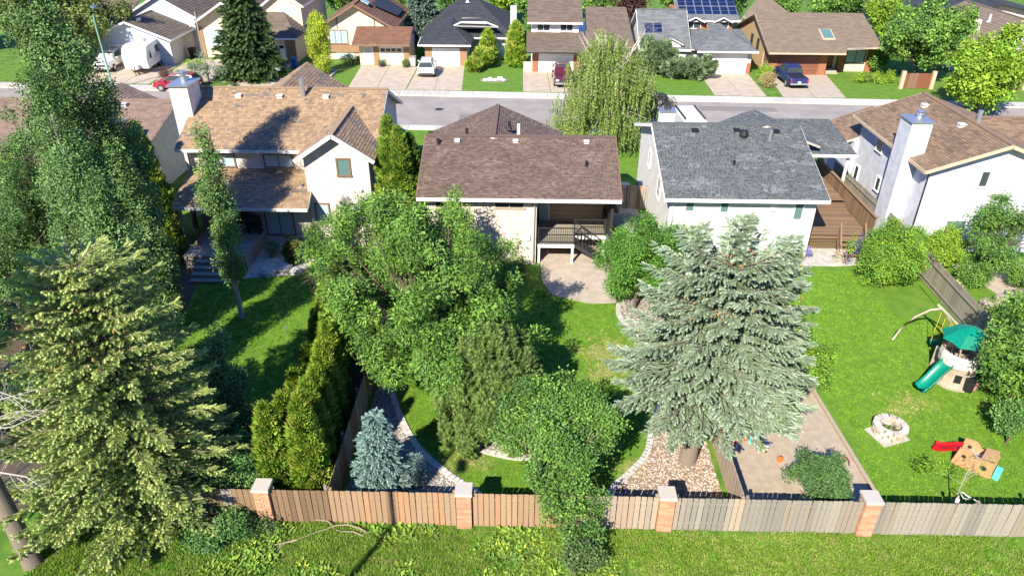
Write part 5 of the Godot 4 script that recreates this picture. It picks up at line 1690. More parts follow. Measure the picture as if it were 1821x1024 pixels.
func far_trees(dkspr, ced, ced_green, lush, limey, dull, blue):
	var t = spruce("front_yard_spruce", "dark green spruce in the cream house front yard across the street", Vector3(-28.6, 0, -75.6), 9.6, 3.3, 0.4, dkspr, 0.42, 12, 0.8, 0.2, 0.2, "tree", "", Vector3.ZERO, 0.75, 0.15)
	cones_on(t, Vector3(0, 9.0, 0), Vector3(0.7, 0.5, 0.7), 60)
	poplar("yellow_maple", "slim yellow-green maple on the lawn of the split-level house", Vector3(-21.6, 0, -76.7), 6.2, 1.35, C3([[0.26, 0.34, 0.03], [0.34, 0.38, 0.03], [0.2, 0.29, 0.03]]), 0.4, 1.0, "", L.broad, M.bark)
	spruce("garden_blue_spruce", "blue-green spruce between the split-level and dark-roofed houses", Vector3(-12.8, 0, -93.0), 9.0, 2.0, 0.3, C3([[0.13, 0.2, 0.16], [0.17, 0.24, 0.2], [0.09, 0.15, 0.1]]), 0.42, 10, 0.8)
	cedar("clipped cedar beside the dark-roofed house entrance", Vector3(-4.4, 0, -82.4), 3.6, 0.95, ced, 0.24, "", "front_cedar", 1.2, 1.9)
	cedar("broad cedar at the corner of the dark-roofed house", Vector3(-1.3, 0, -81.2), 4.7, 1.05, ced, 0.24, "", "front_cedar", 1.2, 1.9)
	shrub("globe_cedar", "round clipped golden cedar beside the white car driveway", Vector3(-5.6, 0, -78.6), Vector3(0.95, 0.9, 0.95), ced, L.cedar, 0.24, "", 6, 0.8, 1.2, 1.7)
	shrub("globe_cedar", "round clipped cedar between the golden globe and the tall cedar", Vector3(-4.6, 0, -80.0), Vector3(0.95, 1.3, 0.95), ced, L.cedar, 0.24, "", 6, 0.8, 1.2, 1.7)
	var jun = C3([[0.13, 0.19, 0.10], [0.17, 0.24, 0.13], [0.09, 0.15, 0.07]])
	shrub("spreading_juniper", "wide grey-green juniper sprawling beside the white double garage", Vector3(16.9, 0, -76.8), Vector3(2.9, 1.1, 1.8), jun, L.cedar, 0.3, "", 14, 0.3, 1.4, 2.2)
	shrub("spreading_juniper", "tall rounded juniper between the weeping birch and the sprawling one", Vector3(13.6, 0, -78.4), Vector3(1.9, 2.0, 1.6), jun, L.cedar, 0.3, "", 12, 0.5, 1.4, 2.2)
	var at = Vector3(40.0, 0, -76.4)
	leafy("large_street_tree", "large rounded tree behind the dark board fence by the street", "tree", at, 2.6, 0.2, lobes_in(at + Vector3(0, 4.6, 0), Vector3(4.6, 3.2, 3.4), 26, 1.0, 1.6), L.far, lush, 0.55, M.bark)
	at = Vector3(40.6, 0, -65.6)
	leafy("lime_street_tree", "lime-green tree at the kerb behind the tan-brown roof", "tree", at, 2.2, 0.16, lobes_in(at + Vector3(0, 3.4, 0), Vector3(3.0, 3.3, 2.8), 24, 0.9, 1.4) + [[at + Vector3(1.2, 6.6, 0), Vector3(0.9, 1.0, 0.9)]], L.far, limey, 0.5, M.bark)
	at = Vector3(47.6, 0, -64.6)
	leafy("purple_tree", "thin purple-leaved tree by the street corner", "tree", at, 2.0, 0.1, lobes_in(at + Vector3(0, 3.2, 0), Vector3(1.8, 1.2, 1.4), 8, 0.5, 0.8), L.broad, C3([[0.10, 0.06, 0.06], [0.14, 0.09, 0.08]]), 0.5, M.bark)
	at = Vector3(-50.0, 0, -79.0)
	leafy("boulevard_willow", "big pale willow beside the silver pickup across the street", "tree", at, 3.0, 0.4, lobes_in(at + Vector3(0.5, 5.4, 0), Vector3(6.6, 3.8, 4.2), 34, 1.1, 1.8), L.far, C3([[0.15, 0.2, 0.045], [0.2, 0.24, 0.06], [0.11, 0.16, 0.04]]), 0.55, M.bark)
	shrub("potentilla", "wide flat lime shrub in the gravel bed beside the travel trailer", Vector3(-35.6, 0, -78.6), Vector3(1.3, 0.45, 0.9), limey, L.broad, 0.4)
	shrub("potentilla", "small lime shrub behind the red car", Vector3(-35.6, 0, -74.4), Vector3(1.0, 0.45, 0.7), limey, L.broad, 0.4)
	shrub("barberry", "small dark purple barberry beside the trailer hitch", Vector3(-37.4, 0, -75.2), Vector3(0.8, 0.5, 0.6), C3([[0.08, 0.03, 0.03], [0.1, 0.05, 0.04]]), L.broad, 0.4)
	shrub("wolf_willow", "silvery grey-green shrub in front of the dark spruce", Vector3(-32.0, 0, -72.8), Vector3(1.7, 1.4, 1.0), C3([[0.18, 0.24, 0.17], [0.22, 0.28, 0.2]]), L.broad, 0.4)
	shrub("cotoneaster", "clipped bright hedge in front of the steep-roofed house window", Vector3(35.6, 0, -75.6), Vector3(2.6, 0.6, 0.7), limey, L.broad, 0.4, "", 12)
	shrub("cotoneaster", "bright green hedge end beside the dark board fence", Vector3(38.4, 0, -74.6), Vector3(1.2, 0.6, 0.6), limey + lush, L.broad, 0.4, "", 7)
	shrub("flowering_hedge", "low hedge of yellow and russet shrubs between two driveways", Vector3(24.2, 0, -73.6), Vector3(0.7, 0.7, 1.2), C3([[0.3, 0.2, 0.1], [0.2, 0.26, 0.04], [0.36, 0.24, 0.16]]), L.broad, 0.38)
	shrub("flowering_hedge", "yellow-green shrub next to the white garage corner", Vector3(24.6, 0, -76.4), Vector3(0.8, 0.8, 0.9), limey, L.broad, 0.38)
	shrub("foundation_shrub", "dark low shrub below the bay window of the split-level house", Vector3(-19.4, 0, -81.6), Vector3(1.5, 0.5, 0.6), dull, L.broad, 0.4)
	at = Vector3(37.9, 0, -80.4)
	shrub("side_shrub", "tall leafy shrub at the brick corner of the steep-roofed house", at, Vector3(1.4, 1.8, 1.4), lush, L.far, 0.5)
	# the gardens behind the far houses
	var rows = [[-24.0, -99, 2.6, 4.2, lush, "leafy tree behind the gabled cream house"], [-17.4, -103, 3.4, 5.0, lush, "round leafy tree behind the split-level house"], [-10.6, -106, 2.8, 4.6, dull, "dull green tree behind the charcoal hip roof"], [-4.0, -104, 3.0, 4.6, limey, "yellowish tree behind the charcoal hip roof"], [0.6, -99, 2.0, 3.6, lush, "narrow tree beside the two-storey white house"], [9.4, -101, 2.2, 3.0, lush, "green tree behind the brown-grey wing roof"], [13.4, -100, 2.2, 3.4, C3([[0.05, 0.025, 0.025], [0.08, 0.04, 0.035]]), "dark purple tree behind the solar house"], [26.6, -102, 3.0, 4.0, dull, "sparse tree behind the solar house"], [33.0, -101, 3.6, 4.4, lush, "rounded tree behind the steep brown roof"], [38.6, -97, 3.6, 4.2, lush, "broad tree behind the steep-roofed house corner"], [43.0, -92, 2.6, 3.6, limey, "bright tree beside the charcoal gabled house"], [-36.5, -104, 3.0, 4.6, lush, "tree behind the gap between grey and cream houses"], [-66.0, -86, 5.0, 5.5, dull, "dark tree beyond the boulevard willow"], [62.0, -112, 4.0, 4.5, lush, "tree beyond the charcoal gabled house"], [47.0, -114, 4.0, 5.0, lush, "tall tree behind the charcoal gabled house"], [20.0, -106, 3.5, 4.5, lush, "leafy tree hidden behind the solar panels"], [5.0, -108, 3.4, 4.6, lush, "tree behind the two-storey white house"]]
	for r in rows:
		at = Vector3(r[0], 0, r[1])
		leafy("garden_tree", r[5], "tree", at, r[3] * 0.5, 0.18, lobes_in(at + Vector3(0, r[3] * 0.95, 0), Vector3(r[2], r[3] * 0.75, r[2]), 14, r[2] * 0.3, r[2] * 0.45), L.far, r[4], 0.6, M.bark)

func grass_cover():
	# blades along the lane and over the lawns, far too many to count
	var col = C3([[0.13, 0.275, 0.022], [0.165, 0.305, 0.028], [0.21, 0.295, 0.045], [0.11, 0.225, 0.02], [0.30, 0.30, 0.10]])
	var xf = []
	var co = []
	var nz := FastNoiseLite.new()
	nz.seed = 4
	nz.frequency = 0.35
	for i in 26000:
		var p = Vector3(rng.randf_range(-15.5, 16.5), 0, rng.randf_range(-17.0, -13.2))
		var k = nz.get_noise_2d(p.x, p.z)
		if k < -0.3 and rng.randf() < 0.6:
			continue
		var s = rng.randf_range(0.8, 1.5) * (1.0 + 0.6 * k)
		xf.append(Transform3D(Basis(Vector3.UP, rng.randf() * TAU).scaled(Vector3(s, s * 1.1, s)), p))
		co.append(pick(col))
	var g := Node3D.new()
	g.name = "lane_grass"
	add_child(g)
	tag(g, "rough unmown grass along the lane outside the board fence", "grass", "", "stuff")
	put(g, "grass", L.grass, M.grassblade, xf, co)
	xf = []
	co = []
	var wc = C3([[0.13, 0.24, 0.03], [0.08, 0.17, 0.025], [0.22, 0.28, 0.03]])
	for i in 2600:
		var p = Vector3(rng.randf_range(-10.0, 3.0), 0, rng.randf_range(-16.9, -13.2))
		if nz.get_noise_2d(p.x * 0.8 + 40.0, p.z * 0.8) < 0.05:
			continue
		xf.append(Transform3D(Basis(Vector3.UP, rng.randf() * TAU).scaled(Vector3.ONE * rng.randf_range(0.7, 1.4)), p + Vector3(0, 0.06, 0)))
		co.append(pick(wc))
	var w := Node3D.new()
	w.name = "lane_weeds"
	add_child(w)
	tag(w, "broad-leaved weeds and small yellow-green plants in the lane grass", "weeds", "", "stuff")
	put(w, "weeds", L.weed, M.leaf, xf, co)
	xf = []
	co = []
	var lc = C3([[0.11, 0.235, 0.014], [0.145, 0.28, 0.017], [0.095, 0.205, 0.014], [0.18, 0.275, 0.03]])
	for a in [[[[-17.3, -33.3], [-8.8, -36.5], [-8.4, -28], [-8.8, -21.4], [-12, -20], [-13.5, -22.2], [-16, -27]], 7000], [[[-5.2, -26], [0.5, -33], [4.6, -31.4], [5.5, -26], [4.8, -21.9], [3.0, -18.8], [-1.2, -17.6], [-2.6, -19.2], [-4.4, -21.7]], 8000], [[[12.9, -25], [13.2, -35.5], [18, -35.4], [18.5, -31], [20.4, -30.5], [20.4, -17.4], [12.95, -17.4]], 11000]]:
		var pv = PackedVector2Array()
		for p in a[0]:
			pv.append(Vector2(p[0], p[1]))
		for i in a[1]:
			var p = Vector2(rng.randf_range(-17.5, 20.5), 0)
			p = Vector2(lerp(-17.4, 20.4, rng.randf()), lerp(-36.5, -17.4, rng.randf()))
			var tries = 0
			while not Geometry2D.is_point_in_polygon(p, pv) and tries < 12:
				p = Vector2(lerp(-17.4, 20.4, rng.randf()), lerp(-36.5, -17.4, rng.randf()))
				tries += 1
			if tries >= 12:
				continue
			if Vector2((p.x + 0.6) / 2.7, (p.y + 22.2) / 2.1).length() < 1.0:
				continue
			var s = rng.randf_range(0.5, 0.9)
			xf.append(Transform3D(Basis(Vector3.UP, rng.randf() * TAU).scaled(Vector3(s * 1.3, s * 0.7, s * 1.3)), Vector3(p.x, 0.006, p.y)))
			co.append(pick(lc))
	var straw = C3([[0.36, 0.30, 0.13], [0.42, 0.36, 0.18], [0.28, 0.28, 0.08]])
	for spot in [[4.0, -27.3, 1.5, 1.3, 700], [3.6, -25.8, 0.9, 0.7, 200], [-2.2, -20.2, 1.3, 0.7, 260], [16.2, -24.2, 1.2, 0.5, 120], [15.6, -23.6, 0.6, 0.3, 60], [4.1, -19.9, 0.5, 0.4, 90]]:
		for i in spot[4]:
			var r = Vector2(rng.randfn(0, 0.5), rng.randfn(0, 0.5))
			var sc = rng.randf_range(0.45, 0.8)
			xf.append(Transform3D(Basis(Vector3.UP, rng.randf() * TAU).scaled(Vector3(sc * 1.4, sc * 0.6, sc * 1.4)), Vector3(spot[0] + r.x * spot[2], 0.006, spot[1] + r.y * spot[3])))
			co.append(pick(straw))
	var n := Node3D.new()
	n.name = "lawn_grass"
	add_child(n)
	tag(n, "short mown lawn grass in the three back gardens", "grass", "", "stuff")
	put(n, "grass", L.grass, M.grassblade, xf, co)

# ------------------------------------------------------------------ fences
func fence(called, label, a, b, h, bw, gap, woods, post_mat, y0 = 0.03, lean = 0.0, group = "", jit = 0.012, rails_front = false):
	var d = b - a
	var t = thing(called, label, "fence", (a + b) * 0.5, atan2(-d.z, d.x), group)
	var ln = d.length()
	var n = int(round(ln / (bw + gap)))
	var pitch = ln / n
	var variants = []
	for k in 3:
		var st = S()
		var w = pitch - gap
		# a board with a slightly worn foot and dog-eared top
		var e = 0.012 * k
		prism(st, [Vector3(-w / 2, 0, 0), Vector3(-w / 2, h - e, 0), Vector3(-w / 2 + 0.02, h, 0), Vector3(w / 2 - 0.02, h - e * 0.5, 0), Vector3(w / 2, h - 0.02, 0), Vector3(w / 2, 0.015 * k, 0)], Vector3(0, 0, -0.02))
		variants.append(commit(st))
	var at = rng.randi() % woods.size()
	for i in n:
		if rng.randf() < 0.45:
			at = rng.randi() % woods.size()
		var m = woods[at]
		var o = obj("board", variants[rng.randi() % 3], m, t, Vector3(-ln / 2 + pitch * (i + 0.5), y0 + rng.randf_range(-jit, jit), rng.randf_range(0, 0.012)))
		o.rotation = Vector3(lean, 0, rng.randf_range(-0.008, 0.008))
	var zr = 0.045 if rails_front else -0.055
	for y in [0.3, h - 0.3]:
		obj("rail", B(Vector3(ln, 0.09, 0.04)), post_mat, t, Vector3(0, y0 + y, zr))
	var np = max(int(ln / 2.3), 1)
	for i in np + 1:
		obj("post", B(Vector3(0.09, h + 0.02, 0.09)), post_mat, t, Vector3(lerp(-ln / 2 + 0.06, ln / 2 - 0.06, float(i) / np), (h + 0.02) / 2, -0.125))
	return t

func pillar(label, x, z):
	var t = thing("brick_pillar", label, "pillar", Vector3(x, 0, z), 0.0, "brick pillars of the board fence")
	obj("core", B(Vector3(0.45, 1.5, 0.45), Vector3(0, 0.75, 0)), M.mortar, t)
	var ml = commit(B(Vector3(0.288, 0.078, 0.19)))
	for c in 17:
		var y = 0.045 + c * 0.0885
		for k in 4:
			var bs = Basis(Vector3.UP, PI / 2 * k)
			var off = Vector3(-0.105 if c % 2 == 0 else 0.105, 0, 0.155)
			var o = obj("brick", ml, M.bricks[rng.randi() % 4], t, bs * off + Vector3(0, y, 0))
			o.rotation.y = PI / 2 * k
			if c % 2 == 1:
				o.position += Vector3(0, 0.0005, 0)
	var st = S()
	var r0 = [Vector3(-0.29, 0, 0.29), Vector3(0.29, 0, 0.29), Vector3(0.29, 0, -0.29), Vector3(-0.29, 0, -0.29)]
	var rs = []
	for q in [[0.97, 1.535], [1.0, 1.55], [1.0, 1.635], [0.96, 1.66]]:
		var r = []
		for p in r0:
			r.append(p * q[0] + Vector3(0, q[1], 0))
		rs.append(r)
	loft(st, rs)
	obj("cap", st, M.stone_cap, t)

func fences():
	pillar("brick pillar in tree shade beside the dark leafy bushes", -8.6, -17.22)
	pillar("brick pillar with pale clean cap between golden fence bays", -1.89, -17.22)
	pillar("brick pillar with speckled cap in front of the spruce gravel", 4.82, -17.22)
	pillar("brick pillar with cracked cap between the sand and playground lawn", 11.5, -17.22)
	pillar("brick pillar hidden behind the yellow-green spruce", -15.3, -17.22)
	var z = -17.1
	fence("board_fence", "board fence bay half hidden behind the yellow-green spruce", Vector3(-15.0, 0, z), Vector3(-8.87, 0, z), 1.5, 0.175, 0.018, M.greywood + M.brownwood, M.greywood[1])
	fence("board_fence", "weathered grey-brown fence bay next to the shaded brick pillar", Vector3(-8.33, 0, z), Vector3(-6.42, 0, z), 1.5, 0.172, 0.02, M.brownwood + [M.greywood[0]], M.greywood[1])
	fence("board_fence", "golden stained fence bay in front of the small blue spruce", Vector3(-6.4, 0, z), Vector3(-2.16, 0, z), 1.52, 0.172, 0.022, M.gold, M.gold[1])
	fence("board_fence", "golden stained fence bay running under the overhanging lilac", Vector3(-1.62, 0, z), Vector3(1.6, 0, z), 1.52, 0.172, 0.022, M.gold, M.gold[1])
	fence("board_fence", "faded tan fence bay between the lilac and speckled-cap pillar", Vector3(1.62, 0, z), Vector3(4.55, 0, z), 1.52, 0.172, 0.022, M.tanwood, M.tanwood[1])
	fence("board_fence", "faded tan-grey fence bay in front of the spruce gravel", Vector3(5.09, 0, z), Vector3(7.38, 0, z), 1.5, 0.165, 0.022, M.tanwood + M.greywood, M.tanwood[3])
	fence("board_fence", "weathered grey fence bay in front of the sand pit", Vector3(7.4, 0, z), Vector3(11.23, 0, z), 1.5, 0.15, 0.014, M.greywood + [M.greywood[0], M.greywood[2]], M.greywood[1])
	fence("board_fence", "weathered grey fence bay in front of the playground lawn", Vector3(11.77, 0, z), Vector3(18.2, 0, z), 1.5, 0.15, 0.014, M.greywood + [M.greywood[0], M.greywood[2], M.tanwood[0]], M.greywood[1])
	fence("side_fence", "leaning grey-brown fence between the cedar hedge and gravel", Vector3(-6.42, 0, -17.3), Vector3(-6.42, 0, -35.5), 1.5, 0.145, 0.008, M.greywood + M.brownwood, M.greywood[1], 0.03, 0.0, "", 0.03)
	fence("side_fence", "pale plank fence between the spruce gravel and the sand pit", Vector3(7.4, 0, -36.2), Vector3(7.4, 0, -17.3), 1.4, 0.145, 0.004, M.tanwood, M.tanwood[1])
	fence("side_fence", "grey fence with framed panels behind the swing set", Vector3(21.6, 0, -36.0), Vector3(21.05, 0, -17.3), 1.6, 0.14, 0.006, M.greywood, M.greywood[1], 0.03, 0.0, "", 0.012, true)
	fence("side_fence", "tall grey fence between the wooden deck and the pale blue-white house", Vector3(21.35, 0, -48.0), Vector3(21.6, 0, -36.2), 1.75, 0.14, 0.006, M.greywood, M.greywood[1], 0.03, 0.0, "", 0.012, true)
	fence("side_fence", "grey fence half hidden behind the tall poplars", Vector3(-21.2, 0, -36), Vector3(-21.2, 0, -17.3), 1.6, 0.15, 0.012, M.greywood, M.greywood[0])
	fence("side_fence", "reddish-brown fence closing the tan house deck", Vector3(-20.3, 0, -40), Vector3(-18.2, 0, -35.6), 1.9, 0.14, 0.01, M.brownwood, M.brownwood[1], 0.03, 0.0, "", 0.01, true)
	fence("gate_fence", "short brown gate fence between the brown and white houses", Vector3(5.1, 0, -43.6), Vector3(7.85, 0, -43.4), 1.6, 0.12, 0.02, M.brownwood + M.greywood, M.greywood[1])
	fence("side_fence", "grey fence beside the brown-roofed house path", Vector3(5.3, 0, -46), Vector3(5.6, 0, -37.2), 1.6, 0.14, 0.006, M.greywood, M.greywood[1])
	for s in [[37.4, 40.4, "dark brown board fence section beside the large street tree"], [46.4, 49.6, "dark brown board fence section in front of the corner house"], [49.8, 54.0, "dark brown board fence section running on past the corner house"]]:
		var t = fence("street_fence", s[2], Vector3(s[0], 0, -73.6), Vector3(s[1], 0, -73.6), 1.5, 0.2, 0.01, [M.door_brown, M.trim_brown], M.trim_brown)
		for x in [s[0], s[1]]:
			obj("pier", B(Vector3(0.34, 1.75, 0.34), Vector3(x - (s[0] + s[1]) / 2, 0.875, 0.02)), M.trim_tan, t)

# ------------------------------------------------------------------ decks and stairs
func railing(t, a, b, h, n, m):
	obj("rail", BAR(a + Vector3(0, h, 0), b + Vector3(0, h, 0), 0.06, 0.05), m, t)
	obj("rail", BAR(a + Vector3(0, 0.1, 0), b + Vector3(0, 0.1, 0), 0.04, 0.04), m, t)
	for i in n + 1:
		var p = a.lerp(b, float(i) / n)
		if i == 0 or i == n:
			obj("post", BAR(p, p + Vector3(0, h + 0.04, 0), 0.07, 0.07), m, t)
		else:
			obj("baluster", BAR(p + Vector3(0, 0.1, 0), p + Vector3(0, h, 0), 0.022, 0.022), m, t)

func deck_boards(t, x0, x1, z0, z1, y, w, woods, along_x = true):
	var n = int(abs(z1 - z0) / w) if along_x else int(abs(x1 - x0) / w)
	for i in n:
		if along_x:
			var z = lerp(z0, z1, (i + 0.5) / n)
			obj("deck_board", B(Vector3(abs(x1 - x0), 0.035, abs(z1 - z0) / n - 0.01)), woods[rng.randi() % woods.size()], t, Vector3((x0 + x1) / 2, y, z))
		else:
			var x = lerp(x0, x1, (i + 0.5) / n)
			obj("deck_board", B(Vector3(abs(x1 - x0) / n - 0.01, 0.035, abs(z1 - z0))), woods[rng.randi() % woods.size()], t, Vector3(x, y, (z0 + z1) / 2))

func decks():
	# brown house deck
	var t = thing("rear_deck", "raised deck with black metal railing and stairs behind the brown-roofed house", "deck")
	deck_boards(t, 0.72, 2.75, -35.85, -38.85, 1.22, 0.16, M.greywood)
	deck_boards(t, 2.77, 4.6, -37.0, -38.85, 1.22, 0.16, M.greywood)
	obj("beam", SP(Vector3(0.72, 1.0, -35.86), Vector3(2.75, 1.19, -35.94)), M.trim_white, t)
	obj("beam", SP(Vector3(2.76, 1.0, -36.96), Vector3(4.6, 1.19, -37.04)), M.trim_white, t)
	for p in [[0.8, -35.95], [2.66, -35.95], [4.5, -37.1]]:
		obj("post", SP(Vector3(p[0] - 0.06, 0.03, p[1] - 0.06), Vector3(p[0] + 0.06, 1.0, p[1] + 0.06)), M.trim_white, t)
	railing(t, Vector3(0.76, 1.24, -35.9), Vector3(2.72, 1.24, -35.9), 0.95, 16, M.trim_dark)
	railing(t, Vector3(0.76, 1.24, -38.4), Vector3(0.76, 1.24, -35.95), 0.95, 16, M.trim_dark)
	railing(t, Vector3(2.8, 1.24, -37.02), Vector3(4.55, 1.24, -37.02), 0.95, 15, M.trim_dark)
	railing(t, Vector3(4.55, 1.24, -38.6), Vector3(4.55, 1.24, -37.05), 0.95, 12, M.trim_dark)
	for k in 6:
		obj("tread", B(Vector3(0.26, 0.04, 0.9)), M.metal_dark, t, Vector3(2.95 + k * 0.24, 1.05 - k * 0.19, -36.45))
	for z in [-36.0, -36.9]:
		obj("stringer", BAR(Vector3(2.78, 1.1, z), Vector3(4.35, 0.06, z), 0.05, 0.2), M.trim_dark, t)
		obj("handrail", BAR(Vector3(2.78, 2.15, z), Vector3(4.35, 1.0, z), 0.05, 0.05), M.trim_dark, t)
		for k in 9:
			var x = lerp(2.78, 4.35, k / 8.0)
			obj("baluster", SP(Vector3(x - 0.012, lerp(1.15, 0.06, k / 8.0), z - 0.012), Vector3(x + 0.012, lerp(2.13, 1.0, k / 8.0), z + 0.012)), M.trim_dark, t)
	settle(t, Vector3(2.6, 0, -37.2))
	# tan house deck
	t = thing("shaded_deck", "grey plank deck with broad steps in the shade behind the tan house", "deck")
	deck_boards(t, -18.6, -15.2, -34.5, -38.6, 0.88, 0.15, M.greywood)
	for k in 4:
		obj("step", B(Vector3(2.7, 0.05, 0.36)), M.greywood[k % 3], t, Vector3(-16.5, 0.7 - k * 0.19, -34.3 + k * 0.36))
		obj("riser", B(Vector3(2.7, 0.15, 0.03)), M.greywood[(k + 1) % 3], t, Vector3(-16.5, 0.6 - k * 0.19, -34.14 + k * 0.36))
	obj("skirt", SP(Vector3(-18.6, 0.0, -34.52), Vector3(-15.2, 0.86, -34.58)), M.greywood[2], t)
	obj("skirt", SP(Vector3(-15.22, 0.0, -34.52), Vector3(-15.28, 0.86, -38.5)), M.greywood[2], t)
	settle(t, Vector3(-16.9, 0, -36.5))
	# wooden deck beside the grey roofed house
	t = thing("wooden_side_deck", "brown timber side deck with lattice skirt beside the grey-roofed house", "deck")
	deck_boards(t, 15.6, 20.0, -38.2, -42.4, 0.88, 0.15, M.brownwood)
	deck_boards(t, 15.9, 20.0, -42.42, -47.8, 1.25, 0.15, M.brownwood)
	for k in 2:
		obj("step", SP(Vector3(17.2, 0.88, -42.42 + 0.34 * (2 - k)), Vector3(20.0, 1.0 + 0.12 * k, -42.42 + 0.34 * (1 - k))), M.brownwood[2], t)
	var n = 0
	for i in 26:
		var x = 15.75 + i * 0.1
		obj("lattice_slat", SP(Vector3(x, 0.05, -38.12), Vector3(x + 0.035, 0.82, -38.14)), M.brownwood[2], t)
	for i in 8:
		obj("lattice_slat", SP(Vector3(15.7, 0.08 + i * 0.1, -38.14), Vector3(18.35, 0.115 + i * 0.1, -38.16)), M.brownwood[0], t)
	obj("beam", SP(Vector3(15.6, 0.74, -38.06), Vector3(20.0, 0.86, -38.115)), M.brownwood[1], t)
	for i in 60:
		var z = -38.2 - i * 0.163
		obj("screen_board", SP(Vector3(20.1, 0.1, z), Vector3(20.13, 2.0, z - 0.155)), M.brownwood[rng.randi() % 4], t)
	obj("cap_rail", SP(Vector3(20.02, 2.0, -38.1), Vector3(20.2, 2.05, -48.0)), M.brownwood[3], t)
	for k in 4:
		obj("step", B(Vector3(1.3, 0.05, 0.3)), M.brownwood[1], t, Vector3(18.9 - 0.1 * k, 0.72 - k * 0.19, -37.95 + k * 0.28))
	for x in [18.15, 19.55]:
		obj("stringer", BAR(Vector3(x, 0.75, -38.1), Vector3(x - 0.35, 0.05, -36.75), 0.06, 0.24), M.brownwood[2], t)
		obj("handrail", BAR(Vector3(x, 1.7, -38.1), Vector3(x - 0.35, 0.95, -36.75), 0.09, 0.06), M.brownwood[3], t)
		for k in 5:
			var p = Vector3(x, 0.75, -38.1).lerp(Vector3(x - 0.35, 0.05, -36.75), k / 4.0)
			obj("baluster", SP(p - Vector3(0.02, 0, 0.02), p + Vector3(0.02, 0.92, 0.02)), M.brownwood[2], t)
	settle(t, Vector3(18, 0, -43))
	var bn = thing("deck_bench", "weathered wooden bench on the side deck by the white wall", "bench", Vector3(16.5, 0.9, -40.4))
	for k in 3:
		obj("seat_board", B(Vector3(1.3, 0.04, 0.14)), M.greywood[2], bn, Vector3(0, 0.42, -0.16 + 0.16 * k))
	for x in [-0.55, 0.55]:
		obj("leg", B(Vector3(0.08, 0.4, 0.4)), M.greywood[1], bn, Vector3(x, 0.2, 0))

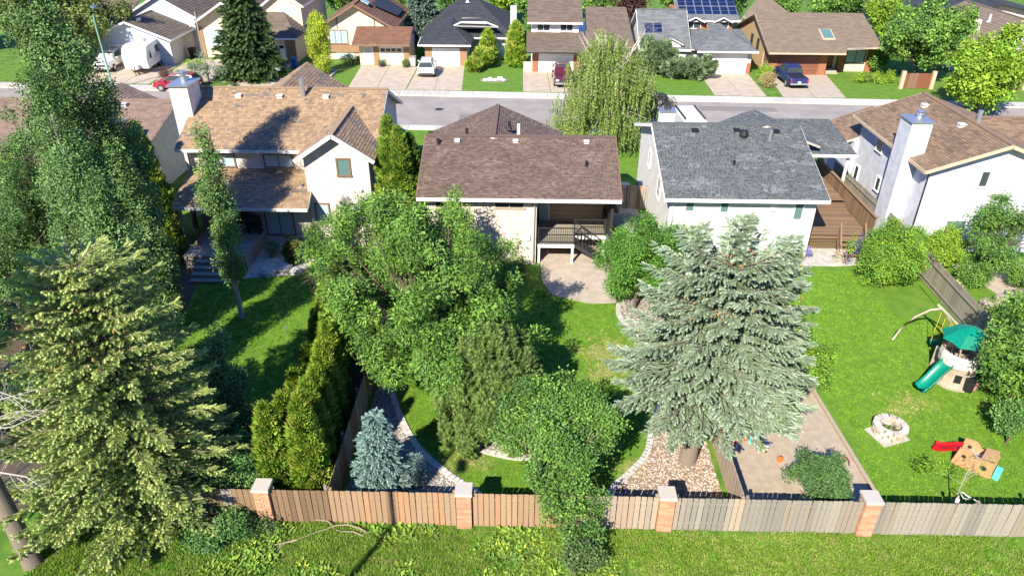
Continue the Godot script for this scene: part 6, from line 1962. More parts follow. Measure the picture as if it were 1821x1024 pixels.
# ------------------------------------------------------------------ things in the gardens
func yard_things():
	# fire pit of stone blocks
	var at = Vector3(14.55, 0, -22.2)
	var t = thing("fire_pit", "round fire pit of pale stone blocks on a square slab", "fire pit", at)
	obj("base_slab", B(Vector3(1.25, 0.05, 1.1), Vector3(-0.1, 0.02, 0.12), Basis(Vector3.UP, 0.35)), M.concrete, t)
	obj("ash_bed", CYL(Vector3(0, 0.045, 0), Vector3(0, 0.1, 0), 0.4, 16), mat(0.12, 0.12, 0.07, 0.95, T.speck, 0.4), t)
	for c in 3:
		for k in 12:
			var a = TAU * (k + 0.5 * (c % 2)) / 12
			var o = obj("stone_block", block_mesh(), [M.stone_cap, M.concrete, M.drive][rng.randi() % 3], t, Vector3(cos(a) * 0.52, 0.115 + c * 0.145, sin(a) * 0.52))
			o.rotation.y = -a
	shrub("pit_weeds", "green weeds growing inside the stone fire pit", at + Vector3(0, 0.08, 0), Vector3(0.28, 0.12, 0.26), C3([[0.14, 0.26, 0.03]]), L.weed, 0.22, "", 3, 0.6, 0.5, 0.8, "weeds")
	# play tower
	play_tower(Vector3(18.85, 0, -25.75))
	# swing set: one curved arm carried by the tower
	t = thing("swing_frame", "curved pale metal swing beam with a bent leg beside the play tower", "swing set", Vector3(18.6, 0, -28.2))
	obj("leg", TUBE([Vector3(-1.05, 0, -0.6), Vector3(-0.95, 0.7, -0.45), Vector3(-0.6, 1.5, -0.25), Vector3(-0.1, 2.0, -0.1), Vector3(0.35, 2.15, 0.0)], 0.05, 0.05, 8), M.plastic_tan, t)
	obj("leg", TUBE([Vector3(1.6, 0, -0.7), Vector3(1.2, 1.2, -0.4), Vector3(0.35, 2.15, 0.0)], 0.05, 0.05, 8), M.plastic_tan, t)
	obj("beam", TUBE([Vector3(0.3, 2.15, -0.3), Vector3(0.35, 2.15, 0.9), Vector3(0.4, 2.12, 2.0)], 0.055, 0.055, 8), M.plastic_tan, t)
	t = thing("toddler_swing", "green bucket swing hanging from the curved beam", "swing", Vector3(18.93, 0.35, -27.95))
	obj("bucket", TUBE([Vector3(0, 0.0, 0), Vector3(0, 0.08, 0), Vector3(0, 0.22, 0)], 0.13, 0.19, 10), M.teal, t)
	for s in [-0.15, 0.15]:
		obj("rope", CYL(Vector3(s, 0.2, 0), Vector3(s * 0.9, 1.76, 0), 0.012, 5), M.yellow, t)
	t = thing("belt_swing", "blue seat swing hanging next to the green bucket swing", "swing", Vector3(18.97, 0.45, -27.0))
	obj("seat", B(Vector3(0.22, 0.05, 0.5)), M.blue, t)
	for s in [-0.22, 0.22]:
		obj("rope", CYL(Vector3(0, 0.02, s), Vector3(0, 1.66, s * 0.9), 0.012, 5), M.yellow, t)
	# toddler climber with red slide
	t = thing("toddler_climber", "tan and turquoise plastic climber with short red slide on the lawn", "climber", Vector3(16.95, 0, -20.5), -0.75)
	t.scale = Vector3(0.85, 0.85, 0.85)
	for s in [-0.42, 0.42]:
		var st = S()
		prism(st, [Vector3(-0.75, 0, s), Vector3(-0.6, 0.95, s), Vector3(-0.15, 1.0, s), Vector3(0.1, 0.75, s), Vector3(0.75, 0.9, s), Vector3(0.85, 0.1, s), Vector3(0.55, 0, s)], Vector3(0, 0, 0.07))
		obj("side_wall", st, M.plastic_sand, t)
		obj("porthole", CYL(Vector3(0.45, 0.45, s - 0.006), Vector3(0.45, 0.45, s + 0.076), 0.13, 14), M.trim_dark, t)
		obj("porthole", CYL(Vector3(-0.35, 0.6, s - 0.006), Vector3(-0.35, 0.6, s + 0.076), 0.09, 14), M.trim_dark, t)
	obj("platform", B(Vector3(0.9, 0.06, 0.8), Vector3(0.1, 0.5, 0.03)), M.plastic_tan, t)
	obj("end_wall", B(Vector3(0.08, 0.75, 0.8), Vector3(0.78, 0.42, 0.03)), M.plastic_sand, t)
	obj("step_block", B(Vector3(0.25, 0.4, 0.5), Vector3(0.98, 0.2, 0.05)), M.cyan_toy, t)
	obj("roof_panel", B(Vector3(0.5, 0.06, 0.8), Vector3(0.5, 0.95, 0.03), Basis(Vector3.BACK, 0.15)), M.plastic_sand, t)
	var rs = []
	for p in [[-0.6, 0.62], [-0.85, 0.5], [-1.1, 0.3], [-1.35, 0.14], [-1.6, 0.1]]:
		rs.append([Vector3(p[0], p[1] + 0.14, -0.28), Vector3(p[0], p[1], -0.22), Vector3(p[0], p[1], 0.22), Vector3(p[0], p[1] + 0.14, 0.28), Vector3(p[0], p[1] - 0.04, 0.26), Vector3(p[0], p[1] - 0.06, -0.26)])
	var sl = S()
	loft(sl, rs)
	obj("slide", sl, M.red, t)
	# toys in the sand
	t = thing("toy_tractor", "green toy tractor with black wheels in the sand pit", "toy", Vector3(8.45, 0.012, -22.1), 0.6)
	obj("body", B(Vector3(0.5, 0.18, 0.24), Vector3(0, 0.2, 0)), M.green_toy, t)
	obj("cab", B(Vector3(0.2, 0.2, 0.22), Vector3(-0.1, 0.38, 0)), M.cyan_toy, t)
	for p in [[-0.17, 0.15, 0.16], [-0.17, 0.15, -0.16], [0.18, 0.11, 0.14], [0.18, 0.11, -0.14]]:
		obj("wheel", CYL(Vector3(p[0], p[1], p[2] - 0.035), Vector3(p[0], p[1], p[2] + 0.035), p[1], 12), M.rubber, t)
	t = thing("toy_shovel", "long red toy shovel beside the toy tractor", "toy", Vector3(8.5, 0.04, -21.5), 0.3)
	obj("handle", CYL(Vector3(-0.45, 0.02, 0), Vector3(0.25, 0.04, 0), 0.025, 6), M.red, t)
	obj("blade", B(Vector3(0.22, 0.03, 0.17), Vector3(0.34, 0.02, 0)), M.orange, t)
	t = thing("toy_crane", "light blue plastic toy crane lying in the sand", "toy", Vector3(8.95, 0.012, -21.6), 0.9)
	obj("base", B(Vector3(0.3, 0.14, 0.22), Vector3(0, 0.07, 0)), M.cyan_toy, t)
	obj("arm", BAR(Vector3(0, 0.1, 0), Vector3(0.45, 0.3, 0.05), 0.06, 0.06), M.cyan_toy, t)
	t = thing("toy_truck", "small yellow toy truck near the blue toy crane", "toy", Vector3(9.3, 0.012, -21.1), -0.4)
	obj("body", B(Vector3(0.34, 0.1, 0.18), Vector3(0, 0.12, 0)), M.yellow, t)
	obj("cab", B(Vector3(0.12, 0.12, 0.17), Vector3(0.1, 0.23, 0)), M.trim_white, t)
	for p in [[-0.1, 0.09], [-0.1, -0.09], [0.11, 0.09], [0.11, -0.09]]:
		obj("wheel", CYL(Vector3(p[0], 0.06, p[1] - 0.02), Vector3(p[0], 0.06, p[1] + 0.02), 0.06, 10), M.rubber, t)
	t = thing("toy_bucket", "orange toy bucket with dark handle in the sand", "toy", Vector3(9.75, 0.012, -20.5))
	obj("bucket", CYL(Vector3.ZERO, Vector3(0, 0.16, 0), 0.09, 12, 0.13), M.orange, t)
	obj("handle", TUBE([Vector3(-0.12, 0.15, 0), Vector3(-0.06, 0.25, 0.02), Vector3(0.06, 0.25, 0.02), Vector3(0.12, 0.15, 0)], 0.01, 0.01, 5), M.trim_dark, t)
	t = thing("toy_digger", "red and yellow ride-on toy digger beside the round shrub", "toy", Vector3(11.75, 0.012, -20.0), 0.5)
	obj("seat", B(Vector3(0.3, 0.12, 0.22), Vector3(0, 0.2, 0)), M.yellow, t)
	obj("arm", TUBE([Vector3(0.1, 0.22, 0), Vector3(0.3, 0.6, 0), Vector3(0.55, 0.25, 0), Vector3(0.6, 0.05, 0)], 0.025, 0.02, 6), M.red, t)
	obj("base", CYL(Vector3(0, 0.0, 0), Vector3(0, 0.14, 0), 0.2, 10), M.red, t)
	# rocks and patio things behind the pale house
	for p in [[24.6, -32.2, 0.55], [25.4, -32.5, 0.6], [24.1, -31.3, 0.45], [24.9, -30.9, 0.65], [24.3, -30.3, 0.5], [25.6, -31.9, 0.4], [23.7, -32.0, 0.4]]:
		tag(obj("landscape_rock", rock_mesh(p[2]), mat(0.55, 0.47, 0.37, 0.95, T.speck, 0.8, 0.0, T.blotch, 1.0), self, Vector3(p[0], p[2] * 0.3, p[1])), "pale cream boulder in the rockery behind the grey boundary fence", "rock", "rockery boulders")
	t = thing("hanging_basket_stand", "tall stand with a blue flower bowl on the white house patio", "planter", Vector3(27.4, 0.03, -32.4))
	obj("foot", CYL(Vector3.ZERO, Vector3(0, 0.04, 0), 0.25, 12), M.trim_dark, t)
	obj("pole", CYL(Vector3(0, 0.04, 0), Vector3(0, 1.2, 0), 0.025, 8), M.trim_dark, t)
	obj("bowl", CYL(Vector3(0, 1.2, 0), Vector3(0, 1.4, 0), 0.16, 14, 0.3), M.blue, t)
	foliage(t, "flowers", [[Vector3(0, 1.5, 0), Vector3(0.3, 0.2, 0.3)]], L.tiny, C3([[0.1, 0.2, 0.05], [0.3, 0.1, 0.2]]), 0.15)
	t = thing("patio_chair", "dark metal patio chair on the white house patio", "chair", Vector3(28.3, 0.03, -31.9), 0.5)
	obj("seat", B(Vector3(0.5, 0.04, 0.5), Vector3(0, 0.45, 0)), M.metal_dark, t)
	obj("backrest", B(Vector3(0.5, 0.5, 0.04), Vector3(0, 0.72, -0.25)), M.metal_dark, t)
	for p in [[-0.22, -0.22], [0.22, -0.22], [-0.22, 0.22], [0.22, 0.22]]:
		obj("leg", B(Vector3(0.03, 0.44, 0.03), Vector3(p[0], 0.22, p[1])), M.metal_dark, t)
	t = thing("plastic_chair", "red plastic chair at the edge of the white house patio", "chair", Vector3(28.9, 0.03, -33.2))
	obj("seat", B(Vector3(0.6, 0.06, 0.55), Vector3(0, 0.35, 0)), M.red, t)
	obj("backrest", B(Vector3(0.6, 0.6, 0.05), Vector3(0, 0.65, -0.28)), M.red, t)
	for p in [[-0.25, -0.22], [0.25, -0.22], [-0.25, 0.22], [0.25, 0.22]]:
		obj("leg", B(Vector3(0.05, 0.34, 0.05), Vector3(p[0], 0.17, p[1])), M.red, t)
	tag(obj("stone_block", slab([[19.6, -21.6], [20.2, -21.6], [20.2, -21.0], [19.6, -21.0]], 0.0, 0.4), M.stone_cap), "square pale stone block on the lawn beneath the playground tree", "block")
	# purple petunias and the white pot
	var pur = C3([[0.07, 0.03, 0.22], [0.11, 0.05, 0.3], [0.05, 0.04, 0.14], [0.05, 0.12, 0.03]])
	shrub("petunia_clump", "large clump of deep purple petunias by the deck stairs", Vector3(19.6, 0, -37.4), Vector3(0.75, 0.65, 0.6), pur, L.tiny, 0.15, "", 6, 0.6, 0.8, 1.2, "flowers")
	shrub("petunia_clump", "smaller purple petunias trailing below the deck screen", Vector3(20.6, 0, -37.2), Vector3(0.5, 0.6, 0.5), pur, L.tiny, 0.15, "", 5, 0.6, 0.8, 1.2, "flowers")
	shrub("petunia_clump", "purple flowers at the foot of the white stucco corner", Vector3(16.0, 0, -37.2), Vector3(0.4, 0.35, 0.35), C3([[0.16, 0.1, 0.4], [0.25, 0.2, 0.5], [0.08, 0.16, 0.05]]), L.tiny, 0.15, "", 4, 0.6, 0.8, 1.2, "flowers")
	t = thing("flower_pot", "white pot of pale pink flowers at the foot of the deck stairs", "flower pot", Vector3(17.9, 0.03, -36.6))
	obj("pot", CYL(Vector3.ZERO, Vector3(0, 0.3, 0), 0.16, 14, 0.24), M.trim_white, t)
	foliage(t, "flowers", [[Vector3(0, 0.38, 0), Vector3(0.26, 0.14, 0.26)]], L.tiny, C3([[0.6, 0.3, 0.4], [0.7, 0.55, 0.55], [0.2, 0.3, 0.1]]), 0.13)
	# things beside the brown house
	t = thing("garden_shed", "low grey storage shed beside the brown-roofed house", "shed", Vector3(5.75, 0, -38.6))
	obj("wall", B(Vector3(1.05, 1.5, 1.5), Vector3(0, 0.75, 0)), M.siding_grey, t)
	obj("roof", B(Vector3(1.25, 0.07, 0.85), Vector3(0, 1.62, 0.4), Basis(Vector3.RIGHT, 0.25)), M.greywood[1], t)
	obj("roof", B(Vector3(1.25, 0.07, 0.85), Vector3(0, 1.62, -0.4), Basis(Vector3.RIGHT, -0.25)), M.greywood[0], t)
	obj("door", B(Vector3(0.7, 1.2, 0.03), Vector3(0, 0.66, 0.77)), M.greywood[2], t)
	t = thing("rain_barrel", "grey ribbed rain barrel against the white stucco side wall", "barrel", Vector3(7.0, 0.03, -40.2))
	var st2 = S()
	var rr = []
	for p in [[0.3, 0.0], [0.34, 0.2], [0.35, 0.45], [0.34, 0.7], [0.3, 0.95]]:
		rr.append(ring(Vector3(0, p[1], 0), Vector3.RIGHT, Vector3.BACK, 16, p[0], p[0]))
	loft(st2, rr)
	obj("barrel", st2, M.siding_grey, t)
	obj("lid", CYL(Vector3(0, 0.95, 0), Vector3(0, 1.0, 0), 0.33, 16), M.greywood[1], t)
	t = thing("hose_stand", "green hose hanger standing against the beige stucco wall", "hose stand", Vector3(-1.05, 0, -35.4))
	obj("frame", TUBE([Vector3(-0.25, 0, 0), Vector3(-0.25, 1.3, 0), Vector3(0, 1.45, 0), Vector3(0.25, 1.3, 0), Vector3(0.25, 0, 0)], 0.03, 0.03, 6), mat(0.05, 0.14, 0.09, 0.6), t)
	obj("hose", TUBE([Vector3(-0.2, 0.9, 0.06), Vector3(0, 0.7, 0.08), Vector3(0.2, 0.9, 0.06), Vector3(0.0, 1.1, 0.08), Vector3(-0.2, 0.9, 0.06)], 0.03, 0.03, 6), mat(0.08, 0.2, 0.12, 0.6), t)
	# things on the tan house patio
	t = thing("patio_barbecue", "covered black barbecue under the tan house porch roof", "barbecue", Vector3(-15.6, 0.9, -37.4))
	obj("body", B(Vector3(0.8, 0.5, 0.5), Vector3(0, 0.6, 0)), M.black, t)
	var hood = S()
	prism(hood, [Vector3(-0.4, 0.85, 0.25), Vector3(-0.4, 1.05, 0.1), Vector3(-0.4, 1.05, -0.2), Vector3(-0.4, 0.85, -0.25)], Vector3(0.8, 0, 0))
	obj("hood", hood, M.metal_dark, t)
	for x in [-0.33, 0.33]:
		obj("leg", B(Vector3(0.06, 0.36, 0.4), Vector3(x, 0.18, 0)), M.black, t)
	t = thing("patio_table", "small round metal table in the shade of the tan house", "table", Vector3(-16.2, 0.9, -37.9))
	obj("table_top", CYL(Vector3(0, 0.7, 0), Vector3(0, 0.74, 0), 0.42, 18), M.metal_dark, t)
	for k in 3:
		var a = TAU * k / 3
		obj("leg", BAR(Vector3(cos(a) * 0.3, 0, sin(a) * 0.3), Vector3(cos(a) * 0.1, 0.7, sin(a) * 0.1), 0.03, 0.03), M.metal_dark, t)
	for p in [[-14.3, -36.2, "cluster"], [-12.9, -36.6, "pale"]]:
		t = thing("terracotta_pot", "%s terracotta pot with green plant on the tan house patio" % ("tall dark" if p[2] == "cluster" else "low pale"), "flower pot", Vector3(p[0], 0.03, p[1]))
		obj("pot", CYL(Vector3.ZERO, Vector3(0, 0.35, 0), 0.15, 12, 0.22), M.brick_tan if p[2] == "cluster" else M.concrete, t)
		foliage(t, "plant", [[Vector3(0, 0.55, 0), Vector3(0.28, 0.3, 0.28)]], L.tiny, C3([[0.08, 0.18, 0.06], [0.1, 0.22, 0.1]]), 0.14)
	t = thing("patio_grass_pot", "tall brownish ornamental grass beside the tan patio door", "plant", Vector3(-12.9, 0.03, -35.3))
	foliage(t, "blades", [[Vector3(0, 0.7, 0), Vector3(0.4, 0.75, 0.4)]], L.cedar, C3([[0.16, 0.15, 0.05], [0.12, 0.16, 0.05]]), 0.16, 1.5)
	for p in [[-14.0, -34.2, 0.5], [-13.2, -34.6, 0.45], [-12.5, -34.4, 0.35]]:
		tag(obj("patio_rock", rock_mesh(p[2]), M.concrete, self, Vector3(p[0], p[2] * 0.25, p[1])), "flat grey rock edging the tan house patio", "rock", "rocks edging the patio")
	t = thing("lawn_sprinkler", "small thin sprinkler stake on the tan house lawn", "sprinkler", Vector3(-11.2, 0.006, -28.2))
	obj("stake", CYL(Vector3(0, 0, 0), Vector3(0, 0.5, 0), 0.015, 6), M.metal, t)
	obj("head", B(Vector3(0.14, 0.05, 0.05), Vector3(0, 0.52, 0)), M.metal, t)
	# fallen branch on the lane
	t = thing("fallen_branch", "fallen bleached branch lying on the lane grass below the fence", "branch", Vector3(-6.4, 0.06, -16.65))
	for b in [[Vector3(1.35, 0.05, 0.05), Vector3(1.0, 0.12, -0.12), Vector3(0.6, 0.16, -0.22), Vector3(0.2, 0.14, -0.2), Vector3(-0.2, 0.1, -0.02), Vector3(-0.6, 0.07, 0.14), Vector3(-1.0, 0.05, 0.36)], [Vector3(1.2, 0.04, 0.14), Vector3(0.8, 0.08, 0.0), Vector3(0.45, 0.1, 0.02), Vector3(0.1, 0.08, -0.1)], [Vector3(0.1, 0.12, -0.2), Vector3(-0.15, 0.12, -0.4), Vector3(-0.5, 0.1, -0.44), Vector3(-0.9, 0.06, -0.5)], [Vector3(-1.0, 0.05, 0.36), Vector3(-1.35, 0.06, 0.5), Vector3(-1.5, 0.05, 0.75), Vector3(-1.65, 0.03, 1.1)], [Vector3(-1.35, 0.06, 0.5), Vector3(-1.8, 0.05, 0.62), Vector3(-2.2, 0.02, 0.9)]]:
		obj("stick", TUBE(b, 0.034, 0.01, 6), M.deadwood, t)
	# stakes and rope for the sapling
	t = thing("sapling_stake", "wooden stake with white tie ropes holding the thin sapling", "stake", Vector3(14.85, 0, -18.0))
	obj("stake", TUBE([Vector3(0, 0, 0), Vector3(0.1, 0.9, -0.05)], 0.04, 0.035, 6), M.tanwood[0], t)
	obj("rope", TUBE([Vector3(0.15, 1.05, -0.1), Vector3(0.7, 0.9, 0.3), Vector3(1.4, 1.0, 0.7), Vector3(2.0, 1.25, 0.85)], 0.012, 0.012, 5), M.trim_white, t)
	obj("rope", TUBE([Vector3(0.1, 1.05, -0.08), Vector3(0.25, 0.85, 0.0), Vector3(0.45, 0.88, 0.1), Vector3(0.2, 1.08, -0.05)], 0.014, 0.014, 5), M.trim_white, t)
	for x in [14.35, 17.1]:
		tag(obj("fence_light", CYL(Vector3(x, 1.4, -17.3), Vector3(x, 1.52, -17.3), 0.06, 10), M.trim_white), "small white solar light on the grey fence post", "light", "solar lights on the fence")

func block_mesh():
	if not M.has("block"):
		var st = S()
		var rs = []
		for q in [[0.9, -0.07], [1.0, -0.06], [1.0, 0.06], [0.9, 0.07]]:
			rs.append([Vector3(-0.12 * q[0], q[1], -0.11 * q[0]), Vector3(0.12 * q[0], q[1], -0.135 * q[0]), Vector3(0.12 * q[0], q[1], 0.135 * q[0]), Vector3(-0.12 * q[0], q[1], 0.11 * q[0])])
		loft(st, rs)
		M.block = commit(st)
	return M.block

func rock_mesh(s):
	var st = S()
	var rs = []
	var nz := FastNoiseLite.new()
	nz.seed = rng.randi()
	nz.frequency = 1.3
	for i in 6:
		var v = lerp(-0.5, 0.5, i / 5.0) * PI
		var r = []
		for k in 10:
			var a = TAU * k / 10
			var d = Vector3(cos(v) * cos(a), sin(v) * 0.7, cos(v) * sin(a))
			r.append(d * s * (1.0 + 0.45 * nz.get_noise_3dv(d * 1.2)))
		rs.append(r)
	loft(st, rs)
	return commit(st)

func play_tower(at):
	var t = thing("play_tower", "round play tower with green umbrella roof and green slide", "play tower", at)
	var st = S()
	var rs = []
	for p in [[0.95, 0.0], [0.9, 0.15], [0.86, 0.6], [0.92, 1.15]]:
		rs.append(ring(Vector3(0, p[1], 0), Vector3.RIGHT, Vector3.BACK, 14, p[0], p[0]))
	loft(st, rs, false)
	obj("lower_wall", st, M.plastic_tan, t)
	obj("foot_ring", CYL(Vector3(0, 0, 0), Vector3(0, 0.06, 0), 1.05, 20), M.plastic_tan, t)
	obj("floor", CYL(Vector3(0, 1.1, 0), Vector3(0, 1.18, 0), 1.0, 16), M.plastic_tan, t)
	st = S()
	rs = []
	for p in [[1.0, 1.18], [1.03, 1.5], [0.98, 1.78]]:
		rs.append(ring(Vector3(0, p[1], 0), Vector3.RIGHT, Vector3.BACK, 14, p[0], p[0]))
	loft(st, rs, false)
	obj("upper_wall", st, mat(0.66, 0.6, 0.52, 0.55), t)
	obj("doorway", CYL(Vector3(0.25, 0.0, 0.87), Vector3(0.25, 0.75, 0.89), 0.26, 10), M.black, t)
	obj("window", B(Vector3(0.16, 0.4, 0.06), Vector3(0.35, 1.5, 0.96), Basis(Vector3.UP, 0.35)), mat(0.02, 0.1, 0.13, 0.4), t)
	obj("window", B(Vector3(0.3, 0.4, 0.06), Vector3(-0.35, 0.6, 0.82), Basis(Vector3.UP, -0.4)), M.black, t)
	for k in 4:
		var a = TAU * (k + 0.5) / 4
		obj("post", CYL(Vector3(cos(a) * 0.88, 1.15, sin(a) * 0.88), Vector3(cos(a) * 0.8, 2.42, sin(a) * 0.8), 0.05, 8), M.plastic_tan, t)
	for k in 16:
		var a = TAU * k / 16
		obj("baluster", CYL(Vector3(cos(a) * 0.94, 1.75, sin(a) * 0.94), Vector3(cos(a) * 0.9, 2.05, sin(a) * 0.9), 0.02, 5), M.trim_dark, t)
	st = S()
	var apex = Vector3(0, 3.05, 0)
	var rim = ring(Vector3(0, 2.36, 0), Vector3.RIGHT, Vector3.BACK, 8, 1.25, 1.25)
	var midr = []
	for p in rim:
		midr.append(p.lerp(apex, 0.5) + Vector3(0, 0.1, 0))
	for i in 8:
		var j = (i + 1) % 8
		var sag = (rim[i] + rim[j]) * 0.5 * Vector3(0.95, 1, 0.95) + Vector3(0, 0.04, 0)
		tri(st, rim[i], midr[i], sag)
		tri(st, sag, midr[i], midr[j])
		tri(st, sag, midr[j], rim[j])
		tri(st, midr[i], apex, midr[j])
	obj("canopy", st, M.teal, t)
	for p in rim:
		obj("rib", CYL(p, p.lerp(apex, 0.5) + Vector3(0, 0.105, 0), 0.014, 5), M.teal, t)
	# slide to the lawn
	rs = []
	var s0 = Vector3(-0.7, 1.2, 0.35)
	var s1 = Vector3(-2.25, 0.12, 1.0)
	var dir = (s1 - s0) * Vector3(1, 0, 1)
	dir = dir.normalized()
	var sd = Vector3(-dir.z, 0, dir.x)
	for k in 9:
		var u = k / 8.0
		var p = s0.lerp(s1, u)
		p.y = lerp(1.2, 0.14, smoothstep(0.0, 0.95, u))
		rs.append([p + sd * 0.32 + Vector3(0, 0.2, 0), p + sd * 0.25, p, p - sd * 0.25, p - sd * 0.32 + Vector3(0, 0.2, 0), p - sd * 0.3 + Vector3(0, -0.05, 0), p + sd * 0.3 + Vector3(0, -0.05, 0)])
	st = S()
	st.set_smooth_group(0)
	loft(st, rs)
	obj("slide", st, M.teal, t)
	obj("slide_foot", CYL(Vector3(-2.0, 0, 0.9), Vector3(-2.0, 0.1, 0.9), 0.2, 10), M.plastic_tan, t)
	obj("ladder_panel", B(Vector3(0.06, 1.2, 0.5), Vector3(-0.5, 0.6, -0.95), Basis(Vector3.UP, 0.5)), M.plastic_tan, t)
	t.scale = Vector3(0.86, 0.92, 0.86)
	obj("pink_panel", B(Vector3(0.3, 0.36, 0.05), Vector3(0.55, 0.3, 0.98), Basis(Vector3.UP, 0.5)), mat(0.6, 0.25, 0.3, 0.6), t)

# ------------------------------------------------------------------ vehicles
func rrect(z, y0, y1, w0, w1, r):   # a rounded cross-section across x at z
	var a = []
	for p in [[w0 - r, y0], [w0, y0 + r], [lerp(w0, w1, 0.6), lerp(y0, y1, 0.6)], [w1, y1 - r], [w1 - r, y1]]:
		a.append(Vector3(p[0], p[1], z))
	var out = a.duplicate()
	for i in range(a.size() - 1, -1, -1):
		out.append(Vector3(-a[i].x, a[i].y, z))
	return out

func body_loft(sections, r = 0.1):
	var st = S()
	var rs = []
	for s in sections:
		rs.append(rrect(s[0], s[1], s[2], s[3], s[4], r))
	loft(st, rs)
	return st

func wheel(t, x, z, r = 0.34, w = 0.22):
	var s = sign(x)
	var tyre = obj("wheel", CYL(Vector3(-w / 2, 0, 0), Vector3(w / 2, 0, 0), r, 16), M.rubber, t, Vector3(x, r, z))
	obj("rim", CYL(Vector3(s * (w / 2 - 0.02), 0, 0), Vector3(s * (w / 2 + 0.012), 0, 0), r * 0.62, 12), M.metal, tyre)

func glass_quad(t, called, p, m = null):   # a pane slab from four corners
	obj(called, prism_st(p, (p[1] - p[0]).cross(p[2] - p[0]).normalized() * 0.012), m if m else M.glass, t)

func pickup(called, label, at, turn, paint, cover = true):
	# length along z, nose at +z
	var t = thing(called, label, "pickup truck", at, turn)
	var st = body_loft([[-2.75, 0.55, 0.98, 0.86, 0.88], [-2.7, 0.42, 1.08, 0.94, 0.92], [-0.95, 0.4, 1.1, 0.96, 0.93], [1.0, 0.4, 1.12, 0.96, 0.92], [2.3, 0.42, 1.06, 0.95, 0.86], [2.7, 0.46, 0.98, 0.9, 0.8], [2.78, 0.55, 0.85, 0.82, 0.75]])
	obj("body", st, paint, t)
	obj("cab", body_loft([[-0.98, 1.08, 1.74, 0.9, 0.68], [-0.7, 1.08, 1.84, 0.92, 0.7], [0.55, 1.08, 1.84, 0.92, 0.7], [1.35, 1.05, 1.14, 0.9, 0.84]], 0.06), paint, t)
	glass_quad(t, "windscreen", [Vector3(-0.68, 1.78, 0.62), Vector3(0.68, 1.78, 0.62), Vector3(0.82, 1.18, 1.3), Vector3(-0.82, 1.18, 1.3)])
	glass_quad(t, "rear_window", [Vector3(0.62, 1.7, -1.0), Vector3(-0.62, 1.7, -1.0), Vector3(-0.78, 1.2, -1.01), Vector3(0.78, 1.2, -1.01)])
	for s in [-1, 1]:
		obj("side_window", prism_st([Vector3(s * 0.915, 1.2, -0.75), Vector3(s * 0.915, 1.2, 0.95), Vector3(s * 0.75, 1.72, 0.5), Vector3(s * 0.75, 1.72, -0.7)], Vector3(s * 0.014, 0, 0)), M.glass, t)
		obj("mirror", B(Vector3(0.2, 0.16, 0.1), Vector3(s * 1.04, 1.22, 0.85)), paint, t)
		obj("headlight", B(Vector3(0.3, 0.16, 0.06), Vector3(s * 0.68, 0.8, 2.76)), M.blind, t)
		obj("tail_light", B(Vector3(0.12, 0.3, 0.05), Vector3(s * 0.8, 0.82, -2.74)), M.red, t)
		for z in [-1.75, 1.75]:
			wheel(t, s * 0.86, z, 0.38, 0.24)
	obj("bed_cover" if cover else "bed_floor", B(Vector3(1.6, 0.03, 1.68), Vector3(0, 1.095 if cover else 1.09, -1.84)), M.black if cover else M.metal_dark, t)
	obj("bumper", B(Vector3(1.8, 0.16, 0.14), Vector3(0, 0.52, -2.8)), M.metal, t)
	obj("bumper", B(Vector3(1.8, 0.18, 0.12), Vector3(0, 0.5, 2.78)), M.metal, t)
	obj("licence_plate", B(Vector3(0.3, 0.15, 0.02), Vector3(0, 0.68, -2.765)), M.trim_white, t)
	obj("grille", B(Vector3(1.0, 0.22, 0.04), Vector3(0, 0.78, 2.77)), M.trim_dark, t)
	return t

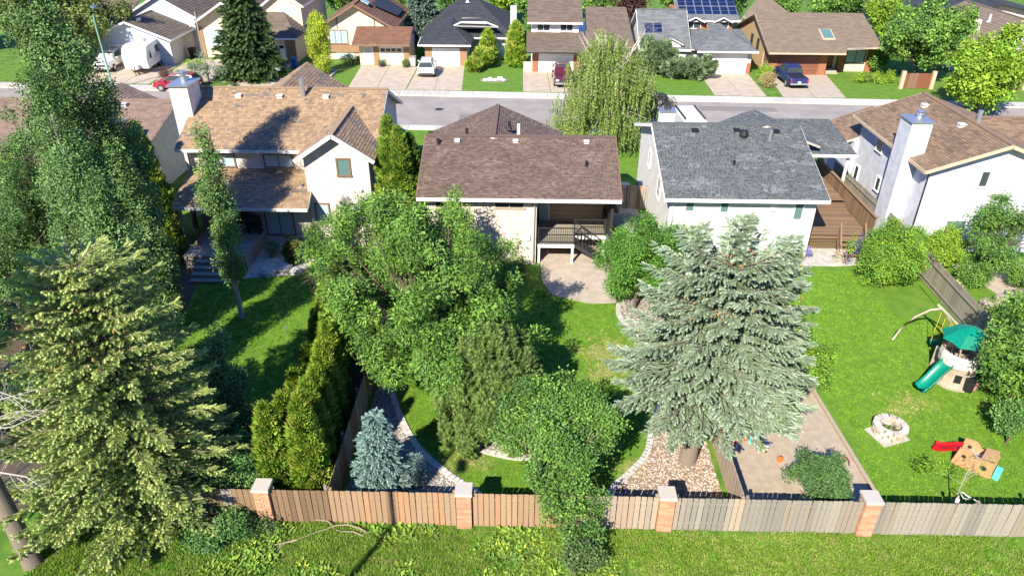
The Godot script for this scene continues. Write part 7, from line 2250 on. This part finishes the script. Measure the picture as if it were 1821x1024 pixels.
func car(called, label, at, turn, paint, suv = true):
	var t = thing(called, label, "car", at, turn)
	var hh = 1.0 if suv else 0.9
	obj("body", body_loft([[-2.25, 0.45, 0.85 * hh, 0.78, 0.74], [-2.15, 0.32, 1.0 * hh, 0.88, 0.84], [-0.8, 0.28, 1.02 * hh, 0.92, 0.88], [0.9, 0.28, 1.0 * hh, 0.92, 0.86], [1.8, 0.3, 0.9 * hh, 0.9, 0.78], [2.2, 0.38, 0.74 * hh, 0.8, 0.68]]), paint, t)
	var top = 1.62 if suv else 1.38
	var zr = -2.1 if suv else -1.7
	obj("cabin", body_loft([[zr, 0.95 * hh, 1.02 * hh, 0.84, 0.8], [zr + 0.35, 0.95 * hh, top - 0.06, 0.86, 0.62], [-0.3, 0.95 * hh, top, 0.88, 0.64], [0.35, 0.95 * hh, top - 0.03, 0.88, 0.64], [1.25, 0.92 * hh, 0.99 * hh, 0.86, 0.8]], 0.05), paint, t)
	glass_quad(t, "windscreen", [Vector3(-0.6, top - 0.08, 0.42), Vector3(0.6, top - 0.08, 0.42), Vector3(0.76, 1.02 * hh, 1.22), Vector3(-0.76, 1.02 * hh, 1.22)])
	glass_quad(t, "rear_window", [Vector3(0.58, top - 0.1, zr + 0.29), Vector3(-0.58, top - 0.1, zr + 0.29), Vector3(-0.74, 1.08 * hh, zr), Vector3(0.74, 1.08 * hh, zr)])
	for s in [-1, 1]:
		obj("side_window", prism_st([Vector3(s * 0.87, 1.04 * hh, zr + 0.4), Vector3(s * 0.87, 1.04 * hh, 0.95), Vector3(s * 0.7, top - 0.1, 0.3), Vector3(s * 0.7, top - 0.1, zr + 0.5)], Vector3(s * 0.014, 0, 0)), M.glass, t)
		obj("mirror", B(Vector3(0.18, 0.12, 0.1), Vector3(s * 0.98, 1.05 * hh, 0.85)), paint, t)
		obj("headlight", B(Vector3(0.34, 0.12, 0.06), Vector3(s * 0.58, 0.64 * hh, 2.16)), M.blind, t)
		obj("tail_light", B(Vector3(0.34, 0.1, 0.05), Vector3(s * 0.58, 0.84 * hh, -2.22)), M.red, t)
		for z in [-1.35, 1.35]:
			wheel(t, s * 0.82, z, 0.34, 0.2)
	obj("bumper", B(Vector3(1.5, 0.16, 0.1), Vector3(0, 0.45, -2.24)), M.trim_dark, t)
	obj("licence_plate", B(Vector3(0.3, 0.14, 0.02), Vector3(0, 0.66, -2.265)), M.trim_white, t)
	if suv:
		for s in [-1, 1]:
			obj("roof_rail", BAR(Vector3(s * 0.56, top + 0.02, -1.5), Vector3(s * 0.56, top + 0.02, 0.1), 0.04, 0.05), M.trim_dark, t)
	return t

func paint(r, g, b, metal = 0.0):
	var m = mat(r, g, b, 0.28, null, 1.0, metal)
	m.clearcoat_enabled = true
	m.clearcoat = 0.8
	m.clearcoat_roughness = 0.08
	return m

func vehicles():
	car("white_suv", "white compact car with dark rear window in front of the charcoal-roofed house", Vector3(-10.6, 0.014, -77.9), PI + 0.04, paint(0.82, 0.82, 0.8))
	car("red_car", "deep red hatchback parked at the far kerb behind the tan chimney", Vector3(-34.4, -0.116, -71.0), -PI / 2, paint(0.26, 0.008, 0.022), true)
	pickup("blue_pickup", "dark blue pickup with covered bed in front of the brown garage door", Vector3(26.9, 0.014, -75.6), PI + 0.04, paint(0.012, 0.02, 0.11))
	pickup("silver_pickup", "silver pickup parked beside the travel trailer", Vector3(-45.0, 0.014, -79.0), 0.1, paint(0.66, 0.67, 0.68, 0.3), false)
	pickup("maroon_pickup", "dark red pickup in front of the white double garage behind the birch", Vector3(3.6, 0.014, -75.0), 0.03, paint(0.09, 0.01, 0.014))
	car("black_car", "black car at the kerb in the shade of the weeping birch", Vector3(11.0, -0.116, -68.0), PI / 2, paint(0.012, 0.012, 0.014), false)
	# travel trailer
	var t = thing("travel_trailer", "white travel trailer with tan swoosh stripes parked on the driveway", "trailer", Vector3(-41.2, 0.014, -79.2), 0.12)
	var white = mat(0.82, 0.82, 0.8, 0.4)
	var st = S()
	prism(st, [Vector3(-1.2, 0.55, 3.0), Vector3(-1.2, 1.6, 3.25), Vector3(-1.2, 2.55, 2.7), Vector3(-1.2, 2.75, 2.2), Vector3(-1.2, 2.75, -3.1), Vector3(-1.2, 2.5, -3.25), Vector3(-1.2, 0.55, -3.25)], Vector3(2.4, 0, 0))
	obj("body", st, white, t)
	obj("air_conditioner", body_loft([[-0.5, 2.75, 2.9, 0.3, 0.26], [-0.4, 2.75, 3.02, 0.36, 0.3], [0.4, 2.75, 3.02, 0.36, 0.3], [0.55, 2.75, 2.9, 0.3, 0.26]], 0.04), white, t)
	for z in [1.4, -1.8]:
		obj("roof_hatch", B(Vector3(0.5, 0.08, 0.5), Vector3(0, 2.79, z)), M.gutter, t)
	for w in [[1.9, 1.75, 0.5, 0.75], [-0.3, 1.95, 0.95, 0.65]]:
		obj("window", B(Vector3(0.03, w[3], w[2]), Vector3(1.21, w[1], w[0])), M.glass, t)
	obj("front_window", B(Vector3(1.5, 0.5, 0.03), Vector3(0, 2.05, 3.02), Basis(Vector3.RIGHT, 0.53)), M.gutter, t)
	for k in 3:
		var pts = []
		for i in 9:
			var u = i / 8.0
			pts.append(Vector3(1.212, 1.0 + 0.25 * k + 0.55 * sin(u * 2.2 + k * 0.4) * u, 1.4 - u * (3.6 + 0.3 * k)))
		st = S()
		for i in 8:
			var w = 0.045 * sin(PI * (i + 0.6) / 8.6) + 0.015
			quad(st, pts[i] + Vector3(0, w, 0), pts[i + 1] + Vector3(0, w, 0), pts[i + 1] - Vector3(0, w, 0), pts[i] - Vector3(0, w, 0))
		obj("stripe", st, [M.trim_tan, M.metal_dark, M.trim_tan][k], t)
	for x in [-1.08, 1.08]:
		for z in [-0.45, -1.2]:
			wheel(t, x, z, 0.34, 0.2)
	obj("hitch", BAR(Vector3(-0.6, 0.5, 3.0), Vector3(0, 0.5, 4.1), 0.08, 0.12), M.trim_dark, t)
	obj("hitch", BAR(Vector3(0.6, 0.5, 3.0), Vector3(0, 0.49, 4.1), 0.08, 0.12), M.trim_dark, t)
	obj("jack", CYL(Vector3(0, 0.0, 3.8), Vector3(0, 0.95, 3.8), 0.05, 8), M.trim_dark, t)
	obj("gas_bottle", CYL(Vector3(-0.17, 0.55, 3.4), Vector3(-0.17, 1.1, 3.4), 0.16, 12), white, t)
	obj("gas_bottle", CYL(Vector3(0.17, 0.55, 3.4), Vector3(0.17, 1.1, 3.4), 0.16, 12), white, t)
	# fifth wheel and van parked on the near kerb, seen over the grey roof
	t = thing("camper_van", "white van with dark windscreen and roof rack behind the grey roof", "van", Vector3(12.9, 0.014, -55.6), 0.05)
	obj("body", body_loft([[-2.9, 0.5, 2.2, 0.95, 0.85], [-2.8, 0.4, 2.45, 1.0, 0.88], [1.1, 0.4, 2.45, 1.0, 0.88], [1.4, 0.4, 2.2, 1.0, 0.86], [2.1, 0.4, 1.25, 0.98, 0.85], [2.8, 0.45, 1.05, 0.9, 0.75]], 0.08), paint(0.8, 0.8, 0.79), t)
	glass_quad(t, "windscreen", [Vector3(-0.8, 2.2, 1.45), Vector3(0.8, 2.2, 1.45), Vector3(0.86, 1.35, 2.08), Vector3(-0.86, 1.35, 2.08)])
	obj("roof_rack", SP(Vector3(-0.8, 2.46, -2.6), Vector3(-0.72, 2.6, 0.9)), M.trim_dark, t)
	obj("roof_rack", SP(Vector3(0.72, 2.46, -2.6), Vector3(0.8, 2.6, 0.9)), M.trim_dark, t)
	obj("roof_hatch", B(Vector3(0.7, 0.1, 0.7), Vector3(0, 2.5, -0.8)), M.trim_white, t)
	for s in [-1, 1]:
		for z in [-1.8, 1.8]:
			wheel(t, s * 0.9, z, 0.36, 0.22)

# ------------------------------------------------------------------ along the street
func bin(label, at, m, lid):
	var t = thing("wheelie_bin", label, "bin", at)
	var st = S()
	loft(st, [[Vector3(-0.26, 0.08, -0.28), Vector3(0.26, 0.08, -0.28), Vector3(0.26, 0.08, 0.26), Vector3(-0.26, 0.08, 0.26)], [Vector3(-0.33, 1.05, -0.36), Vector3(0.33, 1.05, -0.36), Vector3(0.33, 1.05, 0.36), Vector3(-0.33, 1.05, 0.36)]])
	obj("body", st, m, t)
	obj("lid", B(Vector3(0.7, 0.07, 0.78), Vector3(0, 1.09, 0)), lid, t)
	for x in [-0.24, 0.24]:
		obj("wheel", CYL(Vector3(x - 0.03, 0.1, -0.3), Vector3(x + 0.03, 0.1, -0.3), 0.1, 10), M.rubber, t)

func street_things():
	# green street lamp
	var g = mat(0.16, 0.34, 0.25, 0.6)
	var t = thing("street_lamp", "tall green street lamp with a curved arm beside the trailer", "street lamp", Vector3(-40.6, 0.0, -70.3))
	obj("pole", TUBE([Vector3.ZERO, Vector3(0, 3, 0), Vector3(-0.02, 6.0, 0), Vector3(0.02, 6.9, 0), Vector3(0.2, 7.5, 0.1), Vector3(0.6, 7.8, 0.3)], 0.1, 0.05, 8), g, t)
	obj("base", CYL(Vector3.ZERO, Vector3(0, 0.25, 0), 0.2, 10), g, t)
	obj("lamp_head", body_loft([[0.2, 7.72, 7.8, 0.1, 0.06], [0.5, 7.7, 7.88, 0.16, 0.1], [0.95, 7.72, 7.84, 0.12, 0.06]], 0.02), M.metal, t).position = Vector3(0.6, 0.02, 0)
	t = thing("wooden_post", "thin bare wooden pole beside the dark front yard spruce", "pole", Vector3(-32.6, 0, -74.0))
	obj("pole", CYL(Vector3.ZERO, Vector3(0.0, 6.6, 0), 0.06, 8), M.tanwood[0], t)
	obj("cap", CYL(Vector3(0, 6.6, 0), Vector3(0, 6.66, 0), 0.075, 8), M.greywood[0], t)
	# the tall lane lamp whose shadow crosses the fence
	t = thing("lane_lamp", "tall steel lamp post on the lane whose shadow crosses the golden fence", "street lamp", Vector3(-11.25, 0, -2.1))
	obj("pole", CYL(Vector3.ZERO, Vector3(0, 16.3, 0), 0.16, 10, 0.09), M.metal, t)
	obj("arm", TUBE([Vector3(0, 16.2, 0), Vector3(0.1, 16.4, 0.5), Vector3(0.2, 16.3, 1.0)], 0.05, 0.04, 6), M.metal, t)
	obj("lamp_head", B(Vector3(0.36, 0.16, 0.6), Vector3(0.22, 16.2, 1.2)), M.metal, t)
	bin("grey wheelie bin between the cream garage and the brick garage", Vector3(-12.5, 0.014, -80.5), M.siding_grey, M.greywood[0])
	bin("blue wheelie bin with teal lid beside the yellow maple", Vector3(-25.2, 0, -79.4), M.blue, mat(0.02, 0.2, 0.2, 0.5))
	bin("black wheelie bin beside the grey sided garage", Vector3(-38.0, 0, -83.6), M.black, M.black)
	t = thing("covered_boat", "white shrink-wrapped boat on the gabled house driveway", "boat", Vector3(-26.8, 0.014, -77.6), 0.15)
	obj("cover", body_loft([[-2.4, 0.5, 0.9, 0.4, 0.2], [-1.8, 0.4, 1.5, 0.8, 0.3], [0.4, 0.4, 1.7, 0.95, 0.25], [1.8, 0.5, 1.2, 0.9, 0.4], [2.3, 0.6, 0.9, 0.6, 0.4]], 0.06), M.trim_white, t)
	obj("trailer_frame", BAR(Vector3(0, 0.3, -2.2), Vector3(0, 0.3, 3.2), 0.1, 0.12), M.metal, t)
	for s in [-1, 1]:
		wheel(t, s * 0.85, 0.3, 0.3, 0.18)
	t = thing("planter_box", "low stone-edged planter round the yellow maple", "planter", Vector3(-21.6, 0, -76.7))
	for s in [[0, 1.2, 2.6, 0.2], [0, -1.2, 2.6, 0.2]]:
		obj("stone_edge", B(Vector3(s[2], 0.22, s[3]), Vector3(s[0], 0.11, s[1])), M.concrete, t)
	for x in [-1.2, 1.2]:
		obj("stone_edge", B(Vector3(0.2, 0.215, 2.2), Vector3(x, 0.1075, 0)), M.concrete, t)
	obj("mulch", B(Vector3(2.2, 0.14, 2.2), Vector3(0, 0.07, 0)), M.gravelbed, t)
	t = thing("rock_garden", "small rock garden with white stones on the bungalow lawn", "rock garden", Vector3(-3.4, 0, -75.2))
	for p in [[-0.9, 0.2, 0.22], [-0.4, 0.0, 0.28], [0.1, 0.2, 0.22], [0.6, -0.1, 0.35], [1.0, 0.15, 0.2]]:
		obj("stone", rock_mesh(p[2]), M.trim_white, t, Vector3(p[0], p[2] * 0.35, p[1]))
	obj("bed", CYL(Vector3(0, 0, 0), Vector3(0, 0.04, 0), 1.5, 18), M.gravelbed, t).scale = Vector3(1, 1, 0.6)
	for p in [[-15.9, -80.4, "low dark flower tub beside the cream garage door"], [-13.3, -80.3, "dark flower tub at the brick edge of the cream garage"]]:
		t = thing("flower_tub", p[2], "flower pot", Vector3(p[0], 0.014, p[1]))
		obj("tub", CYL(Vector3.ZERO, Vector3(0, 0.35, 0), 0.25, 12, 0.32), M.trim_dark, t)
		foliage(t, "plant", [[Vector3(0, 0.45, 0), Vector3(0.35, 0.25, 0.35)]], L.broad, C3([[0.08, 0.14, 0.05]]), 0.3)
